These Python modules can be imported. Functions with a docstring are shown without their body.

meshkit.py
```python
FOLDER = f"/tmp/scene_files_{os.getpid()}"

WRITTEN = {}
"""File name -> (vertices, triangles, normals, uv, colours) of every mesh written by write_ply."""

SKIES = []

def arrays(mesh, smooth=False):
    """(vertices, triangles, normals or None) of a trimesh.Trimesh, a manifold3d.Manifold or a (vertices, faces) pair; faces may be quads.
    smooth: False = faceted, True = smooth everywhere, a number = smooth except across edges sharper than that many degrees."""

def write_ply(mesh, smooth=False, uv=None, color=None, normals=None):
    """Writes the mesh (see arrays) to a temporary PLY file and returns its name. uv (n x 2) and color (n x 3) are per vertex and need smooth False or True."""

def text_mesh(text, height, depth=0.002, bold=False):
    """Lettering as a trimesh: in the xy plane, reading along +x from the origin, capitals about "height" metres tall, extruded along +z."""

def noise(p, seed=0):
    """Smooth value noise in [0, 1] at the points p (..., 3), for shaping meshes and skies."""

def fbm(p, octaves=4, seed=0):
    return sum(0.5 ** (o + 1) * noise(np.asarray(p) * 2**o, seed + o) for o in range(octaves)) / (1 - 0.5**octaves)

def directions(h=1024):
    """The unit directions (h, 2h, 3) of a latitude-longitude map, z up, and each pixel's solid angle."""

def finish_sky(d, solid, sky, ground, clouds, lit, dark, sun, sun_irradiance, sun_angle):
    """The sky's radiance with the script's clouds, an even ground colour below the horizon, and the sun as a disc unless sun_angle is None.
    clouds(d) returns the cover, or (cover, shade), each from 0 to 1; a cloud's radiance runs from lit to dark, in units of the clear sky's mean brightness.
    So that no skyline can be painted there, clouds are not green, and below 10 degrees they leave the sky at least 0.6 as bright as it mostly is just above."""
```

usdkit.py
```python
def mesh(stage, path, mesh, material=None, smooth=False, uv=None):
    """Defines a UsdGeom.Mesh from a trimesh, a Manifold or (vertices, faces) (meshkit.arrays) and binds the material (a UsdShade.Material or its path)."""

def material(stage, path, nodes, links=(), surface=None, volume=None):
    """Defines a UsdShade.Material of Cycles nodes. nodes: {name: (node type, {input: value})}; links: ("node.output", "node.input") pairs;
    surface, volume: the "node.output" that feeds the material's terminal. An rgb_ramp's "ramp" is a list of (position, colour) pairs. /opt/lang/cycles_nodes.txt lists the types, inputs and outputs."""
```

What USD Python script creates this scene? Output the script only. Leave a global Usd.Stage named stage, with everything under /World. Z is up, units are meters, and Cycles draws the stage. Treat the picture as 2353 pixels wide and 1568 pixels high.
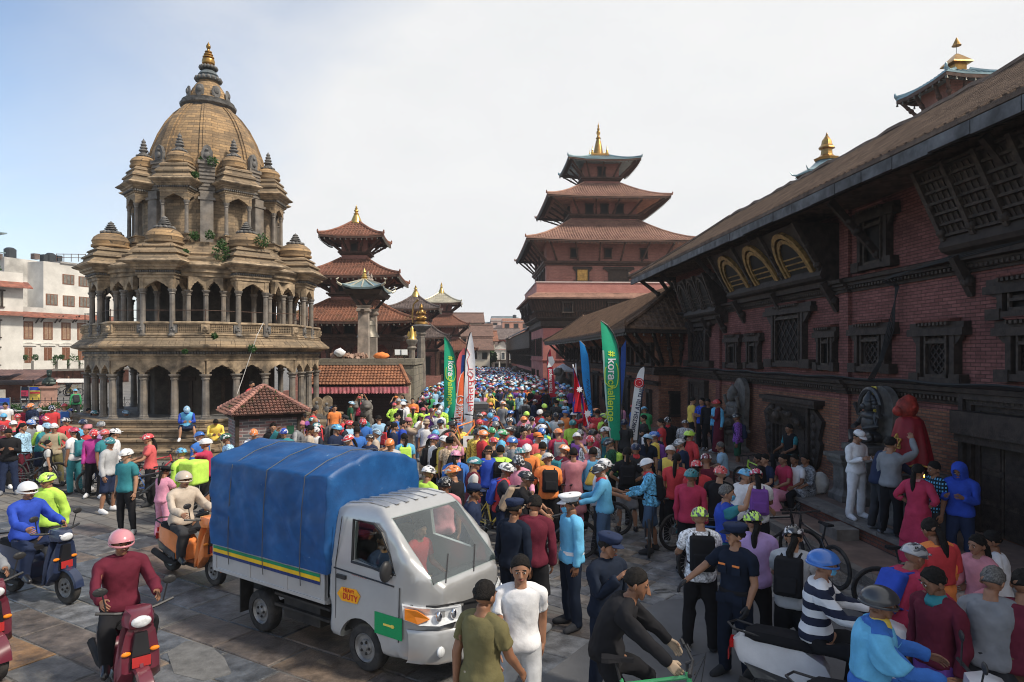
import math,random
import numpy as np,trimesh,manifold3d as m3
import usdkit,meshkit
from pxr import Usd,UsdGeom,UsdLux,UsdShade,Gf,Sdf,Vt
random.seed(7);RNG=np.random.default_rng(7)
stage=Usd.Stage.CreateInMemory()
UsdGeom.SetStageUpAxis(stage,UsdGeom.Tokens.z);UsdGeom.SetStageMetersPerUnit(stage,1.0)
stage.SetDefaultPrim(UsdGeom.Xform.Define(stage,'/World').GetPrim())
UsdGeom.Scope.Define(stage,'/World/Looks')
PI=math.pi
# ---------------------------------------------------------------- camera, sky, sun
EYE=3.65                                   # eye height; lens 24 mm on a 36 mm frame
cam=UsdGeom.Camera.Define(stage,'/World/camera')
cam.AddTranslateOp().Set(Gf.Vec3d(0,0,EYE));cam.AddRotateXOp().Set(90.0)
cam.CreateHorizontalApertureAttr(36.0);cam.CreateFocalLengthAttr(24.0)
cam.CreateVerticalApertureAttr(36.0*682/1024)
cam.CreateVerticalApertureOffsetAttr(36.0*31/2353.0)
cam.CreateClippingRangeAttr(Gf.Vec2f(0.05,5000.0))
cam.CreateExposureAttr(0.98)
SUN_AZ,SUN_EL=math.radians(114),math.radians(46)    # towards the sun: azimuth from +y to +x
SD=np.array([math.sin(SUN_AZ)*math.cos(SUN_EL),math.cos(SUN_AZ)*math.cos(SUN_EL),math.sin(SUN_EL)])
sun=UsdLux.DistantLight.Define(stage,'/World/sun')
sun.CreateIntensityAttr(0.55);sun.CreateNormalizeAttr(True);sun.CreateAngleAttr(6.0);sun.CreateColorAttr(Gf.Vec3f(1.0,0.91,0.78))
sun.AddRotateZOp().Set(-math.degrees(SUN_AZ));sun.AddRotateXOp().Set(90+math.degrees(SUN_EL)-180)
sky_m=usdkit.material(stage,'/World/Looks/sky_look',{
    'sky':('sky_texture',{'sky_type':'single_scattering','sun_disc':False,'sun_elevation':SUN_EL,'sun_rotation':SUN_AZ,'air_density':1.0,'aerosol_density':1.2}),
    'tc':('texture_coordinate',{}),'map':('mapping',{'scale':(1.0,1.0,2.6)}),
    'n':('noise_texture',{'scale':1.7,'detail':7,'roughness':0.55,'distortion':0.6}),
    'dot':('vector_math',{'math_type':'dot_product','vector2':(-0.85,0.0,0.42)}),
    'amt':('math',{'math_type':'multiply_add','value2':-2.8,'value3':1.34}),
    'cov':('math',{'math_type':'add'}),'cc':('clamp',{}),
    'ramp':('rgb_ramp',{'ramp':[(0.0,(0.0,0.0,0.0)),(0.55,(0.25,0.25,0.25)),(1.0,(1,1,1))]}),
    'n2':('noise_texture',{'scale':2.6,'detail':6,'roughness':0.6}),
    'cl':('rgb_ramp',{'ramp':[(0.25,(4.3,4.36,4.45)),(0.75,(4.8,4.8,4.8))]}),
    'bw':('rgb_to_bw',{}),'mix':('mix',{}),'bg':('background_shader',{'strength':0.1}),
},[('tc.generated','map.vector'),('map.vector','n.vector'),('tc.generated','dot.vector1'),('dot.value','amt.value1'),('n.fac','cov.value1'),
    ('amt.value','cov.value2'),('cov.value','cc.value'),('cc.result','mix.fac'),('map.vector','n2.vector'),('n2.fac','cl.fac'),
    ('sky.color','mix.color1'),('cl.color','mix.color2'),('mix.color','bg.color')],surface='bg.background')
dome=UsdLux.DomeLight.Define(stage,'/World/sky')
dome.GetPrim().SetCustomDataByKey('kind','structure');dome.GetPrim().SetCustomDataByKey('label','hazy white morning sky with blue at upper left')
UsdShade.MaterialBindingAPI.Apply(dome.GetPrim()).Bind(sky_m)
# ---------------------------------------------------------------- pixels of the photograph, seen 2353 wide, to places
FPX,CX,HY=1569.0,1176.5,815.0
def at(x,y,Y):return np.array([(x-CX)*Y/FPX,Y,EYE-(y-HY)*Y/FPX])
def gnd(x,y,z=0.0):
    Y=FPX*(EYE-z)/(y-HY);return np.array([(x-CX)*Y/FPX,Y,z])
# ---------------------------------------------------------------- materials
_mats={}
def M(name,color,rough=0.65,metal=0.0,var=0.12,scale=3.0,bump=0.0,bscale=18.0,spec=0.35,coat=0.0,dirt=None,hue=0.0,rnd=0.0,obj=True,sheen=0.0):
    """Principled material whose colour wanders by var with a noise; dirt: (colour, amount) second noise layer; rnd: random value per object."""
    if name in _mats:return _mats[name]
    n={'p':('principled_bsdf',{'base_color':color,'roughness':rough,'metallic':metal,'specular_ior_level':spec,'coat_weight':coat,'coat_roughness':0.08})}
    l=[]
    src='tc.object' if obj else 'geo.position'
    n['tc']=('texture_coordinate',{});n['geo']=('geometry',{})
    col=None
    if var>0:
        n['n']=('noise_texture',{'scale':scale,'detail':5,'roughness':0.6})
        a,b=[max(0,c*(1-var*1.6)) for c in color],[c*(1+var*1.6) for c in color]
        n['r']=('rgb_ramp',{'ramp':[(0.3,a),(0.7,b)]})
        l+=[(src,'n.vector'),('n.fac','r.fac')];col='r.color'
    if dirt:
        n['n3']=('noise_texture',{'scale':scale*0.37,'detail':8,'roughness':0.7,'distortion':0.3})
        n['r3']=('rgb_ramp',{'ramp':[(0.45,(0,0,0)),(0.68,(dirt[1],)*3)]})
        n['m3']=('mix',{'color1':color,'color2':dirt[0]})
        l+=[(src,'n3.vector'),('n3.fac','r3.fac'),('r3.color','m3.fac')]
        if col:l.append((col,'m3.color1'))
        col='m3.color'
    if rnd>0:
        n['oi']=('object_info',{});n['mr']=('map_range',{'to_min':1-rnd,'to_max':1+rnd});n['hs']=('hsv',{'color':color})
        l+=[('oi.random','mr.value'),('mr.result','hs.value')]
        if col:l.append((col,'hs.color'))
        col='hs.color'
    if col:l.append((col,'p.base_color'))
    if bump>0:
        n['bn']=('noise_texture',{'scale':bscale,'detail':4,'roughness':0.6});n['b']=('bump',{'strength':bump,'distance':0.02})
        l+=[(src,'bn.vector'),('bn.fac','b.height'),('b.normal','p.normal')]
    _mats[name]=usdkit.material(stage,'/World/Looks/'+name,n,l,surface='p.BSDF')
    return _mats[name]
def BRICK(name,c1,c2,mortar,bw=0.24,rh=0.075,ms=0.012,mode='wall',rough=0.85,bump=0.5,stain=(0.05,0.04,0.035),stain_amt=0.6,stain_scale=0.6,bias=0.0):
    """Courses of brick or stone. mode wall: run = x + y; mode round: run = angle about the object's own axis."""
    if name in _mats:return _mats[name]
    n={'tc':('texture_coordinate',{}),'s':('separate_xyz',{}),'u':('math',{'math_type':'add'}),'c':('combine_xyz',{}),
         'br':('brick_texture',{'color1':c1,'color2':c2,'mortar':mortar,'scale':1.0,'mortar_size':ms,'mortar_smooth':0.3,'brick_width':bw,'row_height':rh,'bias':bias}),
         'n':('noise_texture',{'scale':14.0,'detail':5,'roughness':0.65}),'mv':('mix',{'mix_type':'multiply','fac':0.6}),
         'nr':('rgb_ramp',{'ramp':[(0.25,(0.55,0.55,0.55)),(0.7,(1.3,1.3,1.3))]}),
         'n2':('noise_texture',{'scale':stain_scale,'detail':8,'roughness':0.72,'distortion':0.5}),
         'r2':('rgb_ramp',{'ramp':[(0.42,(0,0,0)),(0.72,(stain_amt,)*3)]}),'ms':('mix',{'color2':stain}),
         'b':('bump',{'strength':bump,'distance':0.012,'invert':True}),'p':('principled_bsdf',{'roughness':rough,'specular_ior_level':0.2})}
    l=[('tc.object','s.vector'),('u.value','c.x'),('s.z','c.y'),('c.vector','br.vector'),('tc.object','n.vector'),('n.fac','nr.fac'),('br.color','mv.color1'),('nr.color','mv.color2'),
         ('tc.object','n2.vector'),('n2.fac','r2.fac'),('r2.color','ms.fac'),('mv.color','ms.color1'),('ms.color','p.base_color'),('br.fac','b.height'),('b.normal','p.normal')]
    if mode=='wall':l+=[('s.x','u.value1'),('s.y','u.value2')]
    else:
        n['at']=('math',{'math_type':'arctan2'});n['u']=('math',{'math_type':'multiply','value2':float(mode)})
        l+=[('s.y','at.value1'),('s.x','at.value2'),('at.value','u.value1')]
    _mats[name]=usdkit.material(stage,'/World/Looks/'+name,n,l,surface='p.BSDF')
    return _mats[name]
def GLASSPANE(name,tint=(0.02,0.03,0.035),see=0.0):
    if name in _mats:return _mats[name]
    if see>0:
        n={'f':('fresnel',{'IOR':1.5}),'t':('transparent_bsdf',{'color':(see,)*3}),'g':('glossy_bsdf',{'color':(1,1,1),'roughness':0.02}),'m':('mix_closure',{})}
        _mats[name]=usdkit.material(stage,'/World/Looks/'+name,n,[('f.fac','m.fac'),('t.BSDF','m.closure1'),('g.BSDF','m.closure2')],surface='m.closure')
    else:
        _mats[name]=usdkit.material(stage,'/World/Looks/'+name,{'p':('principled_bsdf',{'base_color':tint,'roughness':0.08,'specular_ior_level':0.6})},[],surface='p.BSDF')
    return _mats[name]
# ---------------------------------------------------------------- mesh collecting
def rotz(a):
    c,s=math.cos(a),math.sin(a);return np.array([[c,-s,0],[s,c,0],[0,0,1.0]])
def unit(v):v=np.asarray(v,float);return v/max(np.linalg.norm(v),1e-9)
class MB:
    def __init__(self):self.v,self.f,self.n,self.R,self.t=[],[],0,np.eye(3),np.zeros(3)
    def at(self,t=(0,0,0),rz=0.0,R=None):self.R=rotz(rz) if R is None else R;self.t=np.asarray(t,float);return self
    def add(self,v,f):
        v=np.asarray(v,float) @ self.R.T+self.t;f=np.asarray(f,int)
        if f.shape[1]==4:f=np.vstack([f[:,[0,1,2]],f[:,[0,2,3]]])
        self.v.append(v);self.f.append(f+self.n);self.n+=len(v);return self
    def box(self,x0,x1,y0,y1,z0,z1):
        x0,x1=sorted((x0,x1));y0,y1=sorted((y0,y1));z0,z1=sorted((z0,z1))
        v=[(x,y,z) for z in (z0,z1) for y in (y0,y1) for x in (x0,x1)]
        return self.add(v,[(0,2,3,1),(4,5,7,6),(0,1,5,4),(2,6,7,3),(0,4,6,2),(1,3,7,5)])
    def cbox(self,c,s,rz=0.0,rx=0.0,ry=0.0):
        R=trimesh.transformations.euler_matrix(rx,ry,rz)[:3,:3]
        v=np.array([(x,y,z) for z in (-.5,.5) for y in (-.5,.5) for x in (-.5,.5)])*np.asarray(s) @ R.T+np.asarray(c)
        return self.add(v,[(0,2,3,1),(4,5,7,6),(0,1,5,4),(2,6,7,3),(0,4,6,2),(1,3,7,5)])
    def loft(self,rings,closed=True,caps=True):
        """rings: list of (n, 3) arrays of equal length."""
        rings=[np.asarray(r,float) for r in rings];n,m=len(rings[0]),len(rings);f=[]
        for i in range(m-1):
            for j in range(n if closed else n-1):
                k=(j+1) % n;f.append((i*n+j,i*n+k,(i+1)*n+k,(i+1)*n+j))
        v=np.vstack(rings);f=np.array(f);f=np.vstack([f[:,[0,1,2]],f[:,[0,2,3]]])
        if caps and closed:
            c0,c1=len(v),len(v)+1;v=np.vstack([v,rings[0].mean(0),rings[-1].mean(0)])
            f=np.vstack([f,[(c0,(j+1) % n,j) for j in range(n)],[(c1,(m-1)*n+j,(m-1)*n+(j+1) % n) for j in range(n)]])
        return self.add(v,f)
    def lathe(self,prof,n=16,c=(0,0,0),ph=0.0,sx=1.0,sy=1.0):
        a=ph+np.arange(n)*2*PI/n
        return self.loft([np.stack([c[0]+r*sx*np.cos(a),c[1]+r*sy*np.sin(a),np.full(n,c[2]+z)],1) for r,z in prof])
    def tube(self,pts,r,n=6,caps=True):
        pts=np.asarray(pts,float);r=np.broadcast_to(np.asarray(r,float),(len(pts),));rings=[]
        d=np.gradient(pts,axis=0) if len(pts)>2 else np.repeat((pts[1]-pts[0])[None],2,0)
        up=np.array([0,0,1.0]) if abs(unit(d[0])[2])<0.9 else np.array([1.0,0,0])
        for p,t,rr in zip(pts,d,r):
            t=unit(t);x=unit(np.cross(up,t));y=np.cross(t,x);up=y if abs(np.dot(up,t))>0.95 else up
            a=np.arange(n)*2*PI/n
            rings.append(p+rr*(np.cos(a)[:,None]*x+np.sin(a)[:,None]*y))
        return self.loft(rings,caps=caps)
    def bar(self,p,q,w,h,up=(0,0,1)):
        p,q=np.asarray(p,float),np.asarray(q,float);t=unit(q-p);up=np.asarray(up,float)
        if abs(np.dot(t,up))>0.97:up=np.array([1.0,0,0])
        x=unit(np.cross(up,t));y=np.cross(t,x)
        ring=lambda c:np.array([c+sx*x*w/2+sy*y*h/2 for sx,sy in ((-1,-1),(1,-1),(1,1),(-1,1))])
        return self.loft([ring(p),ring(q)])
    def prism(self,poly,z0,z1,top=None):
        """Convex or star-shaped polygon in xy from z0 to z1; top: other outline at z1."""
        a=np.asarray(poly,float);b=a if top is None else np.asarray(top,float)
        return self.loft([np.column_stack([a,np.full(len(a),z0)]),np.column_stack([b,np.full(len(b),z1)])])
    def plate(self,poly,axis_u,axis_v,o,thick):
        """A flat outline (any simple polygon or shapely shape) extruded along u x v by thick."""
        from shapely.geometry import Polygon
        g=poly if hasattr(poly,'geom_type') else Polygon(poly)
        for q in getattr(g,'geoms',[g]):
            if q.is_empty or q.area<1e-9:continue
            m=trimesh.creation.extrude_polygon(q,1.0,engine='earcut')
            u,w=np.asarray(axis_u,float),np.asarray(axis_v,float);nrm=unit(np.cross(u,w))*thick
            v=np.asarray(m.vertices);self.add(np.asarray(o)+v[:,:1]*u+v[:,1:2]*w+v[:,2:3]*nrm,m.faces)
        return self
    def ball(self,c,r,sub=2,s=(1,1,1)):
        m=_ico(sub);return self.add(m[0]*r*np.asarray(s)+np.asarray(c),m[1])
    def man(self,m):
        q=m.to_mesh();return self.add(q.vert_properties[:,:3],q.tri_verts)
    def tri(self):return np.vstack(self.v),np.vstack(self.f)
_icos={}
def _ico(s):
    if s not in _icos:m=trimesh.creation.icosphere(s,1.0);_icos[s]=(np.array(m.vertices),np.array(m.faces))
    return _icos[s]
# ---------------------------------------------------------------- prims
_used={}
def newpath(parent,name):
    d=_used.setdefault(parent,{});k=d.get(name,0);d[name]=k+1
    return f'{parent}/{name}'+(f'_{k:03d}' if k else '')
def meta(prim,label=None,cat=None,group=None,kind=None):
    for k,v in (('label',label),('category',cat),('group',group),('kind',kind)):
        if v:prim.SetCustomDataByKey(k,v)
    return prim
LABELS={}
def thing(name,label,cat,loc=(0,0,0),rz=0.0,group=None,kind=None,scale=None):
    x=UsdGeom.Xform.Define(stage,newpath('/World',name));x.AddTranslateOp().Set(Gf.Vec3d(*map(float,loc)))
    if rz:x.AddRotateZOp().Set(math.degrees(rz))
    if scale:x.AddScaleOp().Set(Gf.Vec3f(*([scale]*3 if np.ndim(scale)==0 else scale)))
    if label and not group:LABELS.setdefault(label,[]).append(name)
    return meta(x.GetPrim(),label,cat,group,kind)
def copy(src,loc,rz=0.0,label=None,group=None,cat=None,scale=None):
    """Another instance of a thing with all its parts."""
    was=src.GetCustomData();base=src.GetName().rstrip('0123456789').rstrip('_') if src.GetName()[-1].isdigit() else src.GetName()
    r=thing(base,label or was.get('label'),cat or was.get('category'),loc,rz,group or was.get('group'),scale=scale)
    r.GetReferences().AddInternalReference(src.GetPath());r.SetInstanceable(True);return r
def put(name,mb,mat,parent=None,smooth=None,label=None,cat=None,group=None,kind=None):
    """One mesh of the scene: a part of parent, or top-level. smooth: None faceted, True, or an angle."""
    par='/World' if parent is None else str(parent.GetPath())
    tri=mb.tri() if isinstance(mb,MB) else mb
    m=usdkit.mesh(stage,newpath(par,name),tri,mat,smooth=smooth or False)
    return meta(m.GetPrim(),label,cat,group,kind)
def put_fast(name,v,f,mat,parent,nrm=None):
    m=UsdGeom.Mesh.Define(stage,newpath(str(parent.GetPath()),name))
    m.CreatePointsAttr(Vt.Vec3fArray.FromNumpy(np.ascontiguousarray(v,np.float32)))
    m.CreateFaceVertexCountsAttr(Vt.IntArray.FromNumpy(np.full(len(f),3,np.int32)));m.CreateFaceVertexIndicesAttr(Vt.IntArray.FromNumpy(np.ascontiguousarray(f,np.int32).ravel()))
    m.CreateSubdivisionSchemeAttr('none')
    if nrm is not None:m.CreateNormalsAttr(Vt.Vec3fArray.FromNumpy(np.ascontiguousarray(nrm,np.float32)));m.SetNormalsInterpolation('vertex')
    UsdShade.MaterialBindingAPI.Apply(m.GetPrim()).Bind(mat);return m.GetPrim()
def bez(a,b,c,n=8):
    t=np.linspace(0,1,n)[:,None];a,b,c=map(np.asarray,(a,b,c));return (1-t)**2*a+2*t*(1-t)*b+t*t*c
# ================================================================ people
import scipy.sparse as sp
def sphere_m(c,r,n):return m3.Manifold.sphere(r,n).translate(tuple(map(float,c)))
def hullsp(items,n):return m3.Manifold.batch_hull([sphere_m(c,r,n) for c,r in items])
def solid(rings):
    mb=MB().loft(rings);v,f=mb.tri()
    return m3.Manifold(m3.Mesh(np.ascontiguousarray(v,np.float32),np.ascontiguousarray(f,np.uint32)))
def ring_e(c,a,b,n,R=None,pw=2.4):
    t=np.arange(n)*2*PI/n;ct,st=np.cos(t),np.sin(t)
    p=np.column_stack([np.sign(ct)*np.abs(ct)**(2/pw)*a,np.sign(st)*np.abs(st)**(2/pw)*b,np.zeros(n)])
    return np.asarray(c,float)+(p if R is None else p @ R.T)
def frame_to(d):
    z=unit(d);x=unit(np.cross([0,1,0],z));y=np.cross(z,x);return np.column_stack([x,y,z])
ARM=unit([math.sin(0.6),0,-math.cos(0.6)])
SH=np.array([0.172,0.005,1.405]);EL=SH+ARM*0.285;WR=EL+ARM*0.25;HN=WR+ARM*0.18
J={'pelvis':(0,0,0.93),'spine':(0,0.01,1.03),'chest':(0,0.015,1.2),'head':(0,0.012,1.48),
     'uaL':SH,'faL':EL,'haL':WR,'thL':(0.088,0,0.90),'shL':(0.094,-0.004,0.49),'ftL':(0.098,0.02,0.085)}
SEG={'pelvis':((0,0,0.86),(0,0,1.0),0.15),'spine':((0,0.01,1.03),(0,0.01,1.15),0.13),'chest':((0,0.01,1.2),(0,0.01,1.42),0.16),'head':((0,0,1.54),(0,0,1.7),0.09),
       'uaL':(SH+ARM*0.05,EL,0.05),'faL':(EL,WR,0.042),'haL':(WR,HN,0.04),'thL':((0.09,0,0.86),(0.094,0,0.49),0.085),'shL':((0.094,0,0.49),(0.098,0.02,0.09),0.052),'ftL':((0.098,0.03,0.05),(0.105,-0.2,0.03),0.045)}
PARENT={'pelvis':None,'spine':'pelvis','chest':'spine','head':'chest','uaL':'chest','faL':'uaL','haL':'faL','thL':'pelvis','shL':'thL','ftL':'shL'}
MIR=np.array([-1.0,1,1])
for k in [k for k in J if k.endswith('L')]:
    r=k[:-1]+'R';J[r]=np.asarray(J[k])*MIR;SEG[r]=(np.asarray(SEG[k][0])*MIR,np.asarray(SEG[k][1])*MIR,SEG[k][2])
    p=PARENT[k];PARENT[r]=p[:-1]+'R' if p.endswith('L') else p
BONES=list(PARENT);BI={b:i for i,b in enumerate(BONES)}
J={k:np.asarray(v,float) for k,v in J.items()}
def weights(v):
    W=np.zeros((len(v),len(BONES)))
    for b,i in BI.items():
        a,c,r=SEG[b];a,c=np.asarray(a,float),np.asarray(c,float);d=c-a
        t=np.clip(((v-a) @ d)/(d @ d),0,1);dist=np.linalg.norm(v-(a+t[:,None]*d),axis=1)
        W[:,i]=(r/np.maximum(dist,0.25*r))**7
    W[W<W.max(1,keepdims=True)*0.02]=0
    return W/W.sum(1,keepdims=True)
def normals(v,f):
    n=np.zeros_like(v);c=np.cross(v[f[:,1]]-v[f[:,0]],v[f[:,2]]-v[f[:,0]])
    for k in range(3):
        for a in range(3):n[:,a]+=np.bincount(f[:,k],c[:,a],len(v))
    return n/np.maximum(np.linalg.norm(n,axis=1,keepdims=True),1e-12)
def smooth(v,f,it=6,lam=0.5,mu=-0.52):
    n=len(v);i=np.concatenate([f[:,0],f[:,1],f[:,2],f[:,1],f[:,2],f[:,0]]);j=np.concatenate([f[:,1],f[:,2],f[:,0],f[:,0],f[:,1],f[:,2]])
    A=sp.csr_matrix((np.ones(len(i)),(i,j)),(n,n));A.data[:]=1;D=sp.diags(1/np.maximum(np.asarray(A.sum(1)).ravel(),1));L=D @ A
    for _ in range(it):
        v=v+lam*(L @ v-v);v=v+mu*(L @ v-v)
    return v
def arrays_of(man,edge=None,it=6):
    if edge:man=man.refine_to_length(edge)
    q=man.to_mesh();v,f=q.vert_properties[:,:3].astype(float),q.tri_verts.astype(int)
    m=trimesh.Trimesh(v,f,process=True);v,f=np.array(m.vertices),np.array(m.faces)
    return (smooth(v,f,it) if it else v),f
TORSO=[(0.83,.085,.085),(0.88,.155,.118),(0.95,.168,.128),(1.02,.152,.113),(1.10,.140,.105),(1.19,.150,.112),(1.29,.170,.122),(1.36,.182,.115),(1.415,.165,.095),(1.45,.095,.075),(1.49,.057,.06),(1.55,.054,.06)]
LEG=[(0.93,.092),(0.82,.092),(0.68,.077),(0.54,.060),(0.48,.056),(0.37,.058),(0.25,.045),(0.12,.036),(0.06,.038)]
ARMR=[(0.0,.046),(0.05,.053),(0.15,.048),(0.28,.041),(0.33,.042),(0.42,.035),(0.53,.027),(0.56,.026)]
LODS={0:dict(n=14,s=12,edge=0.034,it=5),1:dict(n=8,s=6,edge=0.10,it=2),2:dict(n=6,s=5,edge=None,it=0)}
def delt(sx,n,inf=0.0):return hullsp([((sx*.06,.012,1.432),.042+inf),((sx*.163,.006,1.398),.053+inf),((sx*.10,.012,1.34),.06+inf)],n)
def limb(path,n,inf=0.0):return solid([ring_e(c,r+inf,r+inf,n,R) for c,r,R in path])
def legpath(sx,lo=0.0,hi=9,inf=None):
    out=[]
    for z,r in LEG:
        t=(0.93-z)/0.87;c=(sx*(0.086+0.012*t),0.02*max(0,t-0.5)*2-0.004,z)
        if lo<=z<=hi:out.append((c,r+(inf(z) if inf else 0),np.diag([1,-1,-1.0])))
    return out
def armpath(sx,t1=9,inf=0.0,t0=-1,cuff=0.0):
    d=ARM*(sx,1,1);R=frame_to(d);o=SH*(sx,1,1);P=[(t,r) for t,r in ARMR if t0<=t<=t1]
    if P[-1][0]<t1<0.56:P.append((t1,np.interp(t1,[a for a,_ in ARMR],[b for _,b in ARMR])))
    return [(o+d*t,r+inf+cuff*(t==P[-1][0]),R) for t,r in P]
def hand(sx,n,fine):
    d=ARM*(sx,1,1);o=WR*(sx,1,1);fw=np.array([0,-1.0,0]);inn=unit(np.cross(d,fw))*(-sx if False else 1.0)
    inn=inn if inn[0]*sx<0 else -inn                       # towards the body: the palm
    P=lambda a,b,c:o+d*a+fw*b+inn*c
    palm=hullsp([(P(0.0,0,0),.022),(P(.035,.028,.002),.014),(P(.085,.032,.004),.0115),(P(.088,-.030,.004),.011),(P(.035,-.024,.002),.014)],n)
    parts=[palm]
    if fine:
        for b,ln,r in ((.031,.072,.0088),(.010,.080,.0092),(-.011,.074,.0088),(-.030,.058,.0078)):
            j0,j1,j2,j3=P(.082,b,.003),P(.085+ln*.42,b*1.08,.012),P(.085+ln*.72,b*1.06,.027),P(.085+ln*.90,b*1.02,.042)
            for a,c in ((j0,j1),(j1,j2),(j2,j3)):parts.append(hullsp([(a,r),(c,r*.93)],n))
        t0,t1,t2=P(.022,.026,.006),P(.058,.055,.020),P(.092,.058,.030)
        parts+=[hullsp([(t0,.014),(t1,.0105)],n),hullsp([(t1,.0105),(t2,.009)],n)]
    else:
        for b,ln,r in ((.030,.07,.010),(.009,.078,.0105),(-.012,.072,.010),(-.030,.056,.009)):parts.append(hullsp([(P(.08,b,.003),r),(P(.085+ln*.85,b,.028),r)],4))
        parts.append(hullsp([(P(.022,.026,.006),.014),(P(.085,.06,.028),.010)],4))
    return parts
def head_parts(n):
    return [hullsp([((0,.022,1.645),.087),((0,-.025,1.648),.076),((0,-.045,1.565),.045),((0,-.066,1.532),.026),((.034,-.045,1.585),.036),((-.034,-.045,1.585),.036)],n+4),
            hullsp([((0,-.098,1.632),.008),((0,-.122,1.590),.011),((.014,-.104,1.583),.010),((-.014,-.104,1.583),.010)],n),
            hullsp([((.046,-.082,1.640),.012),((.012,-.096,1.636),.009)],n),hullsp([((-.046,-.082,1.640),.012),((-.012,-.096,1.636),.009)],n)]+\
           [hullsp([((s*.083,.008,1.625),.016),((s*.086,.018,1.600),.014),((s*.080,.006,1.585),.009)],n) for s in (1,-1)]
def foot(sx,n,inf=0.0,sole=False):
    z=0.0
    return hullsp([((sx*.098,.035,.05+inf),.040+inf),((sx*.100,-.09,.045),.040+inf),((sx*.104,-.17,.036),.030+inf),((sx*.098,.02,.10),.036+inf)],n).trim_by_plane((0,0,1),0.003)
def torso(n,z0,z1,infl,hem=0.0):
    rings=[]
    for z,a,b in TORSO:
        if z0<=z<=z1:
            e=infl+(hem*max(0,(1.02-z)/0.2));rings.append(ring_e((0,0.012,z),a+e,b+e*1.1,n))
    return solid(rings)
TEMPLATES={}
MANYPIECE=('vents','eyes','pupils','tabs','pockets','sleeveband','gloves','shades','pack','bag','helmet','policecap','cap','beret','hat','hairlong')
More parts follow.
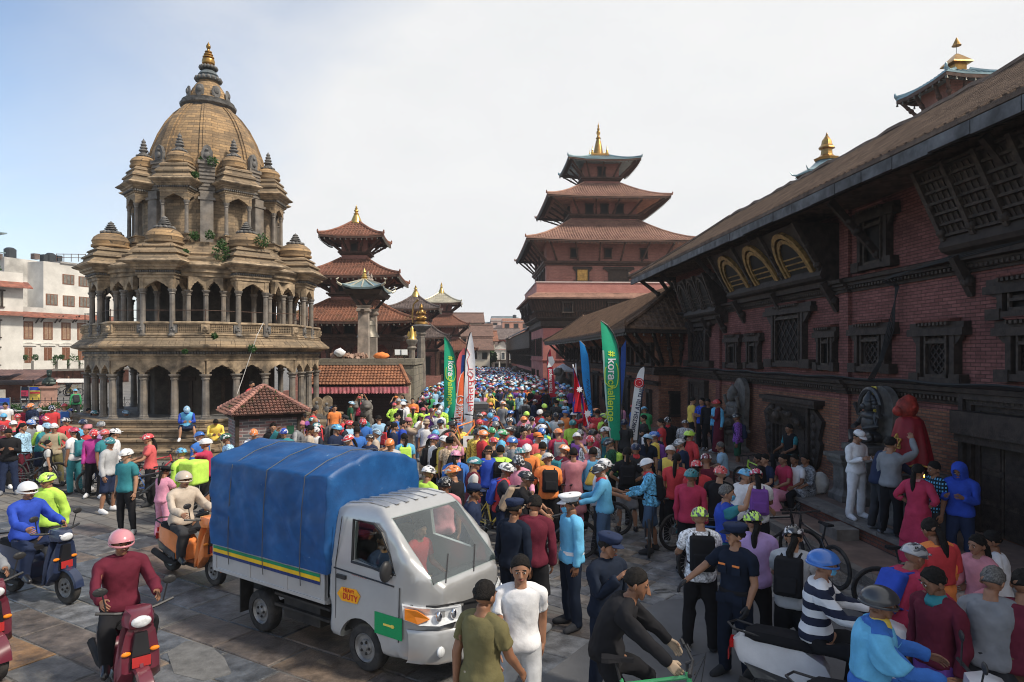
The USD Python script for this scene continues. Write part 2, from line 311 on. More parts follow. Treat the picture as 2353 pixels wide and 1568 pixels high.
def template(kind,lod):
    key=(kind,lod)
    if key in TEMPLATES:return TEMPLATES[key]
    L=LODS[lod];n,s,edge,it=L['n'],L['s'],L['edge'],L['it'];U=m3.OpType.Add;big=max(n,12) if lod<2 else 10
    def uni(p):return m3.Manifold.batch_boolean(p,U)
    if kind=='body':
        P=[torso(big,0,9,0)]+[delt(sx,n) for sx in (1,-1)]+[limb(legpath(sx),n) for sx in (1,-1)]+[limb(armpath(sx),n) for sx in (1,-1)]+[foot(sx,s) for sx in (1,-1)]
        hp=head_parts(14 if lod==0 else 6 if lod==1 else 4);P+=hp if lod<2 else hp[:2]
        for sx in (1,-1):P+=hand(sx,8 if lod==0 else 4,lod==0) if lod<2 else [hullsp([(WR*(sx,1,1),.03),(WR*(sx,1,1)+ARM*(sx,1,1)*.15,.025)],5)]
        v,f=arrays_of(uni(P),None if lod else 0.028,2 if lod==0 else 0)
        if lod==0:v=smooth(v,f,2)
    elif kind in ('tshirt','shirt','jacket','kurta','vest'):
        inf={'tshirt':.016,'shirt':.018,'jacket':.028,'kurta':.02,'vest':.034}[kind]
        P=[torso(big,0.86 if kind != 'vest' else .92,1.46,inf,.02)]+[delt(sx,n,inf*.8) for sx in (1,-1)]
        if kind=='kurta':P.append(solid([ring_e((0,.01,z),a,b,big) for z,a,b in ((.42,.235,.165),(.6,.225,.16),(.8,.205,.155),(.95,.19,.15),(1.0,.175,.135))]))
        if kind != 'vest':
            for sx in (1,-1):P.append(limb(armpath(sx,{'tshirt':.20,'kurta':.40}.get(kind,.545),inf*.85,cuff=.006 if kind=='tshirt' else 0),n))
        if kind=='jacket':P.append(solid([ring_e((0,.012,z),a,b,n) for z,a,b in ((1.43,.10,.085),(1.475,.078,.078),(1.49,.072,.072))]))
        v,f=arrays_of(uni(P),edge,it)
        if lod<2:v=v+normals(v,f)*((meshkit.fbm(v*(11,11,7),3,5)-0.34)*(.040 if lod==0 else .032))[:,None]
    elif kind in ('trousers','shorts','leggings'):
        lo=.40 if kind=='shorts' else .06;k=.012 if kind=='leggings' else .018
        P=[torso(big,0.83,1.03,.014)]+[limb(legpath(sx,lo,9,lambda z:k+(.012 if z<.3 else 0)*(kind=='trousers')+(.02 if kind=='shorts' and z<.6 else 0)),n) for sx in (1,-1)]
        v,f=arrays_of(uni(P),edge,it)
        if lod<2:v=v+normals(v,f)*((meshkit.fbm(v*(13,13,7),3,9)-0.5)*.026*(v[:,2]<.8))[:,None]
    elif kind=='skirt':
        v,f=arrays_of(solid([ring_e((0,.0,z),a,b,big) for z,a,b in ((.05,.25,.21),(.3,.235,.19),(.6,.215,.17),(.85,.19,.15),(1.0,.165,.13))]),edge,it)
    elif kind in ('shoeL','shoeR'):
        sx=1 if kind[-1]=='L' else -1;v,f=arrays_of(foot(sx,s,.010),0.03 if lod==0 else None,2 if lod==0 else 0)
    elif kind in ('hair','hairlong'):
        nu,nv={0:(18,10),1:(12,6),2:(8,4)}[lod];rings=[]
        for i in range(nv):
            a=i/(nv-1)*PI*(0.60);ring=[]
            for j in range(nu):
                p=2*PI*j/nu;front=max(0,-math.sin(p));aa=a*(1-0.40*front)
                ring.append((.092*math.sin(aa)*math.cos(p),.008+.108*math.sin(aa)*math.sin(p),1.643+(.104+.012*(lod<2))*math.cos(aa)))
            rings.append(ring)
        mb=MB();mb.loft(rings[::-1])
        if kind=='hairlong':mb.tube([(0,.10,1.62),(0,.135,1.56),(0,.15,1.46),(0,.15,1.34),(0,.14,1.25)],[.03,.04,.04,.03,.008],max(5,n//2))
        v,f=mb.tri()
        if lod==0:v=v+normals(v,f)*((meshkit.fbm(v*(70,70,30),2)-0.45)*0.026)[:,None]
    elif kind in ('helmet','vents','fullhelmet'):
        nu,nv={0:(40,15),1:(20,8),2:(12,5)}[lod];V,vent=[],[]
        for i in range(nv):
            a0=0.02+i/(nv-1)*PI*0.53
            for j in range(nu):
                p=2*PI*(j+.5)/nu;front=max(0,-math.sin(p));a=a0*(1-.17*front) if kind=='fullhelmet' else a0
                d=np.array([math.sin(a)*math.cos(p),math.sin(a)*math.sin(p),math.cos(a)])
                stripes=math.sin(d[0]*3.1*PI+PI/2*0) ;isv=kind != 'fullhelmet' and 0.25<a<1.32 and abs(stripes)<0.55 and abs(math.sin(d[1]*3.6))>0.22
                r=1.0-(0.10 if isv else 0)+0.05*max(0,d[1])*d[2]
                V.append((0,.012,1.652+(.006 if front else 0))+d*r*(.108,.140,.100) if kind != 'fullhelmet' else np.array((0,.005,1.645))+d*r*(.128,.155,.125));vent.append(isv)
        V=np.array(V);F,G=[],[]
        for i in range(nv-1):
            for j in range(nu):
                q=(i*nu+j,(i+1)*nu+j,(i+1)*nu+(j+1) % nu,i*nu+(j+1) % nu);k=sum(vent[x] for x in q)
                for t in ((q[0],q[1],q[2]),(q[0],q[2],q[3])):(G if k>=3 else F).append(t)
        if kind=='vents':F=G if G else F[:2]
        v,f=V,np.array(F);used=np.unique(f);mp=np.zeros(len(v),int);mp[used]=np.arange(len(used));v,f=v[used],mp[f]
        if kind != 'vents':
            mb=MB();mb.add(v,f)
            if lod<2:
                lowz=1.652+.0 if kind=='helmet' else 1.63;A=(.112,.150) if kind=='helmet' else (.128,.158)
                rim=[[(A[0]*k*math.cos(t),.012+A[1]*k*math.sin(t),lowz-dz+.008*math.sin(t)) for t in np.arange(24 if lod==0 else 14)*2*PI/(24 if lod==0 else 14)] for k,dz in ((.93,.0),(1.0,.002),(1.0,.02),(.9,.024))]
                mb.loft(rim,caps=False)
                if kind=='helmet':mb.loft([[(x,-.115-dy,z+dz) for x,dy,z in ((-.075,.0,1.668),(-.045,.05,1.664),(0,.062,1.663),(.045,.05,1.664),(.075,.0,1.668))] for dy,dz in ((-.02,.02),(0,0))],closed=False,caps=False)
            v,f=mb.tri()
    elif kind=='topi':
        v,f=MB().loft([ring_e((0,.01+(z-1.66)*.25,z),a,b,n) for z,a,b in ((1.655,.092,.112),(1.70,.094,.112),(1.765,.078,.095),(1.772,.06,.075))]).tri()
    elif kind in ('cap','policecap','beret','hat'):
        mb=MB();k=max(n,8)
        if kind=='policecap':mb.loft([ring_e((0,.01,z),a,b,k) for z,a,b in ((1.665,.092,.112),(1.70,.096,.116),(1.735,.135,.155),(1.752,.135,.155),(1.760,.10,.12))])
        elif kind=='beret':mb.loft([ring_e((.008,.0,z),a,b,k) for z,a,b in ((1.665,.092,.112),(1.70,.10,.122),(1.735,.112,.138),(1.755,.10,.12),(1.762,.06,.07))])
        else:mb.loft([ring_e((0,.01,z),a,b,k) for z,a,b in ((1.66,.094,.114),(1.71,.092,.110),(1.745,.07,.085),(1.757,.03,.04))])
        if kind=='hat':mb.loft([ring_e((0,.01,z),a,b,k) for z,a,b in ((1.662,.17,.19),(1.668,.172,.192),(1.675,.09,.11))])
        elif kind != 'beret' or True:mb.loft([[(x*.088,-.075-(1-x*x)*.028-e*.075*(1-.75*x*x),z) for x in (-1,-.7,-.35,0,.35,.7,1)] for e,z in ((0,1.676),(1,1.656),(1,1.650),(0,1.664))],closed=False)
        v,f=mb.tri()
    elif kind=='hood':
        v,f=arrays_of(hullsp([((0,.03,1.655),.118),((0,-.04,1.655),.10),((0,.0,1.54),.105),((0,.03,1.47),.11)],s+4)-hullsp([((0,-.12,1.66),.055),((0,-.12,1.57),.05),((0,-.3,1.61),.12)],s+2),edge,0)
    elif kind=='scarf':
        v,f=MB().loft([ring_e((0,-.005,z),a,b,n) for z,a,b in ((1.415,.10,.105),(1.45,.092,.10),(1.49,.074,.082),(1.51,.062,.066))]).tri()
    elif kind=='pack':
        b=hullsp([((sx*.115,y,z),.035) for sx in (1,-1) for y,z in ((.16,1.02),(.215,1.03),(.16,1.38),(.20,1.36))],s if lod else 10)
        p=hullsp([((sx*.09,y,z),.022) for sx in (1,-1) for y,z in ((.25,1.05),(.25,1.18))],s)
        P=[b,p]
        v,f=arrays_of(uni(P),None,0);mb=MB();mb.add(v,f)
        if lod<2:
            for sx in (1,-1):mb.tube([(sx*.09,.16,1.40),(sx*.10,.05,1.452),(sx*.105,-.06,1.43),(sx*.11,-.125,1.33),(sx*.125,-.12,1.18),(sx*.15,.02,1.08),(sx*.12,.13,1.06)],.017,5)
        v,f=mb.tri()
    elif kind=='bag':# drawstring bag
        v,f=arrays_of(hullsp([((sx*.10,.17,1.03),.05) for sx in (1,-1)]+[((0,.15,1.33),.03)],s),None,0);mb=MB();mb.add(v,f)
        for sx in (1,-1):mb.tube([(0,.16,1.33),(sx*.08,.08,1.45),(sx*.10,-.08,1.42),(sx*.15,-.05,1.15),(sx*.12,.15,1.03)],.006,4)
        v,f=mb.tri()
    elif kind=='crate':v,f=arrays_of(hullsp([((x,y,z),.06) for x in (.20,-.20) for y in (.20,.50) for z in (1.02,1.42)],14),None,0)
    elif kind=='mask':v,f=arrays_of(hullsp([((sx*.045,-.078,1.59),.014) for sx in (1,-1)]+[((0,-.118,1.59),.012),((0,-.098,1.535),.012),((.03,-.07,1.54),.012),((-.03,-.07,1.54),.012)],s),None,0)
    elif kind=='eyes':
        mb=MB();[mb.ball((sx*.032,-.0885,1.618),.0125,1,(1.15,.55,.62)) for sx in (1,-1)];v,f=mb.tri()
    elif kind=='pupils':
        mb=MB();[mb.ball((sx*.032,-.0945,1.618),.0065,1,(1,.5,1)) for sx in (1,-1)];[mb.cbox((sx*.034,-.097,1.647),(.036,.01,.007)) for sx in (1,-1)];v,f=mb.tri()
    elif kind=='shades':
        mb=MB();[mb.ball((sx*.034,-.094,1.615),.027,1,(1,.35,.75)) for sx in (1,-1)];mb.box(-.08,.08,-.10,-.092,1.622,1.628);v,f=mb.tri()
    elif kind=='mouth':v,f=arrays_of(hullsp([((.021,-.093,1.553),.006),((0,-.102,1.556),.008),((-.021,-.093,1.553),.006)],8),None,0)
    elif kind=='belt':v,f=MB().loft([ring_e((0,.012,z),a,b,big) for z,a,b in ((.985,.188,.147),(.99,.192,.151),(1.025,.186,.145),(1.03,.182,.141))]).tri()
    elif kind=='sleeveband':
        mb=MB()
        for sx in (1,-1):mb.loft([ring_e(c,r,r,n,R) for c,r,R in [((SH+ARM*t)*(sx,1,1),r,frame_to(ARM*(sx,1,1))) for t,r in ((.38,.062),(.40,.066),(.52,.056),(.55,.046))]])
        v,f=mb.tri()
    elif kind=='tabs':# name tapes over the breast pockets, shoulder boards
        mb=MB();[mb.cbox((sx*.085,-.152,1.315),(.085,.008,.022),rx=-.08) for sx in (1,-1)];[mb.cbox((sx*.145,.01,1.452),(.07,.045,.008),ry=sx*.45) for sx in (1,-1)];v,f=mb.tri()
    elif kind=='pockets':
        mb=MB();[mb.cbox((sx*.085,-.148,1.255),(.10,.012,.085),rx=-.06) for sx in (1,-1)];[mb.cbox((sx*.105,-.142,.93),(.11,.014,.10)) for sx in (1,-1)];v,f=mb.tri()
    elif kind=='vestband':v,f=MB().loft([ring_e((0,.012,z),a,b,big) for z,a,b in ((1.08,.180,.146),(1.083,.184,.150),(1.125,.186,.152),(1.128,.182,.148))]).tri()
    elif kind=='gloves':
        P=[]
        for sx in (1,-1):P+=hand(sx,6,lod==0)
        v,f=arrays_of(uni(P),None,0);v=v+normals(v,f)*0.004
    elif kind=='shawl':v,f=arrays_of(uni([torso(big,1.0,1.46,.045,.03)]+[limb(armpath(sx,.30,.045),n) for sx in (1,-1)]),edge,it)
    RIG={'helmet':'head','vents':'head','fullhelmet':'head','hair':'head','topi':'head','cap':'head','policecap':'head','beret':'head','hat':'head','mask':'head','eyes':'head','pupils':'head','shades':'head','mouth':'head','hood':'head',
           'pack':'chest','bag':'chest','crate':'chest','shoeL':'ftL','shoeR':'ftR'}
    if kind in RIG:W=np.zeros((len(v),len(BONES)));W[:,BI[RIG[kind]]]=1
    else:W=weights(v)
    if kind=='hairlong':a=np.clip((1.56-v[:,2])/.1,0,1)[:,None];W=np.zeros((len(v),len(BONES)));W[:,[BI['head']]]=1-a;W[:,[BI['chest']]]=a
    TEMPLATES[key]=(v,f,W);return TEMPLATES[key]
def minrot(a,b):
    a,b=unit(a),unit(b);c=float(a @ b);x=np.cross(a,b)
    if c<-0.9999:return np.diag([1.0,-1,-1])
    K=np.array([[0,-x[2],x[1]],[x[2],0,-x[0]],[-x[1],x[0],0]]);return np.eye(3)+K+K @ K/(1+c)
def rxyz(rx=0,ry=0,rz=0):return trimesh.transformations.euler_matrix(rx,ry,rz,'sxyz')[:3,:3]
# arms and legs: directions in the body's own frame (x its left, -y ahead); R sides mirror x. spine / head: (lean forward, roll, turn)
POSES={
    'stand':dict(ua=(.17,.02,-1),fa=(.05,-.18,-1),th=(.10,0,-1),sh=(.04,.03,-1)),
    'ease':dict(ua=(.22,.06,-1),fa=(.02,-.25,-1),thL=(.16,-.06,-1),thR=(.10,.05,-1),shL=(.06,.12,-1),shR=(.02,.10,-1),spine=(.03,.03,.08)),
    'phone':dict(ua=(.16,-.12,-1),fa=(-.32,-.85,.30),th=(.10,0,-1),sh=(.03,.04,-1),head=(.42,0,0)),
    'crossed':dict(ua=(.20,-.28,-1),faL=(-.95,-.42,.12),faR=(-.95,-.50,.02),th=(.12,0,-1),sh=(.03,.03,-1)),
    'hips':dict(ua=(.62,.22,-.8),fa=(-.62,-.38,-.5),th=(.14,0,-1),sh=(.04,.04,-1)),
    'onehip':dict(uaL=(.62,.22,-.8),faL=(-.62,-.38,-.5),uaR=(.18,-.05,-1),faR=(.0,-.5,-.8),th=(.14,0,-1),sh=(.04,.04,-1)),
    'grip':dict(ua=(.26,-.48,-.85),fa=(.02,-.88,-.28),thL=(.12,-.1,-1),thR=(.1,.06,-1),shL=(.03,.12,-1),shR=(.03,.10,-1),spine=(.10,0,0)),
    'lean':dict(ua=(.30,-.75,-.65),fa=(-.05,-.72,-.62),th=(.14,.03,-1),sh=(.03,.10,-1),spine=(.42,0,0),head=(-.15,0,0)),
    'back':dict(ua=(.25,.28,-1),fa=(-.65,.25,-.7),th=(.10,0,-1),sh=(.03,.03,-1)),
    'raise':dict(uaR=(.35,-.75,.25),faR=(-.45,-.25,.85),uaL=(.18,-.05,-1),faL=(.02,-.3,-.95),th=(.10,0,-1),sh=(.03,.03,-1)),
    'photo':dict(ua=(.28,-.62,-.15),fa=(-.42,-.35,.85),th=(.12,0,-1),sh=(.03,.03,-1)),
    'walk':dict(uaL=(.15,.38,-1),faL=(.02,.05,-1),uaR=(.15,-.35,-1),faR=(0,-.65,-.8),thL=(.06,-.42,-1),thR=(.06,.28,-1),shL=(.02,.08,-1),shR=(.02,.62,-1),spine=(.07,0,0)),
    'sit':dict(ua=(.2,-.22,-1),fa=(-.12,-.9,-.35),th=(.25,-1,-.06),sh=(.05,-.05,-1),spine=(.12,0,0)),
    'sitlow':dict(ua=(.2,-.42,-.9),fa=(-.35,-.75,.05),th=(.30,-1,.12),sh=(.10,-.30,-1),spine=(.38,0,0),head=(.45,0,0)),
    'squat':dict(ua=(.2,-.6,-.6),fa=(-.2,-.8,-.1),th=(.35,-1,.55),sh=(.05,.55,-1),spine=(.35,0,0)),
    'ride':dict(ua=(.32,-.62,-.72),fa=(.0,-.92,-.22),th=(.30,-.95,-.22),sh=(-.05,.12,-1),spine=(.14,0,0),head=(-.08,0,0)),
    'cycle':dict(ua=(.22,-.62,-.75),fa=(.02,-.72,-.66),thL=(.12,-.85,-.55),thR=(.12,-.35,-.95),shL=(.02,.35,-1),shR=(.0,.30,-1),spine=(.62,0,0),head=(-.38,0,0)),
}
def pose_mats(pose):
    p=dict(POSES[pose]) if isinstance(pose,str) else pose
    G={}
    def get(k):
        b=k[:-1]
        v=p.get(k,p.get(b));v=np.array(v if v is not None else {'ua':(.17,0,-1),'fa':(.05,-.15,-1),'th':(.1,0,-1),'sh':(.03,.02,-1)}[b],float)
        return v*(MIR if k.endswith('R') else 1)
    sp_,hd,hip=p.get('spine',(0,0,0)),p.get('head',(0,0,0)),p.get('hips',(0,0,0))
    Rl={'pelvis':rxyz(*hip)};Rl['spine']=Rl['pelvis'] @ rxyz(sp_[0]*.5,sp_[1]*.5,sp_[2]*.5);Rl['chest']=Rl['spine'] @ rxyz(sp_[0]*.5,sp_[1]*.5,sp_[2]*.5);Rl['head']=Rl['chest'] @ rxyz(*hd)
    for sd in 'LR':
        a=ARM*(MIR if sd=='R' else 1)
        ru=minrot(a,get('ua'+sd));rf=minrot(a,get('fa'+sd));B=rxyz(0,0,sp_[2])
        Rl['ua'+sd]=B @ ru;Rl['fa'+sd]=B @ rf;Rl['ha'+sd]=B @ rf @ (p['hand'+sd] if 'hand'+sd in p else np.eye(3))
        dn=np.array([0,0,-1.0]);Rl['th'+sd]=Rl['pelvis'] @ minrot(dn,get('th'+sd));Rl['sh'+sd]=Rl['pelvis'] @ minrot(dn,get('sh'+sd))
        shd=get('sh'+sd);Rl['ft'+sd]=rxyz(p.get('toe',0.0),0,(.22 if sd=='L' else -.22))
    for b in BONES:
        par=PARENT[b];j=J[b]
        t=j if par is None else G[par][:3,:3] @ j+G[par][:3,3]
        g=np.eye(4);g[:3,:3]=Rl[b];g[:3,3]=t-Rl[b] @ j;G[b]=g
    return np.stack([G[b][:3] for b in BONES])
def skin(tpl,Gm):
    v,f,W=tpl;vh=np.column_stack([v,np.ones(len(v))])
    A=np.tensordot(W,Gm,(1,0));return np.einsum('nab,nb->na',A,vh)
def _mute(d):return {k:tuple(.86*x+.14*(.3*v[0]+.59*v[1]+.11*v[2]) for x in v) for k,v in d.items()}
COL=_mute({'white':(.72,.72,.74),'offwhite':(.58,.56,.52),'black':(.015,.015,.018),'charcoal':(.04,.042,.048),'grey':(.22,.23,.25),'light grey':(.42,.43,.45),'navy':(.018,.03,.075),'dark navy':(.010,.017,.035),'royal blue':(.02,.07,.48),
       'blue':(.03,.16,.55),'sky blue':(.10,.46,.76),'light blue':(.30,.52,.72),'teal':(.02,.22,.26),'red':(.62,.03,.04),'coral':(.72,.10,.10),'crimson':(.50,.02,.08),'maroon':(.13,.012,.03),'magenta':(.48,.03,.28),'pink':(.72,.28,.42),'rose':(.62,.22,.26),
       'orange':(.85,.22,.02),'lime':(.48,.80,.03),'yellow':(.80,.58,.04),'green':(.03,.36,.12),'dark green':(.015,.09,.05),'olive':(.15,.13,.05),'khaki':(.36,.29,.19),'tan':(.45,.33,.22),'beige':(.52,.43,.34),'brown':(.13,.07,.04),'purple':(.20,.06,.34),'lilac':(.46,.30,.62),'denim':(.06,.12,.22)})
SKINS=[(.36,.19,.115),(.30,.15,.09),(.24,.115,.065),(.40,.22,.14),(.20,.095,.055)]
def cloth(c,kind=''):
    nm='cloth_'+c.replace(' ','_')+kind
    if nm in _mats:return _mats[nm]
    if kind in ('_stripe','_check'):
        other={'_stripe':(.02,.025,.05),'_check':(.012,.03,.045)}[kind]
        n={'tc':('texture_coordinate',{}),'s':('separate_xyz',{}),'mz':('math',{'math_type':'multiply','value2':6.5 if kind=='_stripe' else 16}),'fz':('math',{'math_type':'fraction'}),'gz':('math',{'math_type':'greater_than','value2':.5}),
             'p':('principled_bsdf',{'roughness':.8,'specular_ior_level':.2}),'mx':('mix',{'color1':COL[c],'color2':other})}
        l=[('tc.object','s.vector'),('s.z','mz.value1'),('mz.value','fz.value1'),('fz.value','gz.value1'),('mx.color','p.base_color')]
        if kind=='_stripe':l.append(('gz.value','mx.fac'))
        else:
            n.update({'sx':('math',{'math_type':'add'}),'mxx':('math',{'math_type':'multiply','value2':16.0}),'fx':('math',{'math_type':'fraction'}),'gx':('math',{'math_type':'greater_than','value2':.5}),'or':('math',{'math_type':'maximum'})})
            l+=[('s.x','sx.value1'),('s.y','sx.value2'),('sx.value','mxx.value1'),('mxx.value','fx.value1'),('fx.value','gx.value1'),('gx.value','or.value1'),('gz.value','or.value2'),('or.value','mx.fac')]
        _mats[nm]=usdkit.material(stage,'/World/Looks/'+nm,n,l,surface='p.BSDF');return _mats[nm]
    if kind=='_panel':
        n={'tc':('texture_coordinate',{}),'s':('separate_xyz',{}),'a':('math',{'math_type':'absolute'}),'g':('math',{'math_type':'greater_than','value2':.155}),'p':('principled_bsdf',{'roughness':.8,'specular_ior_level':.2}),'mx':('mix',{'color1':COL[c],'color2':(.03,.035,.05) if sum(COL[c])>.25 else (.5,.5,.5)})}
        _mats[nm]=usdkit.material(stage,'/World/Looks/'+nm,n,[('tc.object','s.vector'),('s.x','a.value1'),('a.value','g.value1'),('g.value','mx.fac'),('mx.color','p.base_color')],surface='p.BSDF');return _mats[nm]
    if kind=='_print':return M(nm,COL[c],rough=.85,var=.55,scale=26,spec=.2)
    return M(nm,COL[c],rough=.85,var=.10,scale=6,bump=.35,bscale=11,spec=.15)
def hcol(c):
    nm='shell_'+c.replace(' ','_')
    if nm in _mats:return _mats[nm]
    a=COL[c];o=(.62,.62,.64) if sum(a)<1.1 else (.10,.11,.13)
    n={'tc':('texture_coordinate',{}),'mp':('mapping',{'scale':(26,7,20)}),'v':('noise_texture',{'scale':1.0,'detail':1}),'oi':('object_info',{}),'th':('map_range',{'to_min':.50,'to_max':.74}),'g':('math',{'math_type':'greater_than'}),'mx':('mix',{'color1':a,'color2':o}),'p':('principled_bsdf',{'roughness':.28,'coat_weight':.4})}
    _mats[nm]=usdkit.material(stage,'/World/Looks/'+nm,n,[('tc.object','mp.vector'),('mp.vector','v.vector'),('oi.random','th.value'),('v.fac','g.value1'),('th.result','g.value2'),('g.value','mx.fac'),('mx.color','p.base_color')],surface='p.BSDF');return _mats[nm]
def gloss(c):return M('gloss_'+c.replace(' ','_'),COL[c],rough=.25,var=.05,scale=6,spec=.5,coat=.4)
M_HAIR=M('hair_black',(.011,.009,.008),rough=.75,var=.5,scale=50,spec=.25,bump=.8,bscale=120);M_HAIRG=M('hair_grey',(.10,.095,.09),rough=.55,var=.5,scale=60)
M_VENT=M('helmet_vent',(.012,.012,.013),rough=.6,var=0)
M_EYE=M('eye_white',(.6,.58,.55),rough=.3,var=0);M_PUP=M('eye_dark',(.012,.008,.006),rough=.3,var=0);M_LIP=M('lips',(.26,.09,.075),rough=.5,var=.05)
M_SKIN=[M(f'skin_{i}',c,rough=.52,var=.08,scale=9,spec=.4) for i,c in enumerate(SKINS)]
def person(loc,rz=0.0,pose='stand',lod=1,label=None,group=None,top=('tshirt','white'),legs=('trousers','navy'),hat=None,hair='hair',skin_i=0,pack=None,h=1.0,shoes='black',extra=(),seat=None,tilt=None,cat='person',name='person'):
    """top / legs / hat / pack / extra: (template, colour[, fabric]). seat: height of what the person sits on."""
    t=thing(name,label,cat,loc,rz,group,scale=h if h != 1.0 else None)
    Gm=pose_mats(pose);bv,bf,bw=template('body',lod)
    cov=['chest','spine','pelvis']+(['uaL','uaR','faL','faR'] if top[0] in ('shirt','jacket') else [])+(['thL','thR'] if legs and legs[0] != 'skirt' else [])+(['shL','shR'] if legs and legs[0] in ('trousers','leggings') else [])
    c=bw[:,[BI[b] for b in cov]].sum(1)
    if top[0] in ('tshirt','kurta'):ta=(np.abs(bv[:,0])-.172)/math.sin(.6);c=c+(bw[:,BI['uaL']]+bw[:,BI['uaR']])*(ta<(.15 if top[0]=='tshirt' else .36))
    v=skin((bv-normals(bv,bf)*(.026*np.clip(c*1.6-.6,0,1)*(bv[:,2]<1.44))[:,None],bf,bw),Gm)
    dz=-v[:,2].min() if seat is None else seat-(Gm[0] @ np.array([0,0,.845,1]))[2]
    off=np.array([0,0,dz]);lowf=2 if lod==2 else lod
    def add(nm,kind,mat,keep=None):
        tv,tf,tw=template(kind,lowf);x=skin((tv,tf,tw),Gm)+off;q=put_fast(nm,x,tf,mat,t,normals(x,tf));(kind in MANYPIECE) and q.SetCustomDataByKey('kind','stuff');return x
    x=v+off;put_fast('body',x,bf,M_SKIN[skin_i % 5],t,normals(x,bf))
    add('shirt' if top[0] in ('tshirt','shirt','kurta') else 'jacket',top[0],cloth(*top[1:]))
    if legs:add({'skirt':'skirt','shorts':'shorts'}.get(legs[0],'trousers'),legs[0],cloth(*legs[1:]))
    if lod<2 and shoes:
        for s in ('shoeL','shoeR'):add('shoe',s,gloss(shoes) if shoes in ('black',) else cloth(shoes))
    hk=hat[0] if hat else None
    if hk=='helmet':
        add('helmet','helmet',hcol(hat[1]))
        if lod<2:add('helmet_vents','vents',M_VENT if hat[1] != 'black' else gloss('grey'))
    elif hk:add({'policecap':'cap','fullhelmet':'helmet'}.get(hk,hk),hk,(gloss if hk=='fullhelmet' else cloth)(hat[1]) if hk != 'policecap' else cloth('white'))
    if hair and hk not in ('fullhelmet','hood') and not (hk=='helmet' and hair=='hair'):add('hair',hair,M_HAIR if skin_i<5 else M_HAIRG)
    if pack:add({'pack':'backpack','bag':'drawstring_bag','crate':'delivery_box'}[pack[0]],pack[0],cloth(pack[1]))
    if lod==0:add('eyes','eyes',M_EYE);add('pupils','pupils',M_PUP);add('mouth','mouth',M_LIP)
    for e in extra:add({'sleeveband':'sleeve_band','vestband':'reflective_band','tabs':'name_tapes','shades':'sunglasses','scarf':'neckerchief','vest':'vest'}.get(e[0],e[0]),e[0],gloss(e[1]) if e[0]=='shades' else cloth(e[1]))
    return t
# ================================================================ the ground
from shapely.geometry import Polygon,Point
ga=BRICK('ground_stone',(0.17,0.155,0.14),(0.24,0.21,0.185),(0.08,0.075,0.07),bw=0.62,rh=0.33,ms=0.015,bump=0.4,stain=(0.07,0.062,0.055),stain_amt=0.5,stain_scale=0.35)
# flat ground: run the courses in x and y
m_ground=usdkit.material(stage,'/World/Looks/ground_paving',{
    'tc':('texture_coordinate',{}),'map':('mapping',{'rotation':(0,0,0.62)}),
    'br':('brick_texture',{'color1':(0.15,0.147,0.143),'color2':(0.21,0.195,0.178),'mortar':(0.09,0.082,0.075),'scale':1.0,'mortar_size':0.018,'brick_width':0.62,'row_height':0.36}),
    'n':('noise_texture',{'scale':0.6,'detail':9,'roughness':0.7}),'r':('rgb_ramp',{'ramp':[(0.3,(0.5,0.5,0.52)),(0.7,(1.25,1.22,1.15))]}),
    'mx':('mix',{'mix_type':'multiply','fac':1.0}),'b':('bump',{'strength':0.4,'distance':0.01,'invert':True}),'p':('principled_bsdf',{'roughness':0.7})},
    [('tc.object','map.vector'),('map.vector','br.vector'),('tc.object','n.vector'),('n.fac','r.fac'),('br.color','mx.color1'),('r.color','mx.color2'),('mx.color','p.base_color'),('br.fac','b.height'),('b.normal','p.normal')],surface='p.BSDF')
m=MB();m.add([(-1500,-300,-0.014),(1500,-300,-0.014),(1500,2500,-0.014),(-1500,2500,-0.014)],[(0,1,2,3)])
put('ground',m,m_ground,kind='structure')
STREET=math.radians(93.25);SDIR=np.array([math.cos(STREET),math.sin(STREET),0]);SN=np.array([-math.sin(STREET),math.cos(STREET),0])
PAL=np.array([9.2,0,0])
def pal(s,y,z=0.0):return PAL+s*SDIR+y*SN+np.array([0,0,z])
ASPH=Polygon([(-2.6,-8),(-3.4,5.6),(-1.55,6.5),(0.2,7.5),(1.2,9.0),(2.2,10.1),(3.3,10.4),(4.6,10.1),(5.62,9.9),(6.3,-8)])
def slab_mats(prefix,cols):return [M(f'{prefix}_{i}',c,rough=0.42,var=0.42,scale=4.2,bump=0.7,bscale=30,spec=0.45,dirt=((0.05,0.05,0.052),0.7),obj=False) for i,c in enumerate(cols)]
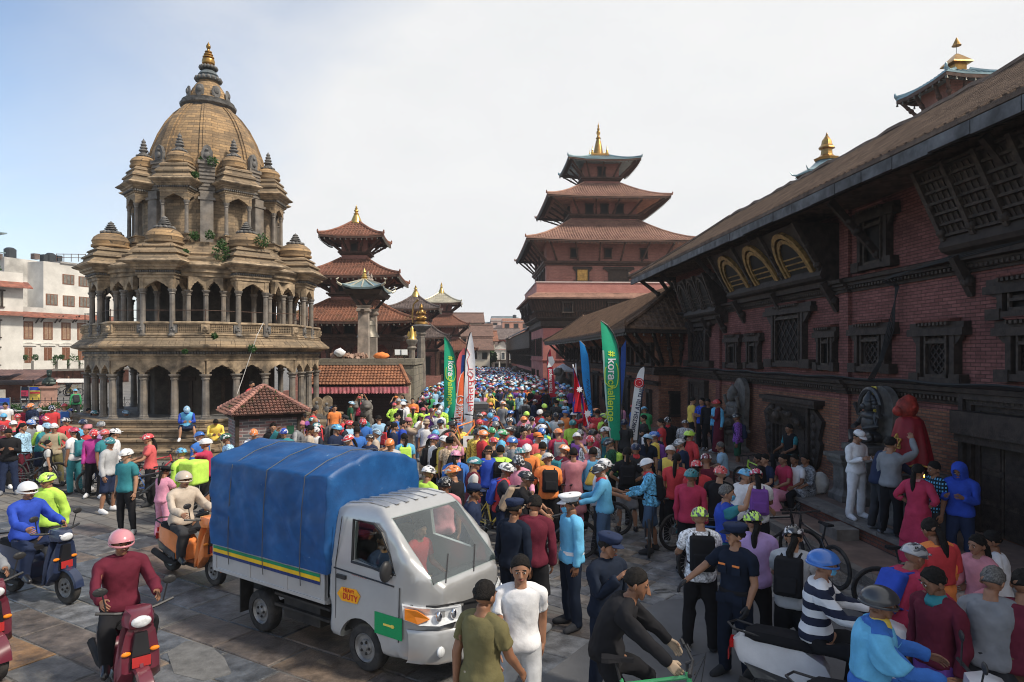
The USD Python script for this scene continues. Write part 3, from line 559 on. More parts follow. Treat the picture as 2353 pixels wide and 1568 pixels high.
def paving(parent_name,piece,region,ang,rows,lens,mats,z,skip=None,wts=None,gap=0.014):
    root=UsdGeom.Xform.Define(stage,newpath('/World',parent_name)).GetPrim();meta(root,kind='structure')
    rg=random.Random(parent_name);c,s=math.cos(ang),math.sin(ang)
    xs,ys=np.array(region.exterior.xy[0]),np.array(region.exterior.xy[1])
    a,b=xs*c+ys*s,-xs*s+ys*c;bb=b.min()
    while bb<b.max():
        h=rg.uniform(*rows);aa=a.min()-rg.uniform(0,1)
        while aa<a.max():
            w=rg.uniform(*lens);ca,cb=aa+w/2,bb+h/2
            px,py=ca*c-cb*s,ca*s+cb*c;P=Point(px,py)
            if region.contains(P) and not (skip is not None and skip.buffer(-0.35).contains(P)):
                j=lambda:rg.uniform(-0.012,0.012)
                q=np.array([(aa+gap+j(),bb+gap+j()),(aa+w-gap+j(),bb+gap+j()),(aa+w-gap+j(),bb+h-gap+j()),(aa+gap+j(),bb+h-gap+j())])
                q=np.column_stack([q[:,0]*c-q[:,1]*s,q[:,0]*s+q[:,1]*c]);cen=q.mean(0)
                zz=z+rg.uniform(-0.004,0.003);tilt=[rg.uniform(-0.003,0.003) for _ in range(4)]
                k=1-0.02/min(w,h)
                m=MB();m.loft([np.column_stack([q,np.full(4,z-0.05)]),np.column_stack([q,zz-0.010+np.array(tilt)]),np.column_stack([cen+(q-cen)*k,zz+np.array(tilt)])])
                put(piece,m,rg.choices(mats,wts)[0],root)
            aa+=w
        bb+=h
    return root
SLAB=slab_mats('slab',[(0.095,0.105,0.12),(0.14,0.135,0.13),(0.16,0.12,0.09),(0.25,0.145,0.07),(0.065,0.072,0.082),(0.15,0.155,0.165),(0.12,0.10,0.088)])
paving('plaza_paving','paving_slab',Polygon([(-12.5,4.2),(1.2,4.2),(1.3,9.2),(-0.5,10.5),(-3.0,13.2),(-12.5,15.5)]),math.radians(-31),(0.5,0.74),(0.62,1.25),SLAB,0.0,ASPH,(4,4,3,1,2,3,3))
PAVER=slab_mats('paver',[(0.20,0.205,0.215),(0.25,0.245,0.235),(0.27,0.225,0.185),(0.165,0.17,0.18)])
paving('street_paving','paver',Polygon([(-0.2,10.2),(2.4,9.9),(5.55,9.7),(5.3,15.3),(2.0,16.0),(0.6,15.6)]),math.radians(-40),(0.30,0.34),(0.55,0.66),PAVER,0.0,ASPH,(4,3,2,2),gap=0.008)
m_asph=M('asphalt',(0.145,0.147,0.152),rough=0.75,var=0.13,scale=0.9,bump=0.5,bscale=120,dirt=((0.105,0.105,0.11),0.7),obj=False)
m=MB();m.plate(ASPH,(1,0,0),(0,1,0),(0,0,-0.013),0.021);put('road',m,m_asph,kind='structure')
m=MB();m.plate(Polygon([gnd(x,y)[:2] for x,y in ((395,1500),(430,1478),(478,1492),(505,1515),(520,1548),(470,1560),(410,1545))]).buffer(0.05),(1,0,0),(0,1,0),(0,0,-0.012),0.019)
put('concrete_patch',m,M('patch_concrete',(0.15,0.15,0.15),rough=0.85,var=0.2,scale=6,bump=0.5,bscale=40),kind='structure')
# the pavement and the brick plinth along the palace
root=UsdGeom.Xform.Define(stage,'/World/palace_pavement');root.AddTranslateOp().Set(Gf.Vec3d(9.2,0,0));root.AddRotateZOp().Set(93.25);root=meta(root.GetPrim(),kind='structure')
_used['/World']['palace_pavement']=1
m_pave=M('pavement_brick',(0.20,0.135,0.105),rough=0.8,var=0.2,scale=3,bump=0.4,bscale=25,dirt=((0.09,0.075,0.065),0.6))
m_edge=M('plinth_stone',(0.16,0.145,0.13),rough=0.75,var=0.22,scale=4,bump=0.4,bscale=20)
m_face=BRICK('plinth_brick',(0.21,0.075,0.05),(0.28,0.11,0.075),(0.10,0.085,0.075),bw=0.23,rh=0.07,ms=0.01)
m=MB();m.box(0,30.2,1.9,2.82,-0.01,0.15);put('paving',m,m_pave,root)
for k in range(26):
    m=MB();s0=1.0+k*1.12;m.box(s0+0.008,s0+1.112,2.82,3.0,-0.01,0.156);put('kerb_stone',m,m_edge,root)
m=MB();m.box(0,30.2,0.0,1.86,-0.01,0.37);put('plinth',m,m_face,root)
for k in range(28):
    m=MB();s0=1.0+k*1.04;o=random.uniform(-0.006,0.006);m.box(s0+0.006,s0+1.034,1.5,1.93+o,0.37,0.45+o/2);put('edge_stone',m,m_edge,root)
m=MB();m.box(0,30.2,0.0,1.497,0.37,0.444);put('plinth_top',m,m_pave,root)
m=MB();p=pal(13.0,2.2);m.box(12.95,13.6,1.95,2.38,0.15,0.36);put('step_block',m,m_edge,root)
# ================================================================ the octagonal stone temple
TC,TPH=np.array([-13.34,30.0,0]),0.3975         # centre; its front corner lies TPH from -y towards +x
m_ts=BRICK('temple_stone',(0.37,0.268,0.168),(0.20,0.158,0.11),(0.15,0.115,0.08),bw=0.46,rh=0.13,ms=0.008,mode=2.0,bump=0.6,stain=(0.055,0.045,0.038),stain_amt=0.8,stain_scale=1.1)
m_tdome=BRICK('temple_dome_stone',(0.43,0.28,0.145),(0.24,0.17,0.105),(0.13,0.10,0.07),bw=0.42,rh=0.125,ms=0.007,mode=1.7,bump=0.8,stain=(0.075,0.06,0.048),stain_amt=0.75,stain_scale=0.9)
m_tcol=M('temple_column_stone',(0.165,0.15,0.135),rough=0.7,var=0.3,scale=3,bump=0.4,bscale=30,dirt=((0.30,0.23,0.16),0.5))
m_tmould=M('temple_moulding_stone',(0.33,0.25,0.165),rough=0.8,var=0.42,scale=2.8,bump=0.6,bscale=22,dirt=((0.05,0.043,0.037),0.9))
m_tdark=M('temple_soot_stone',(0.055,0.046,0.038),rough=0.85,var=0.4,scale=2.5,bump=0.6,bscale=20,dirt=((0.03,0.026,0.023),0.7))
m_tgrey=M('temple_grey_stone',(0.14,0.135,0.13),rough=0.7,var=0.3,scale=5,bump=0.6,bscale=25,dirt=((0.05,0.047,0.045),0.6))
m_gold=M('old_gold',(0.40,0.23,0.07),rough=0.34,metal=0.85,var=0.22,scale=5,dirt=((0.12,0.08,0.04),0.5))
m_wood=M('dark_wood',(0.045,0.030,0.022),rough=0.7,var=0.35,scale=6,bump=0.5,bscale=30)
m_leaf=usdkit.material(stage,'/World/Looks/weed_leaf',{'oi':('geometry',{}),'r':('rgb_ramp',{'ramp':[(0,(.03,.085,.015)),(.6,(.055,.14,.025)),(1,(.11,.19,.035))]}),'p':('principled_bsdf',{'roughness':.55}),'t':('translucent_bsdf',{}),'m':('mix_closure',{'fac':.3})},
    [('oi.random_per_island','r.fac'),('r.color','p.base_color'),('r.color','t.color'),('p.BSDF','m.closure1'),('t.BSDF','m.closure2')],surface='m.closure')
temple=thing('stone_temple','tall octagonal stone temple with pillared galleries and a ribbed dome','temple',TC,TPH)
# local: corner k points to angle -90deg + 45k
def octa(r,n=8,off=0.0):a=-PI/2+off+np.arange(n)*2*PI/n;return np.column_stack([r*np.cos(a),r*np.sin(a)])
def oct_loft(prof,jag=0.0):
    m=MB();m.loft([np.column_stack([octa(r),np.full(8,z)]) for r,z in prof]);return m
def oct_ledge(name,prof,mat):put(name,oct_loft(prof),mat,temple)
# stepped plinth, each course a ring of stones
for i,(r,z0,z1) in enumerate(((6.95,-.02,.33),(6.35,.30,.64),(5.80,.62,.94),(5.22,.92,1.22))):
    put('plinth_step',oct_loft([(r-.03,z0),(r,z0+.05),(r-.02,z1-.10),(r+.04,z1-.08),(r+.04,z1-.015),(r+.02,z1)]),m_ts,temple)
# core of the ground floor with dark door openings
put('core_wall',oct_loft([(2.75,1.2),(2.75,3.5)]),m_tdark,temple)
def face_frame(k,ap):# k-th face (between corner k and k+1): midpoint, outward, along
    a=-PI/2+PI/8+k*PI/4;o=np.array([math.cos(a),math.sin(a)]);u=np.array([-o[1],o[0]]);return o*ap,o,u,a
def column(m,c,z0,z1,r,ang):
    m.at((c[0],c[1],0),ang)
    h=z1-z0
    m.lathe([(r*1.42,z0),(r*1.42,z0+.05),(r*1.18,z0+.07),(r*1.18,z0+.12),(r*1.0,z0+.15),(r*.96,z0+h*.5),(r*.9,z1-.22),(r*1.15,z1-.20),(r*1.15,z1-.16),(r*.95,z1-.14),(r*1.25,z1-.08),(r*1.6,z1-.05),(r*1.6,z1)],8,ph=PI/8);m.at()
def arch_panel(m,p,u,o,w,z0,z1,thick,lobes=3,low=.0):
    """A slab with a cusped pointed arch cut out of its lower edge, between two capitals."""
    t=[];a=w/2-.09
    cusp=[(a,0),(a*.98,.06),(a*.82,.10),(a*.80,.16),(a*.58,.19),(a*.52,.25),(a*.28,.265),(a*.18,.31),(0,.345)]
    k=(z1-z0)*.68/.345
    pts=[(-w/2,0)]+[(-x,y*k) for x,y in cusp]+[(x,y*k) for x,y in cusp[-2::-1]]+[(w/2,0),(w/2,z1-z0),(-w/2,z1-z0)]
    m.plate(pts,(u[0],u[1],0),(0,0,1),(p[0]+o[0]*(thick/2)-0,p[1]+o[1]*(thick/2),z0),-thick)
RC=4.58;AP=RC*math.cos(PI/8);SIDE=2*RC*math.sin(PI/8)
corners=octa(RC)
for k in range(8):
    p,o,u,a=face_frame(k,AP)
    for j in range(3):
        c=corners[k]+(corners[(k+1) % 8]-corners[k])*j/3
        m=MB();column(m,c,1.22,2.91,.135,a);put('column',m,m_tcol,temple,smooth=35)
    for j in (-1,0,1):
        q=p+u*j*SIDE/3;m=MB();arch_panel(m,q,u,o,SIDE/3+(.0),2.91,3.42,.22);put('arch',m,m_tmould,temple)
        m=MB();m.at((q[0]+o[0]*.115+u[0]*SIDE/6,q[1]+o[1]*.115+u[1]*SIDE/6,3.04),a+PI/2,None);m.lathe([(.0,-.015),(.105,-.015),(.105,.01),(.08,.02),(.0,.025)],10)
    # doorway or lattice in the core wall
    pc=o*(2.75*math.cos(PI/8));m=MB();m.at((pc[0],pc[1],0),a+PI/2)
    for sx in (-1,1):m.box(sx*.42-.07,sx*.42+.07,-.06,.10,1.22,2.6)
    m.box(-.62,.62,-.06,.12,2.6,2.76);put('door_frame',m,m_wood,temple)
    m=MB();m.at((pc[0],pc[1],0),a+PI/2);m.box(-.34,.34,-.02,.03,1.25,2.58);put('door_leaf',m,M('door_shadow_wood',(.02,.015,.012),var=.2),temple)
# low parapet stones with lion faces at the foot of the columns
put('floor_slab',oct_loft([(5.0,1.18),(5.0,1.235)]),m_tgrey,temple)
put('entablature',oct_loft([(4.45,3.42),(4.72,3.42),(4.74,3.50),(4.69,3.52),(4.69,3.58),(4.76,3.60),(4.76,3.66),(4.71,3.67)]),m_tmould,temple)
m=MB()
for k in range(8):
    p,o,u,a=face_frame(k,4.74*math.cos(PI/8));n=34
    for j in range(n):
        q=p+u*((j+.5)/n-.5)*2*4.74*math.sin(PI/8);m.at((q[0],q[1],0),a);m.box(-.10,.04,-.034,.034,3.675,3.755)
put('dentils',m,m_tgrey,temple,kind='stuff')
put('cornice',oct_loft([(4.70,3.67),(4.70,3.77),(4.86,3.79),(4.88,3.84),(4.96,3.86),(5.14,3.90),(5.16,3.94),(4.98,4.10),(4.82,4.24),(4.76,4.27),(4.80,4.30),(4.80,4.34),(4.70,4.35)]),m_tmould,temple)
# eave stones along the slope: each its own block
for k in range(8):
    p,o,u,a=face_frame(k,0);n=7;s0=5.17*math.sin(PI/8);s1=4.80*math.sin(PI/8)
    for j in range(n):
        m=MB();t0,t1=(j/n-.5)*2,((j+1)/n-.5)*2;e=random.uniform(-.012,.02);g=.006
        A=lambda t,s,r,z,dg:(o[0]*r+u[0]*(t*s+dg),o[1]*r+u[1]*(t*s+dg),z)
        c8=math.cos(PI/8)
        lo,hi=5.17*c8+e,4.83*c8
        m.loft([[A(t0,s0,lo,3.915,g),A(t1,s0,lo,3.915,-g),A(t1,s1,hi,4.19,-g),A(t0,s1,hi,4.19,g)],[A(t0,s0,lo+.01,3.975+e,g),A(t1,s0,lo+.01,3.975+e,-g),A(t1,s1,hi,4.27,-g),A(t0,s1,hi,4.27,g)]])
        put('eave_stone',m,m_ts,temple)
# gallery floor and parapet with pierced panels
put('gallery_floor',oct_loft([(4.7,4.28),(4.7,4.36)]),m_tgrey,temple)
put('parapet_base',oct_loft([(4.55,4.34),(4.74,4.35),(4.78,4.40),(4.72,4.44),(4.72,4.47),(4.55,4.47)]),m_tmould,temple)
put('parapet_rail',oct_loft([(4.45,4.78),(4.72,4.78),(4.79,4.82),(4.79,4.86),(4.72,4.90),(4.45,4.90)]),m_tmould,temple)
RP=4.71
for k in range(8):
    p,o,u,a=face_frame(k,RP*math.cos(PI/8));L=2*RP*math.sin(PI/8)
    for j in range(3):
        q=p+u*((j+.5)/3-.5)*L;m=MB();w=L/3-.34
        tri_=MB();tri_.at((q[0],q[1],0),a+PI/2)
        holes=[Point(x,z).buffer(.022,2) for x in np.arange(-w/2+.06,w/2-.04,.072) for z in (4.535,4.60,4.665,4.73)]
        from shapely.ops import unary_union
        panel=Polygon([(-w/2,4.47),(w/2,4.47),(w/2,4.78),(-w/2,4.78)]).difference(unary_union(holes))
        tri_.plate(panel,(1,0,0),(0,0,1),(0,.03,0),.05);put('pierced_panel',tri_,m_ts,temple)
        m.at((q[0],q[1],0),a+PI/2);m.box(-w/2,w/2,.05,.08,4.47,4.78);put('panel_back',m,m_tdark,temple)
    for j in range(3):
        q=p+u*(j/3-.5)*L;aa=a+PI/2-(PI/8 if j==0 else 0);m=MB();m.at((q[0],q[1],0),aa)
        m.loft([[(x,-.05-d,z) for x,z in ((-.15,4.47),(.15,4.47),(.15,4.78),(-.15,4.78))] for d in (-.1,0.0)]);m.ball((0,-.05,4.62),.1,1,(1,.55,1.25));m.ball((0,-.09,4.68),.045,1);[m.ball((sx*.05,-.07,4.57),.05,1) for sx in (-1,1)]
        put('carved_post',m,m_tgrey if j else m_tmould,temple)
# iron rail on the parapet
m=MB();R2=octa(4.66)
for z in (5.32,):
    for k in range(8):m.tube([(*R2[k],z),(*R2[(k+1) % 8],z)],.014,5)
for k in range(8):
    m.tube([(*R2[k],4.9),(*R2[k],5.36)],.016,5);mid=(R2[k]+R2[(k+1) % 8])/2;m.tube([(*mid,4.9),(*mid,5.32)],.014,5)
put('iron_rail',m,M('rusty_iron',(.10,.06,.045),rough=.7,metal=.3,var=.3,scale=20),temple)
# ---- pavilions (chattris) of the two upper tiers
def chattri(tag_,rho,w,d,z0,zc,zt,fin,k,dome_r,niche=False):
    """Pavilion on face k: centre at rho; w across, d deep; columns from z0 to zc; entablature to zt; finial top fin."""
    p,o,u,a=face_frame(k,rho);T=lambda:MB().at((p[0],p[1],0),a+PI/2)      # local -y is outward
    pv=temple
    hw,hd=w/2,d/2;cr=.075 if niche else .105
    for sx in (-1,1):
        for sy in (-1,1):
            m=T();m.R,m.t=rotz(a+PI/2),np.array([p[0],p[1],0]);c=(sx*hw,sy*hd)
            h=zc-z0
            m.lathe([(cr*1.4,z0),(cr*1.4,z0+.05),(cr,z0+.08),(cr*.95,z0+h*.5),(cr*.9,zc-.2),(cr*1.2,zc-.17),(cr,zc-.13),(cr*1.5,zc-.04),(cr*1.5,zc)],8,(c[0],c[1],0),PI/8);put('column',m,m_tcol,pv,smooth=35)
    # arches on the three open sides
    zb=zc+(zt-zc)*.36
    for (q,uu,oo,ww) in (((0,-hd),(1,0),(0,-1),w),((-hw,0),(0,1),(-1,0),d),((hw,0),(0,1),(1,0),d)):
        m=T();ww2=ww+cr*2-.0;t=[];aa=ww/2-cr;z_=zb-zc
        cusp=[(aa,0),(aa*.95,.07),(aa*.78,.11),(aa*.62,.19),(aa*.45,.22),(aa*.25,.28),(0,.33)];kk=z_*.78/.33
        pts=[(-ww2/2,0)]+[(-x,y*kk) for x,y in cusp]+[(x,y*kk) for x,y in cusp[-2::-1]]+[(ww2/2,0),(ww2/2,z_),(-ww2/2,z_)]
        th=.16;m.plate(pts,(uu[0],uu[1],0),(0,0,1),(q[0]+oo[0]*th/2*(1 if uu[0] else 1),q[1]+oo[1]*th/2,zc),-th if (uu[0] or oo[0]>0) else th);put('arch',m,m_tmould if not niche else m_ts,pv)
    ek=.70 if niche else 1.0;sq=lambda e,z:np.array([(-hw-e*ek,-hd-e*ek,z),(hw+e*ek,-hd-e*ek,z),(hw+e*ek,hd+.45,z),(-hw-e*ek,hd+.45,z)])
    H=zt-zb;m=T();m.loft([sq(.10,zb),sq(.13,zb+H*.03),sq(.13,zb+H*.18),sq(.19,zb+H*.20),sq(.19,zb+H*.28),sq(.15,zb+H*.30),sq(.15,zb+H*.42),sq(.26,zb+H*.46),sq(.27,zb+H*.54),sq(.36,zb+H*.60),sq(.37,zb+H*.68),sq(.56,zb+H*.80),sq(.60,zb+H*.87),sq(.44,zb+H)]);put('entablature',m,m_tmould,pv)
    m=T()
    for j in range(int((w+.4)/.085)):m.box(-hw-.17+j*.085,-hw-.125+j*.085,-hd-.215,-hd-.15,zb+H*.31,zb+H*.41)
    for sx in (-1,1):
        for j in range(int((d+.3)/.085)):m.box(sx*(hw+.15),sx*(hw+.205),-hd-.12+j*.085,-hd-.075+j*.085,zb+H*.30,zb+H*.41)
    put('dentils',m,m_tgrey,pv,kind='stuff')
    # stepped roof to the small dome
    m=T();zz=zt;hd_=dome_r
    st=[(.46,-.02),(.42,.06),(.27,.17),(.25,.24),(.33,.26),(.31,.33),(.14,.44),(.11,.50),(.17,.52),(.14,.58),(.0,.66)]
    if niche:st=[(x*.95,z*1.0) for x,z in st]
    m.loft([sq(e,zz-.02+z) for e,z in st]);zz+=st[-1][1];put('stepped_roof',m,m_ts,pv)
    m=T();D=dome_r
    m.lathe([(D*.92,zz-.06),(D*1.0,zz),(D*1.12,zz+.03),(D*1.12,zz+.10),(D*1.02,zz+.12),(D*1.05,zz+.2),(D*1.10,zz+.26),(D*.98,zz+D*.34+.2),(D*.76,zz+D*.52+.2),(D*.52,zz+D*.62+.2),(D*.42,zz+D*.64+.2)],24);put('small_dome',m,m_tdome,pv,smooth=40)
    z1=zz+D*.63+.2;m=T();n=12
    for j in range(n):
        t=2*PI*j/n;m.ball((D*.50*math.cos(t),D*.50*math.sin(t),z1+.03),D*.15,1,(1,1,.8))
    m.lathe([(D*.45,z1-.03),(D*.45,z1+.09),(D*.2,z1+.10)],12);put('petal_ring',m,m_tgrey,pv,kind='stuff')
    m=T();hh=fin-z1;prof=[(D*.40,z1+.07),(D*.36,z1+hh*.2),(D*.22,z1+hh*.24)]
    for i in range(4):r=D*(.40-.07*i);za=z1+hh*(.28+.155*i);prof+=[(r*.72,za),(r,za+hh*.05),(r*.95,za+hh*.10),(r*.6,za+hh*.135)]
    m.lathe(prof+[(D*.07,fin-hh*.08),(.004,fin)],12);put('finial',m,m_tgrey,pv,smooth=50)
    m=T()
    if niche:
        m.loft([sq(.14,z0-.30),sq(.14,z0-.24),sq(.06,z0-.22),sq(.06,z0-.06),sq(.13,z0-.04),sq(.13,z0)]);put('pavilion_base',m,m_ts,pv)
        m=T();m.box(-.11,.11,hd-.10,hd+.02,z0,z0+.62);m.ball((0,hd-.12,z0+.48),.075,1);m.ball((0,hd-.12,z0+.27),.12,1,(1,.6,1.3));[m.tube([(s*.1,hd-.14,z0+.38),(s*.2,hd-.16,z0+.25),(s*.13,hd-.2,z0+.45)],.03,5) for s in (-1,1)];put('niche_statue',m,m_tgrey,pv,smooth=40)
for k in range(8):chattri('lower',3.82,1.10,1.05,4.36,6.12,7.22,8.98,k,.62)
# recess columns and wall behind, between the lower pavilions
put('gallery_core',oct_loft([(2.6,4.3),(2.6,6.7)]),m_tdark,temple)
for k in range(8):
    a=-PI/2+k*PI/4;o=np.array([math.cos(a),math.sin(a)]);u=np.array([-o[1],o[0]])
    for j,r in ((0,4.12),(-1,3.95),(1,3.95)):
        m=MB();c=o*r+u*j*.62;column(m,c,4.36,6.12,.10,a);put('column',m,m_tcol,temple,smooth=35)
    for j in (-1,1):
        q=o*4.035+u*j*.31;ang=-j*.27;u2=np.array([u[0]*math.cos(ang)-u[1]*math.sin(ang),u[0]*math.sin(ang)+u[1]*math.cos(ang)]);o2=np.array([u2[1],-u2[0]])
        m=MB();arch_panel(m,q,u2,o2,.66,6.12,6.62,.18);put('arch',m,m_tmould,temple)
S16=lambda r,z,e=0.0:np.array([((r+(0 if i % 2==0 else e))*math.cos(-PI/2+i*PI/8),(r+(0 if i % 2==0 else e))*math.sin(-PI/2+i*PI/8),z) for i in range(16)])
m=MB();m.loft([S16(4.02,6.62),S16(4.2,6.64),S16(4.2,6.76),S16(4.3,6.8),S16(4.3,6.92),S16(4.42,7.0),S16(4.46,7.06),S16(4.2,7.2),S16(4.05,7.24)]);put('entablature',m,m_tmould,temple)
m=MB();m.loft([S16(4.05,7.2),S16(4.08,7.34),S16(3.8,7.48),S16(3.84,7.56),S16(3.55,7.7),S16(3.3,7.95),S16(3.15,8.02),S16(3.15,8.12),S16(2.9,8.16)]);put('terrace_roof',m,m_ts,temple)
# drum behind the upper pavilions
m=MB();m.loft([S16(2.62,8.0),S16(2.62,10.2)]);put('drum',m,m_ts,temple)
for k in range(8):chattri('upper',2.62,.94,.82,8.45,9.75,10.62,12.55,k,.46,True)
for k in range(8):# pilaster between two pavilions, with a carved niche on top
    a=-PI/2+k*PI/4;m=MB();m.at((0,0,0),a+PI/2);m.box(-.24,.24,-2.86,-2.3,8.1,10.2);m.box(-.32,.32,-2.9,-2.3,9.85,9.95);m.box(-.3,.3,-2.6,-2.1,10.2,11.35);m.box(-.34,.34,-2.66,-2.1,11.35,11.5)
    for i in range(7):m.box(-.31,.31,-2.64,-2.1,10.3+i*.15,10.36+i*.15)
    put('pilaster',m,m_tcol,temple)
    m=MB();m.at((0,0,0),a+PI/2);m.plate([(-.2,0),(.2,0),(.22,.35),(.12,.58),(0,.66),(-.12,.58),(-.22,.35)],(1,0,0),(0,0,1),(0,-2.42,11.5),.14);m.ball((0,-2.57,11.95),.07,1);m.ball((0,-2.57,11.73),.12,1,(1,.6,1.1));m.box(-.26,.26,-2.66,-2.2,11.42,11.5);put('niche_statue',m,m_tgrey,temple)
# main dome, ribs, crown
dp=[(2.55,10.1),(2.50,10.7),(2.36,11.5),(2.16,12.35),(1.90,13.05),(1.60,13.62),(1.28,14.05),(1.02,14.3)]
m=MB();m.lathe(dp,48);put('main_dome',m,m_tdome,temple,smooth=True)
for k in range(8):
    a=-PI/2+k*PI/4;o=np.array([math.cos(a),math.sin(a),0]);u=np.array([-o[1],o[0],0])
    for w,e in ((.30,.05),(.17,.10)):
        m=MB();ring=[]
        for r,z in dp[2:]:
            ww=w*(.45+.55*r/2.3);ring.append([o*(r-.06)-u*ww+[0,0,z],o*(r+e)-u*ww+[0,0,z],o*(r+e)+u*ww+[0,0,z],o*(r-.06)+u*ww+[0,0,z]])
        m.loft(ring);put('dome_rib',m,m_tdome,temple)
m=MB();m.lathe([(.98,14.22),(1.02,14.30),(.98,14.36),(1.14,14.44),(1.16,14.52),(1.04,14.56),(1.08,14.66),(.9,14.70)],32);put('crown_cornice',m,m_tgrey,temple,smooth=30)
m=MB()
for j in range(24):t=2*PI*j/24;m.ball((1.07*math.cos(t),1.07*math.sin(t),14.47),.075,1)
put('crown_beads',m,m_tgrey,temple,kind='stuff')
m=MB();m.lathe([(.92,14.66),(.90,14.74),(.80,14.78),(.76,14.95),(.66,15.2),(.52,15.42),(.40,15.55),(.40,15.62)],32);put('crown_bell',m,m_tdome,temple,smooth=30)
for k in range(8):
    a=-PI/2+PI/8+k*PI/4;m=MB();m.at((.84*math.cos(a),.84*math.sin(a),14.72),a+PI/2)
    m.box(-.09,.09,-.08,.08,0,.08);m.lathe([(.0,.0),(.17,.05),(.20,.26),(.14,.46),(0,.52)],12,sy=.35);m.ball((0,-.06,.27),.11,1,(1,.5,1.2));put('medallion',m,m_tgrey,temple,smooth=40)
m=MB();m.lathe([(.40,15.6),(.52,15.64),(.52,15.74),(.40,15.80),(.36,15.86),(.42,15.90),(.34,16.02),(.22,16.12)],24);put('crown_neck',m,M('bluish_lead',(.12,.14,.15),rough=.5,var=.3,scale=6),temple,smooth=40)
for r,z,s in ((.50,15.70,.085),(.33,16.22,.075)):
    m=MB();n=16
    for j in range(n):t=2*PI*j/n;m.ball((r*math.cos(t),r*math.sin(t),z),s,1,(1,1,1.1))
    m.lathe([(r*.9,z-.06),(r*.9,z+.06)],16);put('petal_ring',m,m_tgrey,temple,kind='stuff')
m=MB();m.lathe([(.24,16.28),(.17,16.34),(.26,16.42),(.27,16.52),(.25,16.60),(.15,16.65),(.24,16.68),(.24,16.71),(.14,16.78),(.19,16.80),(.19,16.83),(.10,16.90),(.15,16.92),(.15,16.95),(.06,17.0),(.05,17.06),(.10,17.14),(.09,17.22),(.02,17.34),(.004,17.4)],24);put('gilt_finial',m,m_gold,temple,smooth=40)
# weeds sprouting from the joints
def leaf_clump(m,c,r,n,size,rg,flat=1.0):
    for _ in range(n):
        d=rg.normal(size=3);d /= np.linalg.norm(d);q=np.asarray(c)+d*r*rg.uniform(.3,1)**.6*np.array([1,1,flat])
        a,b=rg.normal(size=3),rg.normal(size=3);a /= np.linalg.norm(a);b=np.cross(a,b);b /= max(np.linalg.norm(b),1e-6);s=size*rg.uniform(.6,1.3)
        m.add([q-a*s,q+b*s*.55,q+a*s,q-b*s*.55],[(0,1,2,3)])
rg=np.random.default_rng(3)
def on_temple(x,y,Y):p=at(x,y,Y)-TC;return rotz(-TPH) @ p
for x,y,Y,r in ((488,372,27.6,.22),(462,366,27.6,.1),(362,400,28.2,.34),(355,378,28.6,.25),(508,580,26.3,.36),(510,562,26.5,.22),(447,542,26.9,.2),(482,541,26.9,.2),(602,553,27,.3),(296,575,28,.35),(284,600,28,.3),(448,402,27,.16),(493,773,25.1,.12),(579,802,25.0,.16),(425,808,25.0,.1),(350,405,29.0,.3),(425,580,26.3,.14)):
    m=MB();c=on_temple(x,y,Y);leaf_clump(m,c,r,int(60+500*r),.05,rg);put('weed',m,m_leaf,temple,kind='stuff')
# loose cable hanging from the gallery
m=MB();pts=[at(*q) for q in ((605,742,25.3),(590,772,25.0),(569,836,24.9),(556,874,24.8),(545,905,24.6))];m.tube(pts,.012,6)
put('hanging_rope',m,M('white_rope',(.55,.53,.5),var=.1),None,label='white rope hanging from the parapet of the stone temple',cat='rope')
# ================================================================ pagodas and towers
def TILE(name,c1,c2,spots=(0.06,0.04,0.03),amt=0.5,fr=9.0,green=None):
    """Small clay tiles: courses come from the geometry, the run of each course from a wave along x or y."""
    if name in _mats:return _mats[name]
    n={'tc':('texture_coordinate',{}),'v':('voronoi_texture',{'scale':5.5,'randomness':0.9}),'r':('rgb_ramp',{'ramp':[(0,c1),(0.5,[(a+b)/2 for a,b in zip(c1,c2)]),(1,c2)]}),'s':('separate_color',{}),
         'n':('noise_texture',{'scale':1.1,'detail':8,'roughness':0.7}),'r2':('rgb_ramp',{'ramp':[(0.45,(0,0,0)),(0.7,(amt,)*3)]}),'m':('mix',{'color2':spots}),
         'w':('noise_texture',{'scale':30.0,'detail':3}),'b':('bump',{'strength':0.8,'distance':0.04}),'p':('principled_bsdf',{'roughness':0.85,'specular_ior_level':0.2})}
    l=[('tc.object','v.vector'),('v.color','s.color'),('s.r','r.fac'),('tc.object','n.vector'),('n.fac','r2.fac'),('r2.color','m.fac'),('r.color','m.color1'),('tc.object','w.vector'),('w.fac','b.height'),('b.normal','p.normal')]
    if green:
        n.update({'n4':('noise_texture',{'scale':0.5,'detail':9,'roughness':0.75}),'r4':('rgb_ramp',{'ramp':[(0.56,(0,0,0)),(0.68,(0.9,)*3)]}),'m4':('mix',{'color2':green})})
        l+=[('tc.object','n4.vector'),('n4.fac','r4.fac'),('r4.color','m4.fac'),('m.color','m4.color1'),('m4.color','p.base_color')]
    else:l.append(('m.color','p.base_color'))
    _mats[name]=usdkit.material(stage,'/World/Looks/'+name,n,l,surface='p.BSDF');return _mats[name]
m_tile=TILE('clay_tiles',(.30,.135,.09),(.19,.095,.068));m_tileg=TILE('mossy_tiles',(.32,.14,.085),(.20,.095,.065),green=(.07,.10,.03));m_tilegrey=TILE('grey_tiles',(.20,.155,.14),(.12,.095,.09),amt=.7)
m_tiledim=TILE('weathered_tiles',(.17,.12,.09),(.10,.07,.055),amt=.7)
m_metal=M('roof_metal',(.20,.30,.33),rough=.4,metal=.4,var=.2,scale=1.5,dirt=((.30,.34,.33),.5));m_metalpale=M('roof_metal_pale',(.50,.46,.36),rough=.45,metal=.3,var=.15,scale=2)
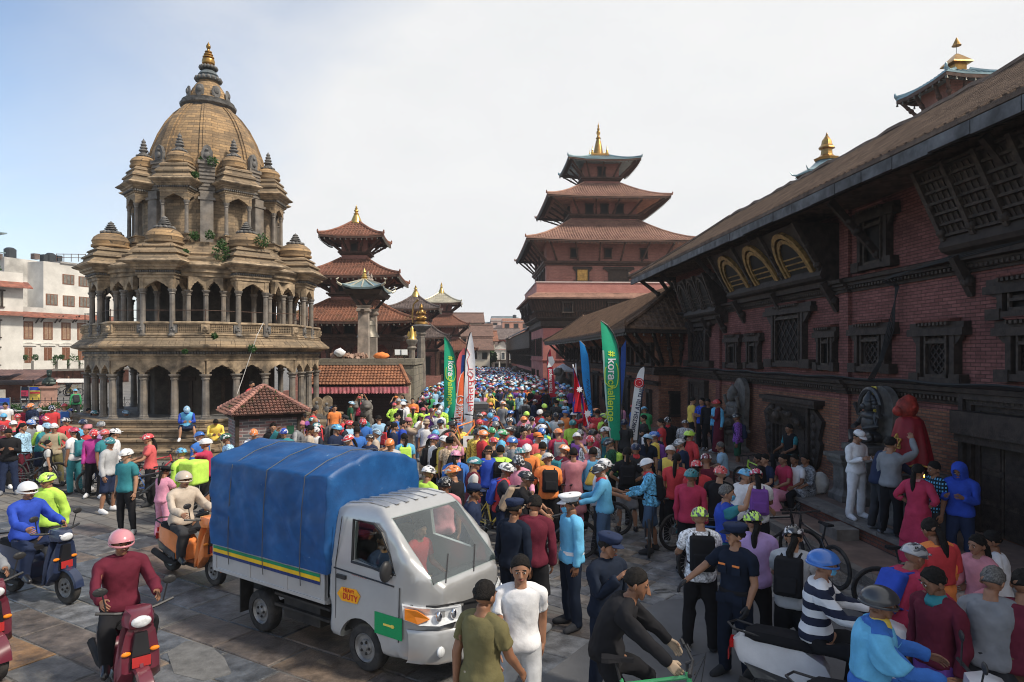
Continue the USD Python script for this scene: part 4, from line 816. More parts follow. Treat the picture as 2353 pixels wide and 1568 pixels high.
m_redbrick=BRICK('old_red_brick',(.42,.20,.16),(.34,.15,.12),(.20,.12,.10),bw=.24,rh=.07,ms=.008,stain=(.12,.06,.05),stain_amt=.5)
m_pinkbrick=BRICK('pink_washed_brick',(.40,.155,.12),(.34,.125,.10),(.34,.17,.14),bw=.24,rh=.07,ms=.006,stain=(.22,.10,.08),stain_amt=.5)
m_gild=M('gilding',(.62,.42,.12),rough=.32,metal=.8,var=.15,scale=4,dirt=((.20,.14,.06),.4));m_bell=M('bell_bronze',(.13,.125,.105),rough=.5,metal=.5,var=.25,scale=5)
m_woodred=M('reddish_wood',(.075,.040,.028),rough=.7,var=.35,scale=5,bump=.5,bscale=30)
m_black=M('window_dark',(.010,.009,.008),rough=.6,var=0)
def sqring(hx,hy,z,lift=0.0,n=4):
    """Outline with n spans per side; corners raised by lift."""
    P=[]
    for (ax,ay),(bx,by) in (((-1,-1),(1,-1)),((1,-1),(1,1)),((1,1),(-1,1)),((-1,1),(-1,-1))):
        for i in range(n):t=i/n;P.append(((ax+(bx-ax)*t)*hx,(ay+(by-ay)*t)*hy,z+lift*abs(2*t-1)**3))
    return np.array(P)
def tiled_roof(parent,ex,ey,ze,tx,ty,zt,mat,wx,wy,zw,strut_n=3,courses=None,lift=.12,bells=True,fascia=.16,ridge=True,sag=.10,rafters=True,strutmat=None):
    """Hipped roof from eaves (ex, ey, ze) to its top (tx, ty, zt); struts from the wall (wx, wy) at zw."""
    sm=strutmat or m_woodred;sl=math.hypot(ex-tx,zt-ze);N=courses or max(6,int(sl/.28));rings=[]
    hz=lambda s:ze+(zt-ze)*(s-sag*math.sin(PI*s))
    for i in range(N+1):
        s=i/N;a,b=ex+(tx-ex)*s,ey+(ty-ey)*s;L=lift*(1-s)**2
        if i:rings.append(sqring(a,b,hz(s)-.005,L))
        if i<N:rings.append(sqring(a,b,hz(s)+.055,L))
    m=MB();m.loft([sqring(ex,ey,ze-.03,lift)]+rings);put('tiles',m,mat,parent)
    # ribs of tiles running down the slopes
    m=MB();step=.24
    for ax in (0,1):
        E,T,F,U=(ex,tx,ey,ty) if ax==0 else (ey,ty,ex,tx)
        for sg in (-1,1):
            k=int(2*E/step)
            for j in range(1,k):
                c=-E+j*2*E/k;s1=1.0 if abs(c)<=T else (E-abs(c))/max(E-T,1e-6)
                if s1<.06:continue
                pts=[]
                for s in (0,s1*.5,s1*.98):
                    d=(F+(U-F)*s)*sg;L=lift*(1-s)**2*abs(c/E)**3;z=hz(s)+L+.055
                    pts.append((c,d,z) if ax==0 else (d,c,z))
                for p,q in zip(pts,pts[1:]):m.bar(p,q,.07,.05)
    put('tile_ribs',m,mat,parent,kind='stuff')
    if ridge:
        for sx in (-1,1):
            for sy in (-1,1):
                m=MB();pts=[((ex+(tx-ex)*s)*sx,(ey+(ty-ey)*s)*sy,hz(s)+lift*(1-s)**2+.07) for s in np.linspace(0,1,6)];pts[0]=(pts[0][0]*1.012,pts[0][1]*1.012,pts[0][2]+.03);m.tube(pts,.10,6);m.ball((pts[0][0],pts[0][1],pts[0][2]+.10),.09,1,(.7,.7,1.6));put('hip_ridge',m,mat,parent)
    m=MB();a=sqring(ex*.995,ey*.995,0,lift);rr=lambda k,z:np.column_stack([a[:,0]*k,a[:,1]*k,a[:,2]+z]);m.loft([rr(1,ze-.03-fascia),rr(1.0,ze-.03),rr(.97,ze-.03),rr(.97,ze-.03-fascia),rr(1,ze-.03-fascia)],caps=False);put('fascia',m,sm,parent)
    m=MB();zi=min(ze+(ex-wx)*.32,zt-.25) if zt-ze>.5 else ze+.05
    m.loft([np.column_stack([a[:,0]*.97,a[:,1]*.97,a[:,2]+ze-.10]),sqring(wx,wy,zi)],caps=False);put('soffit',m,m_wood,parent)
    if rafters:
        m=MB()
        for ax in (0,1):
            E,F,wE,wF=(ex,ey,wx,wy) if ax==0 else (ey,ex,wy,wx);k=int(E/.27)
            for sg in (-1,1):
                for j in range(-k,k+1):
                    c0,c1=j/k*wE*.98,j/k*E*.95;p,q=(c0,wF*sg,zi-.06),(c1,F*.95*sg,ze-.15+lift*abs(j/k)**3)
                    m.bar(*((p,q) if ax==0 else ((p[1],p[0],p[2]),(q[1],q[0],q[2]))),.07,.09)
        put('rafters',m,sm,parent,kind='stuff')
    def strut(m,p,q):
        p,q=np.array(p,float),np.array(q,float);m.bar(p,q,.11,.15);d=q-p
        for t,r in ((.12,.11),(.3,.09),(.5,.12),(.66,.10),(.82,.08)):m.ball(p+d*t,r,1)
    for ax in (0,1):
        E,F,wE,wF=(ex,ey,wx,wy) if ax==0 else (ey,ex,wy,wx)
        for sg in (-1,1):
            for j in range(strut_n):
                f=(j+.5)/strut_n*2-1;m=MB();p,q=(f*wE,wF*sg,zw),(f*(wE*.55+E*.45),(wF+(F-wF)*.66)*sg,ze-.12)
                strut(m,*((p,q) if ax==0 else ((p[1],p[0],p[2]),(q[1],q[0],q[2]))));put('roof_strut',m,sm,parent)
    for sx in (-1,1):
        for sy in (-1,1):m=MB();strut(m,(sx*wx,sy*wy,zw),(sx*(wx+(ex-wx)*.78),sy*(wy+(ey-wy)*.78),ze-.10));put('corner_strut',m,sm,parent)
    if bells:
        m=MB()
        for ax in (0,1):
            E,F=(ex,ey) if ax==0 else (ey,ex);k=int(E/.38)
            for sg in (-1,1):
                for j in range(-k,k+1):
                    p=(j/k*E*.97,F*.985*sg);p=p if ax==0 else (p[1],p[0]);m.lathe([(.01,.0),(.035,-.03),(.045,-.10),(.06,-.13)],6,(p[0],p[1],ze-.03-fascia+lift*abs(j/k)**3))
        put('wind_bells',m,m_bell,parent,kind='stuff')
def band(parent,h,z0,dz,out=.16,mat=None,hy=None):
    m=MB();hy=hy or h;m.loft([sqring(h,hy,z0),sqring(h+out*.4,hy+out*.4,z0+dz*.1),sqring(h+out*.4,hy+out*.4,z0+dz*.4),sqring(h+out,hy+out,z0+dz*.55),sqring(h+out,hy+out,z0+dz*.95),sqring(h,hy,z0+dz)],caps=True);put('cornice',m,mat or m_woodred,parent)
    m=MB()
    for ax in (0,1):
        E,F=(h,hy) if ax==0 else (hy,h);k=int(E/.13)
        for sg in (-1,1):
            for j in range(-k,k+1):
                c,d=j/k*E,(F+out*.45)*sg;x,y=(c,d) if ax==0 else (d,c);m.box(x-.035,x+.035,y-.05,y+.05,z0+dz*.12,z0+dz*.38)
    put('dentils',m,mat or m_woodred,parent,kind='stuff')
def framed_window(parent,p,u,o,w,h,mat=None,ears=True,inner=m_black,depth=.14,lattice=False,name='window'):
    """Newar window: frame with a long lintel and sill, in a wall at p (centre of the opening's foot), u along, o outward."""
    mat=mat or m_wood;ang=math.atan2(u[1],u[0]);T=lambda:MB().at((p[0],p[1],p[2]),ang)
    m=T();f=.12*min(1,w/.8)
    for sx in (-1,1):m.box(sx*w/2-f/2*(1-sx)+(0 if sx>0 else 0),sx*w/2+f/2*(1+sx),-depth,.03,0,h)
    e=.30 if ears else .1
    m.box(-w/2-f-e*w,w/2+f+e*w,-depth-.03,.03,h,h+.14);m.box(-w/2-f-e*w*.8,w/2+f+e*w*.8,-depth-.02,.03,-.12,0)
    if ears:
        m.box(-w/2-f-e*w*.9,w/2+f+e*w*.9,-depth+.02,.03,h+.14,h+.26)
        for sx in (-1,1):m.plate([(0,0),(.2*w,0),(.1*w,-.14*h),(0,-.22*h)],(sx,0,0),(0,0,1),(sx*(w/2+f),-.06,h),.08*sx)
    fr=put(name,m,mat,parent)
    m=T();m.box(-w/2,w/2,-.02,.02,0,h);put('shutter' if lattice else 'opening',m,inner,fr)
    if lattice:
        m=T();s=w/5
        for i in range(-8,14):
            for sg in (-1,1):
                a,b=np.array([-w/2,0,i*s]),np.array([w/2,0,i*s+sg*w])
                t0,t1=0.,1.;z0,dz=a[2],b[2]-a[2]
                lo,hi=sorted(((0-z0)/dz,(h-z0)/dz));t0,t1=max(0,lo),min(1,hi)
                if t1-t0>.05:q0,q1=a+(b-a)*t0,a+(b-a)*t1;m.bar(q0+[0,-.05,0],q1+[0,-.05,0],.025,.03)
        put('lattice',m,mat,fr,kind='stuff')
    return fr
FACES4=lambda hx,hy:[((0,-hy),(1,0),(0,-1)),((hx,0),(0,1),(1,0)),((0,hy),(-1,0),(0,1)),((-hx,0),(0,-1),(-1,0))]
def wall_box(parent,h,z0,z1,mat,hy=None,name='wall'):
    m=MB();hy=hy or h;m.box(-h,h,-hy,hy,z0,z1);put(name,m,mat,parent)
def gilt_finial(parent,z0,z1,r,mat=m_gild):
    H=z1-z0;m=MB()
    m.lathe([(r,z0),(r*1.02,z0+.04),(r*.78,z0+H*.22),(r*.5,z0+H*.42),(r*.36,z0+H*.48),(r*.52,z0+H*.51),(r*.30,z0+H*.55),(r*.22,z0+H*.60),(r*.40,z0+H*.66),(r*.36,z0+H*.71),(r*.18,z0+H*.74),(r*.28,z0+H*.79),(r*.12,z0+H*.83),(r*.18,z0+H*.88),(r*.06,z0+H*.93),(.004,z1)],14);put('finial',m,mat,parent,smooth=40)
YAW=math.radians(3.25)
# ---- three-roofed pagoda behind the bell
P1=thing('pagoda_temple','three-roofed brick pagoda with clay tiles right behind the bell shelter','temple',(-11.95,52.4,0),YAW)
wall_box(P1,4.4,-.02,1.1,m_redbrick,name='plinth');wall_box(P1,3.9,1.1,2.2,m_redbrick,name='plinth');wall_box(P1,2.2,2.2,5.9,m_redbrick)
for (c,u,o) in FACES4(3.1,3.1):
    for j in range(5):
        f=-3.0+j*1.5;m=MB();x,y=c[0]+u[0]*f,c[1]+u[1]*f;m.lathe([(.20,2.2),(.20,2.4),(.14,2.5),(.15,3.2),(.12,3.9),(.19,4.0),(.19,4.1)],8,(x,y,0));put('post',m,m_woodred,P1,smooth=30)
    for j in range(4):
        f=-2.25+j*1.5;m=MB();x,y=c[0]+u[0]*f,c[1]+u[1]*f
        t=np.linspace(0,PI,9);arc=[(-.75,0)]+[(-.56*math.cos(a),.62*math.sin(a)) for a in t]+[(.75,0),(.75,.95),(-.75,.95)]
        m.plate(arc,(u[0],u[1],0),(0,0,1),(x-o[0]*.08,y-o[1]*.08,3.75),-.18);put('carved_arch',m,m_woodred,P1)
band(P1,3.15,4.7,.42,.2)
for (c,u,o) in FACES4(2.9,2.9):
    for f in (-1.6,0,1.6):framed_window(P1,(c[0]+u[0]*f,c[1]+u[1]*f,5.2),u,o,.6,.5,m_woodred,ears=False)
wall_box(P1,2.9,4.7,5.95,m_redbrick)
tiled_roof(P1,5.13,5.13,5.97,1.65,1.65,7.72,m_tileg,2.9,2.9,5.1,4)
wall_box(P1,1.62,7.5,9.6,m_redbrick);band(P1,1.62,7.95,.30,.28)
tiled_roof(P1,3.67,3.67,9.33,.97,.97,10.84,m_tile,1.62,1.62,8.3,3)
wall_box(P1,.95,10.6,12.6,m_redbrick);band(P1,.95,11.15,.26,.24)
tiled_roof(P1,2.37,2.37,12.38,.28,.28,13.72,m_tile,.95,.95,11.4,2)
for h,z in ((1.62,8.35),(.95,11.45)):
    for (c,u,o) in FACES4(h,h):
        for f in ((-.8,0,.8) if h>1 else (0,)):framed_window(P1,(c[0]+u[0]*f,c[1]+u[1]*f,z),u,o,.42,.55,m_woodred,ears=False)
gilt_finial(P1,13.7,15.15,.45)
# ---- bell on two pillars, on its stone platform, with the tiled shop in front
BS=thing('bell_shelter','big bronze bell between two stone pillars under a small metal roof','bell shelter',(-8.35,39.6,3.43),YAW)
m_pill=M('plastered_stone',(.34,.28,.23),rough=.8,var=.3,scale=2.2,bump=.4,bscale=18,dirt=((.17,.16,.15),.7))
for sy in (-1,1):
    m=MB();m.at((0,sy*1.55,0));m.loft([sqring(.30,.30,0,n=1),sqring(.27,.27,2.55,n=1)]);put('pillar',m,m_pill,BS)
    m=MB();m.at((0,sy*1.55,0));m.loft([sqring(.27,.27,2.55,n=1),sqring(.36,.36,2.62,n=1),sqring(.36,.36,2.74,n=1),sqring(.28,.28,2.80,n=1),sqring(.40,.40,2.95,n=1)]);put('capital',m,m_pill,BS)
m=MB();m.lathe([(.66,1.22),(.63,1.28),(.56,1.40),(.46,1.6),(.42,1.9),(.43,1.92),(.41,2.0),(.36,2.16),(.20,2.26),(.05,2.28),(.05,2.5)],24);put('bell',m,M('bell_metal',(.13,.115,.095),rough=.45,metal=.6,var=.2,scale=4,dirt=((.17,.175,.15),.4)),BS,smooth=40)
m=MB();m.bar((0,-2.1,2.62),(0,2.1,2.62),.18,.22);put('beam',m,m_wood,BS)
for sy in (-1,1):
    for sx in (-1,1):m=MB();m.bar((sx*.2,sy*1.55,2.9),(sx*.85,sy*1.9,3.75),.12,.14);put('bracket',m,m_wood,BS)
m=MB();m.loft([sqring(1.12,2.3,3.80,.22),sqring(1.14,2.32,3.90,.22),sqring(.75,1.95,4.08,.04),sqring(.12,1.5,4.40,0),sqring(.05,1.4,4.42)]);put('metal_roof',m,m_metal,BS)
for sx in (-1,1):
    for j in range(-4,5):m=MB();m.bar((sx*1.13,j*.5,3.93+.22*abs(j/4.6)**3),(sx*.12,j*.34,4.43),.06,.06);put('roof_seam',m,m_metalpale,BS)
for sy in (-1,1):
    for x in (-.7,0,.7):m=MB();m.bar((x,sy*2.3,3.92),(x*.1,sy*1.5,4.43),.06,.06);put('roof_seam',m,m_metalpale,BS)
m=MB();m.loft([sqring(.9,2.0,3.55),sqring(1.05,2.2,3.80)],caps=True);put('soffit',m,m_wood,BS)
for y in (-1.3,0,1.3):m=MB();m.at((0,y,4.38));m.lathe([(.22,0),(.24,.06),(.14,.14),(.18,.18),(.12,.26),(.14,.30),(.06,.4),(.09,.46),(.01,.7)],10);put('finial',m,m_gild if y<0 else m_pill,BS,smooth=40)
for sx in (-1,1):
    for sy in (-1,1):m=MB();m.tube([(sx*1.1,sy*2.28,4.02),(sx*1.28,sy*2.42,4.14),(sx*1.33,sy*2.46,4.32),(sx*1.22,sy*2.38,4.40)],[.08,.06,.05,.03],6);put('roof_horn',m,m_metalpale,BS)
PF=thing('stone_platform','mossy stone platform that carries the bell shelter','platform',(-7.9,38.9,0),YAW)
m_pf=BRICK('platform_stone',(.30,.27,.21),(.22,.20,.165),(.12,.11,.10),bw=.8,rh=.36,ms=.012,stain=(.06,.065,.05),stain_amt=.8,stain_scale=1.0)
m=MB();m.box(-2.6,2.55,-2.75,3.5,-.02,3.1);put('platform_wall',m,m_pf,PF)
m=MB();m.box(-2.7,2.62,-2.85,3.6,3.1,3.43);put('coping',m,m_pf,PF)
m=MB();rgp=np.random.default_rng(11)
for _ in range(70):c=(rgp.uniform(-1.9,-.2),rgp.uniform(-2.3,-1.2),3.43+rgp.uniform(0,.22));m.cbox(c,rgp.uniform(.08,.25,3),*rgp.uniform(0,3,3))
put('rubble',m,M('brick_rubble',(.30,.19,.14),var=.4,scale=6),PF,kind='stuff')
for lab,c,col,s in (('orange bundle of cloth on the bell platform',(.75,-2.2,3.43),'orange',(.42,.3,.2)),('white plastic sack on the bell platform',(-1.45,-2.3,3.6),'white',(.3,.25,.22))):
    m=MB();v,f=_ico(2);v=v*s;v=v+(meshkit.fbm(v*9,3,4)[:,None]-.5)*.12;p=PAL*0+np.array([-7.9,38.9,0])+rotz(YAW) @ np.array(c);m.add(v+p+[0,0,s[2]*.7],f);put('bundle',m,cloth(col),None,smooth=60,label=lab,cat='bundle')
for i,dx in enumerate((2.0,2.35)):
    t=thing('floodlight',['square floodlight at the corner of the bell platform','second floodlight beside it, at the very edge of the bell platform'][i],'floodlight',np.array([-7.9,38.9,0])+rotz(YAW) @ np.array([dx-.35,-2.5,3.43]),.3)
    m=MB();m.cbox((0,0,.32),(.36,.12,.34),rx=-.3);put('housing',m,m_bell,t);m=MB();m.cbox((0,-.066,.34),(.31,.012,.29),rx=-.3);put('lens',m,M('lamp_lens',(.55,.57,.58),rough=.15,var=0),t);m=MB();m.tube([(0,0,0),(0,0,.2)],.03,6);put('stand',m,m_bell,t)
SHP=thing('tiled_shop','low shop with a clay tile roof and a pleated red valance, against the bell platform','shop',(-7.9,36.1,0),YAW)
m=MB();m.box(-2.6,-2.4,-.55,0,-.02,2.2);put('side_wall',m,m_pf,SHP);m=MB();m.box(1.75,2.55,-.55,0,-.02,2.3);put('side_wall',m,M('shop_plaster',(.45,.37,.28),rough=.85,var=.25,scale=2,dirt=((.2,.17,.14),.7)),SHP)
m=MB();m.box(-2.4,1.75,-.22,-.12,-.02,2.1);put('roller_shutter',m,M('shutter_dark',(.03,.012,.012),rough=.5,var=.2),SHP)
m=MB()
for j in range(26):m.box(-2.4,1.75,-.26,-.215,.02+j*.08,.07+j*.08)
put('shutter_ribs',m,M('shutter_dark'  ,(.03,.012,.012)),SHP,kind='stuff')
m=MB();m.box(-.35,-.2,-.6,-.45,-.02,2.05);put('post',m,m_wood,SHP)
def tile_slope(m,o,u,d,W,L,pitch=.17,row=.22,cut=None,rg=random.Random(5)):
    """Half-round clay tiles laid in rows: o top corner, u along the ridge, d down the slope (unit), W by L."""
    o,u,d=np.asarray(o,float),unit(u),unit(d);n=unit(np.cross(u,d));n=n if n[2]>0 else -n
    for r in range(int(L/row)):
        for c in range(int(W/pitch)):
            a=(c+.5)*pitch;b0,b1=r*row,(r+1)*row+.06
            if cut and not cut(a,b0):continue
            e=rg.uniform(-.012,.012);k=[(-.5,0),(-.36,.045),(0,.07),(.36,.045),(.5,0)]
            top=[o+u*(a+x*pitch)+d*b0+n*(h*.8+.0) for x,h in k];bot=[o+u*(a+x*pitch*1.05)+d*(b1+e)+n*(h+.045) for x,h in k]
            m.loft([top,bot],closed=False);m.add(np.array([bot[0],bot[2],bot[4]]),[(0,1,2)])
o=np.array([-2.75,.05,3.05]);d=np.array([0,-1.25,-.98]);m=MB()
m.loft([[(-2.75,.05,3.02),(2.0,.05,3.02)],[(-2.75,-1.2,2.03),(2.55,-1.2,2.03)]],closed=False);m.add([(2.0,.05,3.02),(2.55,-1.2,2.03),(2.62,.05,2.4)],[(0,1,2)]);put('roof_boards',m,m_wood,SHP)
L_=np.linalg.norm(d);m=MB();tile_slope(m,(-2.75,.05,3.06),(1,0,0),d,5.3,L_,cut=lambda a,b:a<4.72+.55*b/L_);put('roof_tiles',m,TILE('shop_tiles',(.40,.18,.10),(.25,.115,.07),amt=.5),SHP,kind='stuff')
m=MB();m.tube([(1.95,.05,3.12),(2.25,-.6,2.62),(2.55,-1.2,2.12)],.11,8);put('hip_ridge',m,TILE('shop_tiles',(0,0,0),(0,0,0)),SHP)
v_m=MB();n=120;top,bot=[],[]
for i in range(n+1):
    x=-2.75+5.28*i/n;w=.035*math.sin(i*1.35)+.02*math.sin(i*.53);top.append((x,-1.19,2.0));bot.append((x,-1.2+w,1.66+.025*math.sin(i*2.1)))
v_m.loft([top,bot],closed=False);put('valance',v_m,M('faded_red_cloth',(.48,.14,.17),rough=.9,var=.25,scale=7,dirt=((.55,.30,.30),.6)),SHP,smooth=60)
# ---- the king's column, the small pillar
K=thing('statue_column','tall stone column with a gilded kneeling king on a lotus, before the grey pagoda','column',(-5.85,44,0),YAW)
m=MB();m.loft([sqring(.75,.75,-.02,n=1),sqring(.75,.75,.5,n=1),sqring(.6,.6,.55,n=1),sqring(.6,.6,.9,n=1)]);put('plinth',m,m_tgrey,K)
m=MB();m.lathe([(.33,.9),(.30,1.5),(.28,3.2),(.24,4.75),(.26,4.78),(.24,4.86),(.33,4.95),(.33,5.05),(.22,5.10)],8);put('shaft',m,m_tcol,K,smooth=30)
m=MB();m.lathe([(.24,5.1),(.40,5.25),(.62,5.40),(.66,5.48),(.60,5.52),(.42,5.58)],16);put('lotus',m,m_tgrey,K,smooth=40)
m=MB();m.lathe([(.40,5.56),(.46,5.64),(.40,5.74),(.25,5.82)],14);m.ball((0,0,6.0),.28,2,(1.2,1,.8));m.ball((0,0,6.32),.2,2,(1,.8,1.3));m.ball((0,-.02,6.66),.13,2);m.lathe([(.14,6.72),(.10,6.8),(.02,6.92)],8,(0,0,0));[m.tube([(s*.2,0,6.45),(s*.3,-.08,6.25),(s*.08,-.25,6.35)],.06,6) for s in (-1,1)];[m.ball((s*.22,-.2,5.98),.14,1,(1.2,1.6,.8)) for s in (-1,1)]
m.tube([(-.55,.2,5.7),(-.58,.2,6.3),(-.50,.15,6.9),(-.2,.1,7.2)],[.06,.06,.05,.09],6);put('gilded_king',m,m_gold,K,smooth=50)
K2=thing('statue_column','short stone pillar with a winged figure on top, left of the tall statue column','column',(-5.95,40.6,0),YAW)
m=MB();m.lathe([(.35,-.02),(.35,.6),(.22,.8),(.20,2.6),(.18,3.9),(.3,4.05),(.2,4.15),(.34,4.4),(.36,4.5),(.3,4.55)],8);put('shaft',m,m_tcol,K2,smooth=30)
m=MB();m.lathe([(.3,4.55),(.2,4.7),(.17,4.95),(.10,5.1),(.12,5.2),(.02,5.34)],10);[m.plate([(0,0),(.28,.15),(.22,.45),(.05,.3)],(s,0,0),(0,0,1),(0,.05,4.6),.04*s) for s in (-1,1)];put('winged_figure',m,m_gild,K2,smooth=50)
# ---- two more pagodas down the left side
P2=thing('pagoda_temple','grey-tiled two-roofed pagoda with a gilded bell-shaped pinnacle, behind the statue column','temple',(-9.6,68,0),YAW)
wall_box(P2,2.6,-.02,1.6,m_redbrick,name='plinth');wall_box(P2,2.0,1.6,5.4,m_redbrick);band(P2,2.0,3.9,.3,.25)
for (c,u,o) in FACES4(2.35,2.35):
    for j in range(4):m=MB();f=-2.2+j*1.466;m.lathe([(.16,1.6),(.12,2.0),(.12,3.2),(.17,3.5),(.17,3.9)],8,(c[0]+u[0]*f,c[1]+u[1]*f,0));put('post',m,m_woodred,P2,smooth=30)
    for j in range(3):framed_window(P2,(c[0]*.85+u[0]*(j-1)*1.2,c[1]*.85+u[1]*(j-1)*1.2,1.7),u,o,.7,1.7,m_woodred,ears=False)
tiled_roof(P2,3.4,3.4,5.25,1.45,1.45,6.6,m_tilegrey,2.0,2.0,4.3,3);wall_box(P2,1.4,6.4,8.2,m_redbrick);band(P2,1.4,6.9,.25,.2)
tiled_roof(P2,2.5,2.5,8.05,.3,.3,9.4,m_tilegrey,1.4,1.4,7.2,2);gilt_finial(P2,9.35,10.6,.48)
P3=thing('pagoda_temple','farthest pagoda with a pale metal top roof over two tiled roofs','temple',(-9.1,88,0),YAW)
wall_box(P3,3.4,-.02,4.3,m_redbrick);band(P3,3.4,3.0,.3,.25);tiled_roof(P3,4.65,4.65,4.15,2.3,2.3,5.6,m_tile,3.4,3.4,3.3,3)
for (c,u,o) in FACES4(3.4,3.4):
    for j in (-1,0,1):framed_window(P3,(c[0]+u[0]*j*2,c[1]+u[1]*j*2,.5),u,o,1.0,2.0,m_woodred,ears=False)
wall_box(P3,2.2,5.4,7.4,m_redbrick);band(P3,2.2,5.9,.28,.25);tiled_roof(P3,3.6,3.6,7.25,1.35,1.35,8.7,m_tile,2.2,2.2,6.2,3)
wall_box(P3,1.3,8.5,10.3,m_redbrick);band(P3,1.3,8.95,.25,.22);tiled_roof(P3,2.6,2.6,10.15,.4,.4,11.5,m_metalpale,1.3,1.3,9.2,2,courses=6);gilt_finial(P3,11.5,13.0,.42)
# ---- the tall tower of the palace
TW=thing('palace_tower','tall four-tiered brick tower with clay tile roofs and a green metal top roof','tower',(8.85,70,0),YAW)
TWT=TILE('tower_tiles',(.44,.26,.19),(.31,.18,.14))
m_plaster=M('pink_plaster',(.46,.17,.15),rough=.85,var=.14,scale=1.2,bump=.25,bscale=14,dirt=((.30,.13,.11),.6))
m_pinkwash=BRICK('pink_parapet',(.52,.24,.20),(.46,.20,.165),(.48,.26,.22),bw=.24,rh=.07,ms=.004,stain=(.30,.12,.10),stain_amt=.6)
wall_box(TW,6.35,-.02,6.3,m_plaster)
m=MB();m.loft([sqring(6.35,6.35,6.1),sqring(6.6,6.6,6.3),sqring(6.6,6.6,6.75),sqring(6.9,6.9,6.9),sqring(7.55,7.55,8.75),sqring(7.55,7.55,8.9),sqring(6.5,6.5,8.95)]);put('carved_gallery',m,m_wood,TW)
m=MB()
for (c,u,o) in FACES4(1,1):
    for j in range(61):
        f=-1+j/30;p=np.array([(o[0]+u[0]*f)*6.93,(o[1]+u[1]*f)*6.93,7.0]);q=np.array([(o[0]+u[0]*f)*7.56,(o[1]+u[1]*f)*7.56,8.7]);m.bar(p,q,.10,.09)
put('gallery_slats',m,m_woodred,TW,kind='stuff')
for z,h in ((6.95,6.98),(7.55,7.17),(8.55,7.5)):
    m=MB();m.loft([sqring(h,h,z),sqring(h+.08,h+.08,z+.03),sqring(h+.1,h+.1,z+.14),sqring(h+.04,h+.04,z+.16)]);put('gallery_rail',m,m_wood,TW)
for (c,u,o) in FACES4(7.3,7.3):
    for f in (-4.2,0,4.2):framed_window(TW,(c[0]+u[0]*f,c[1]+u[1]*f,7.55),u,o,.75,.8,m_wood,ears=False,depth=.3)
m=MB();N=4
rings=[]
for i in range(N):s=i/N;rings+=[sqring(7.95-.95*s,7.95-.95*s,8.85+.55*s),sqring(7.95-.95*(s+1/N),7.95-.95*(s+1/N),8.80+.55*(s+1/N))]
m.loft([sqring(7.9,7.9,8.72)]+rings);put('skirt_tiles',m,TWT,TW)
wall_box(TW,7.0,9.2,10.25,m_pinkwash,name='parapet');m=MB();m.loft([sqring(7.0,7.0,10.25),sqring(7.08,7.08,10.26),sqring(7.08,7.08,10.36),sqring(6.9,6.9,10.37)]);put('parapet_coping',m,M('whitewash',(.62,.50,.46),var=.1),TW)
wall_box(TW,6.0,10.2,14.6,m_redbrick);band(TW,6.0,11.95,.45,.3)
for (c,u,o) in FACES4(6.0,6.0):
    for f,w,kk in ((-2.6,1.0,0),(.8,1.7,1),(4.0,1.0,0)):
        fr=framed_window(TW,(c[0]+u[0]*f,c[1]+u[1]*f,10.55),u,o,w,1.05,m_wood,True,inner=m_wood if kk else m_gold)
    for f in (-3.4,-.2,3.2):framed_window(TW,(c[0]+u[0]*f,c[1]+u[1]*f,12.75),u,o,.55,.75,m_woodred,ears=False)
tiled_roof(TW,8.0,8.0,14.07,3.25,3.25,16.8,TWT,6.0,6.0,12.4,6,lift=.14)
wall_box(TW,3.2,16.6,19.0,m_redbrick);band(TW,3.2,16.95,.4,.35);tiled_roof(TW,5.9,5.9,18.55,1.8,1.8,20.75,TWT,3.2,3.2,17.3,4,lift=.14)
wall_box(TW,1.75,20.5,23.0,m_redbrick);band(TW,1.75,21.0,.35,.35);tiled_roof(TW,3.6,3.6,22.7,.95,.95,23.75,m_metal,1.75,1.75,21.35,3,courses=5,lift=.2)
for h,z,fs in ((3.2,17.5,(-1.5,0,1.5)),(1.75,21.5,(0,))):
    for (c,u,o) in FACES4(h,h):
        for f in fs:framed_window(TW,(c[0]+u[0]*f,c[1]+u[1]*f,z),u,o,.6,.75,m_wood,ears=False)
m=MB();m.loft([sqring(.95,.95,23.65),sqring(1.0,1.0,23.85),sqring(.85,.85,24.05),sqring(.7,.7,24.1)]);put('finial_base',m,m_gold,TW);gilt_finial(TW,24.05,27.5,.52,m_gold)
for sx in (-1,1):
    for sy in (-1,1):m=MB();m.at((sx*.75,sy*.75,24.0));m.lathe([(.16,0),(.18,.1),(.08,.25),(.12,.35),(.05,.5),(.01,.85)],8);put('side_finial',m,m_gild,TW,smooth=40)
for (c,u,o) in FACES4(6.35,6.35):# windows of the plastered base
    for f in (-4.6,-3.0,-1.4,1.0,3.0,5.0):framed_window(TW,(c[0]+u[0]*f,c[1]+u[1]*f,3.6),u,o,.42,1.5,m_wood,ears=False)
    for f in (-4.2,-2.0,2.0):framed_window(TW,(c[0]+u[0]*f,c[1]+u[1]*f,.9),u,o,.5,1.1,m_wood,ears=False)
band(TW,6.35,3.0,.2,.1,m_plaster)
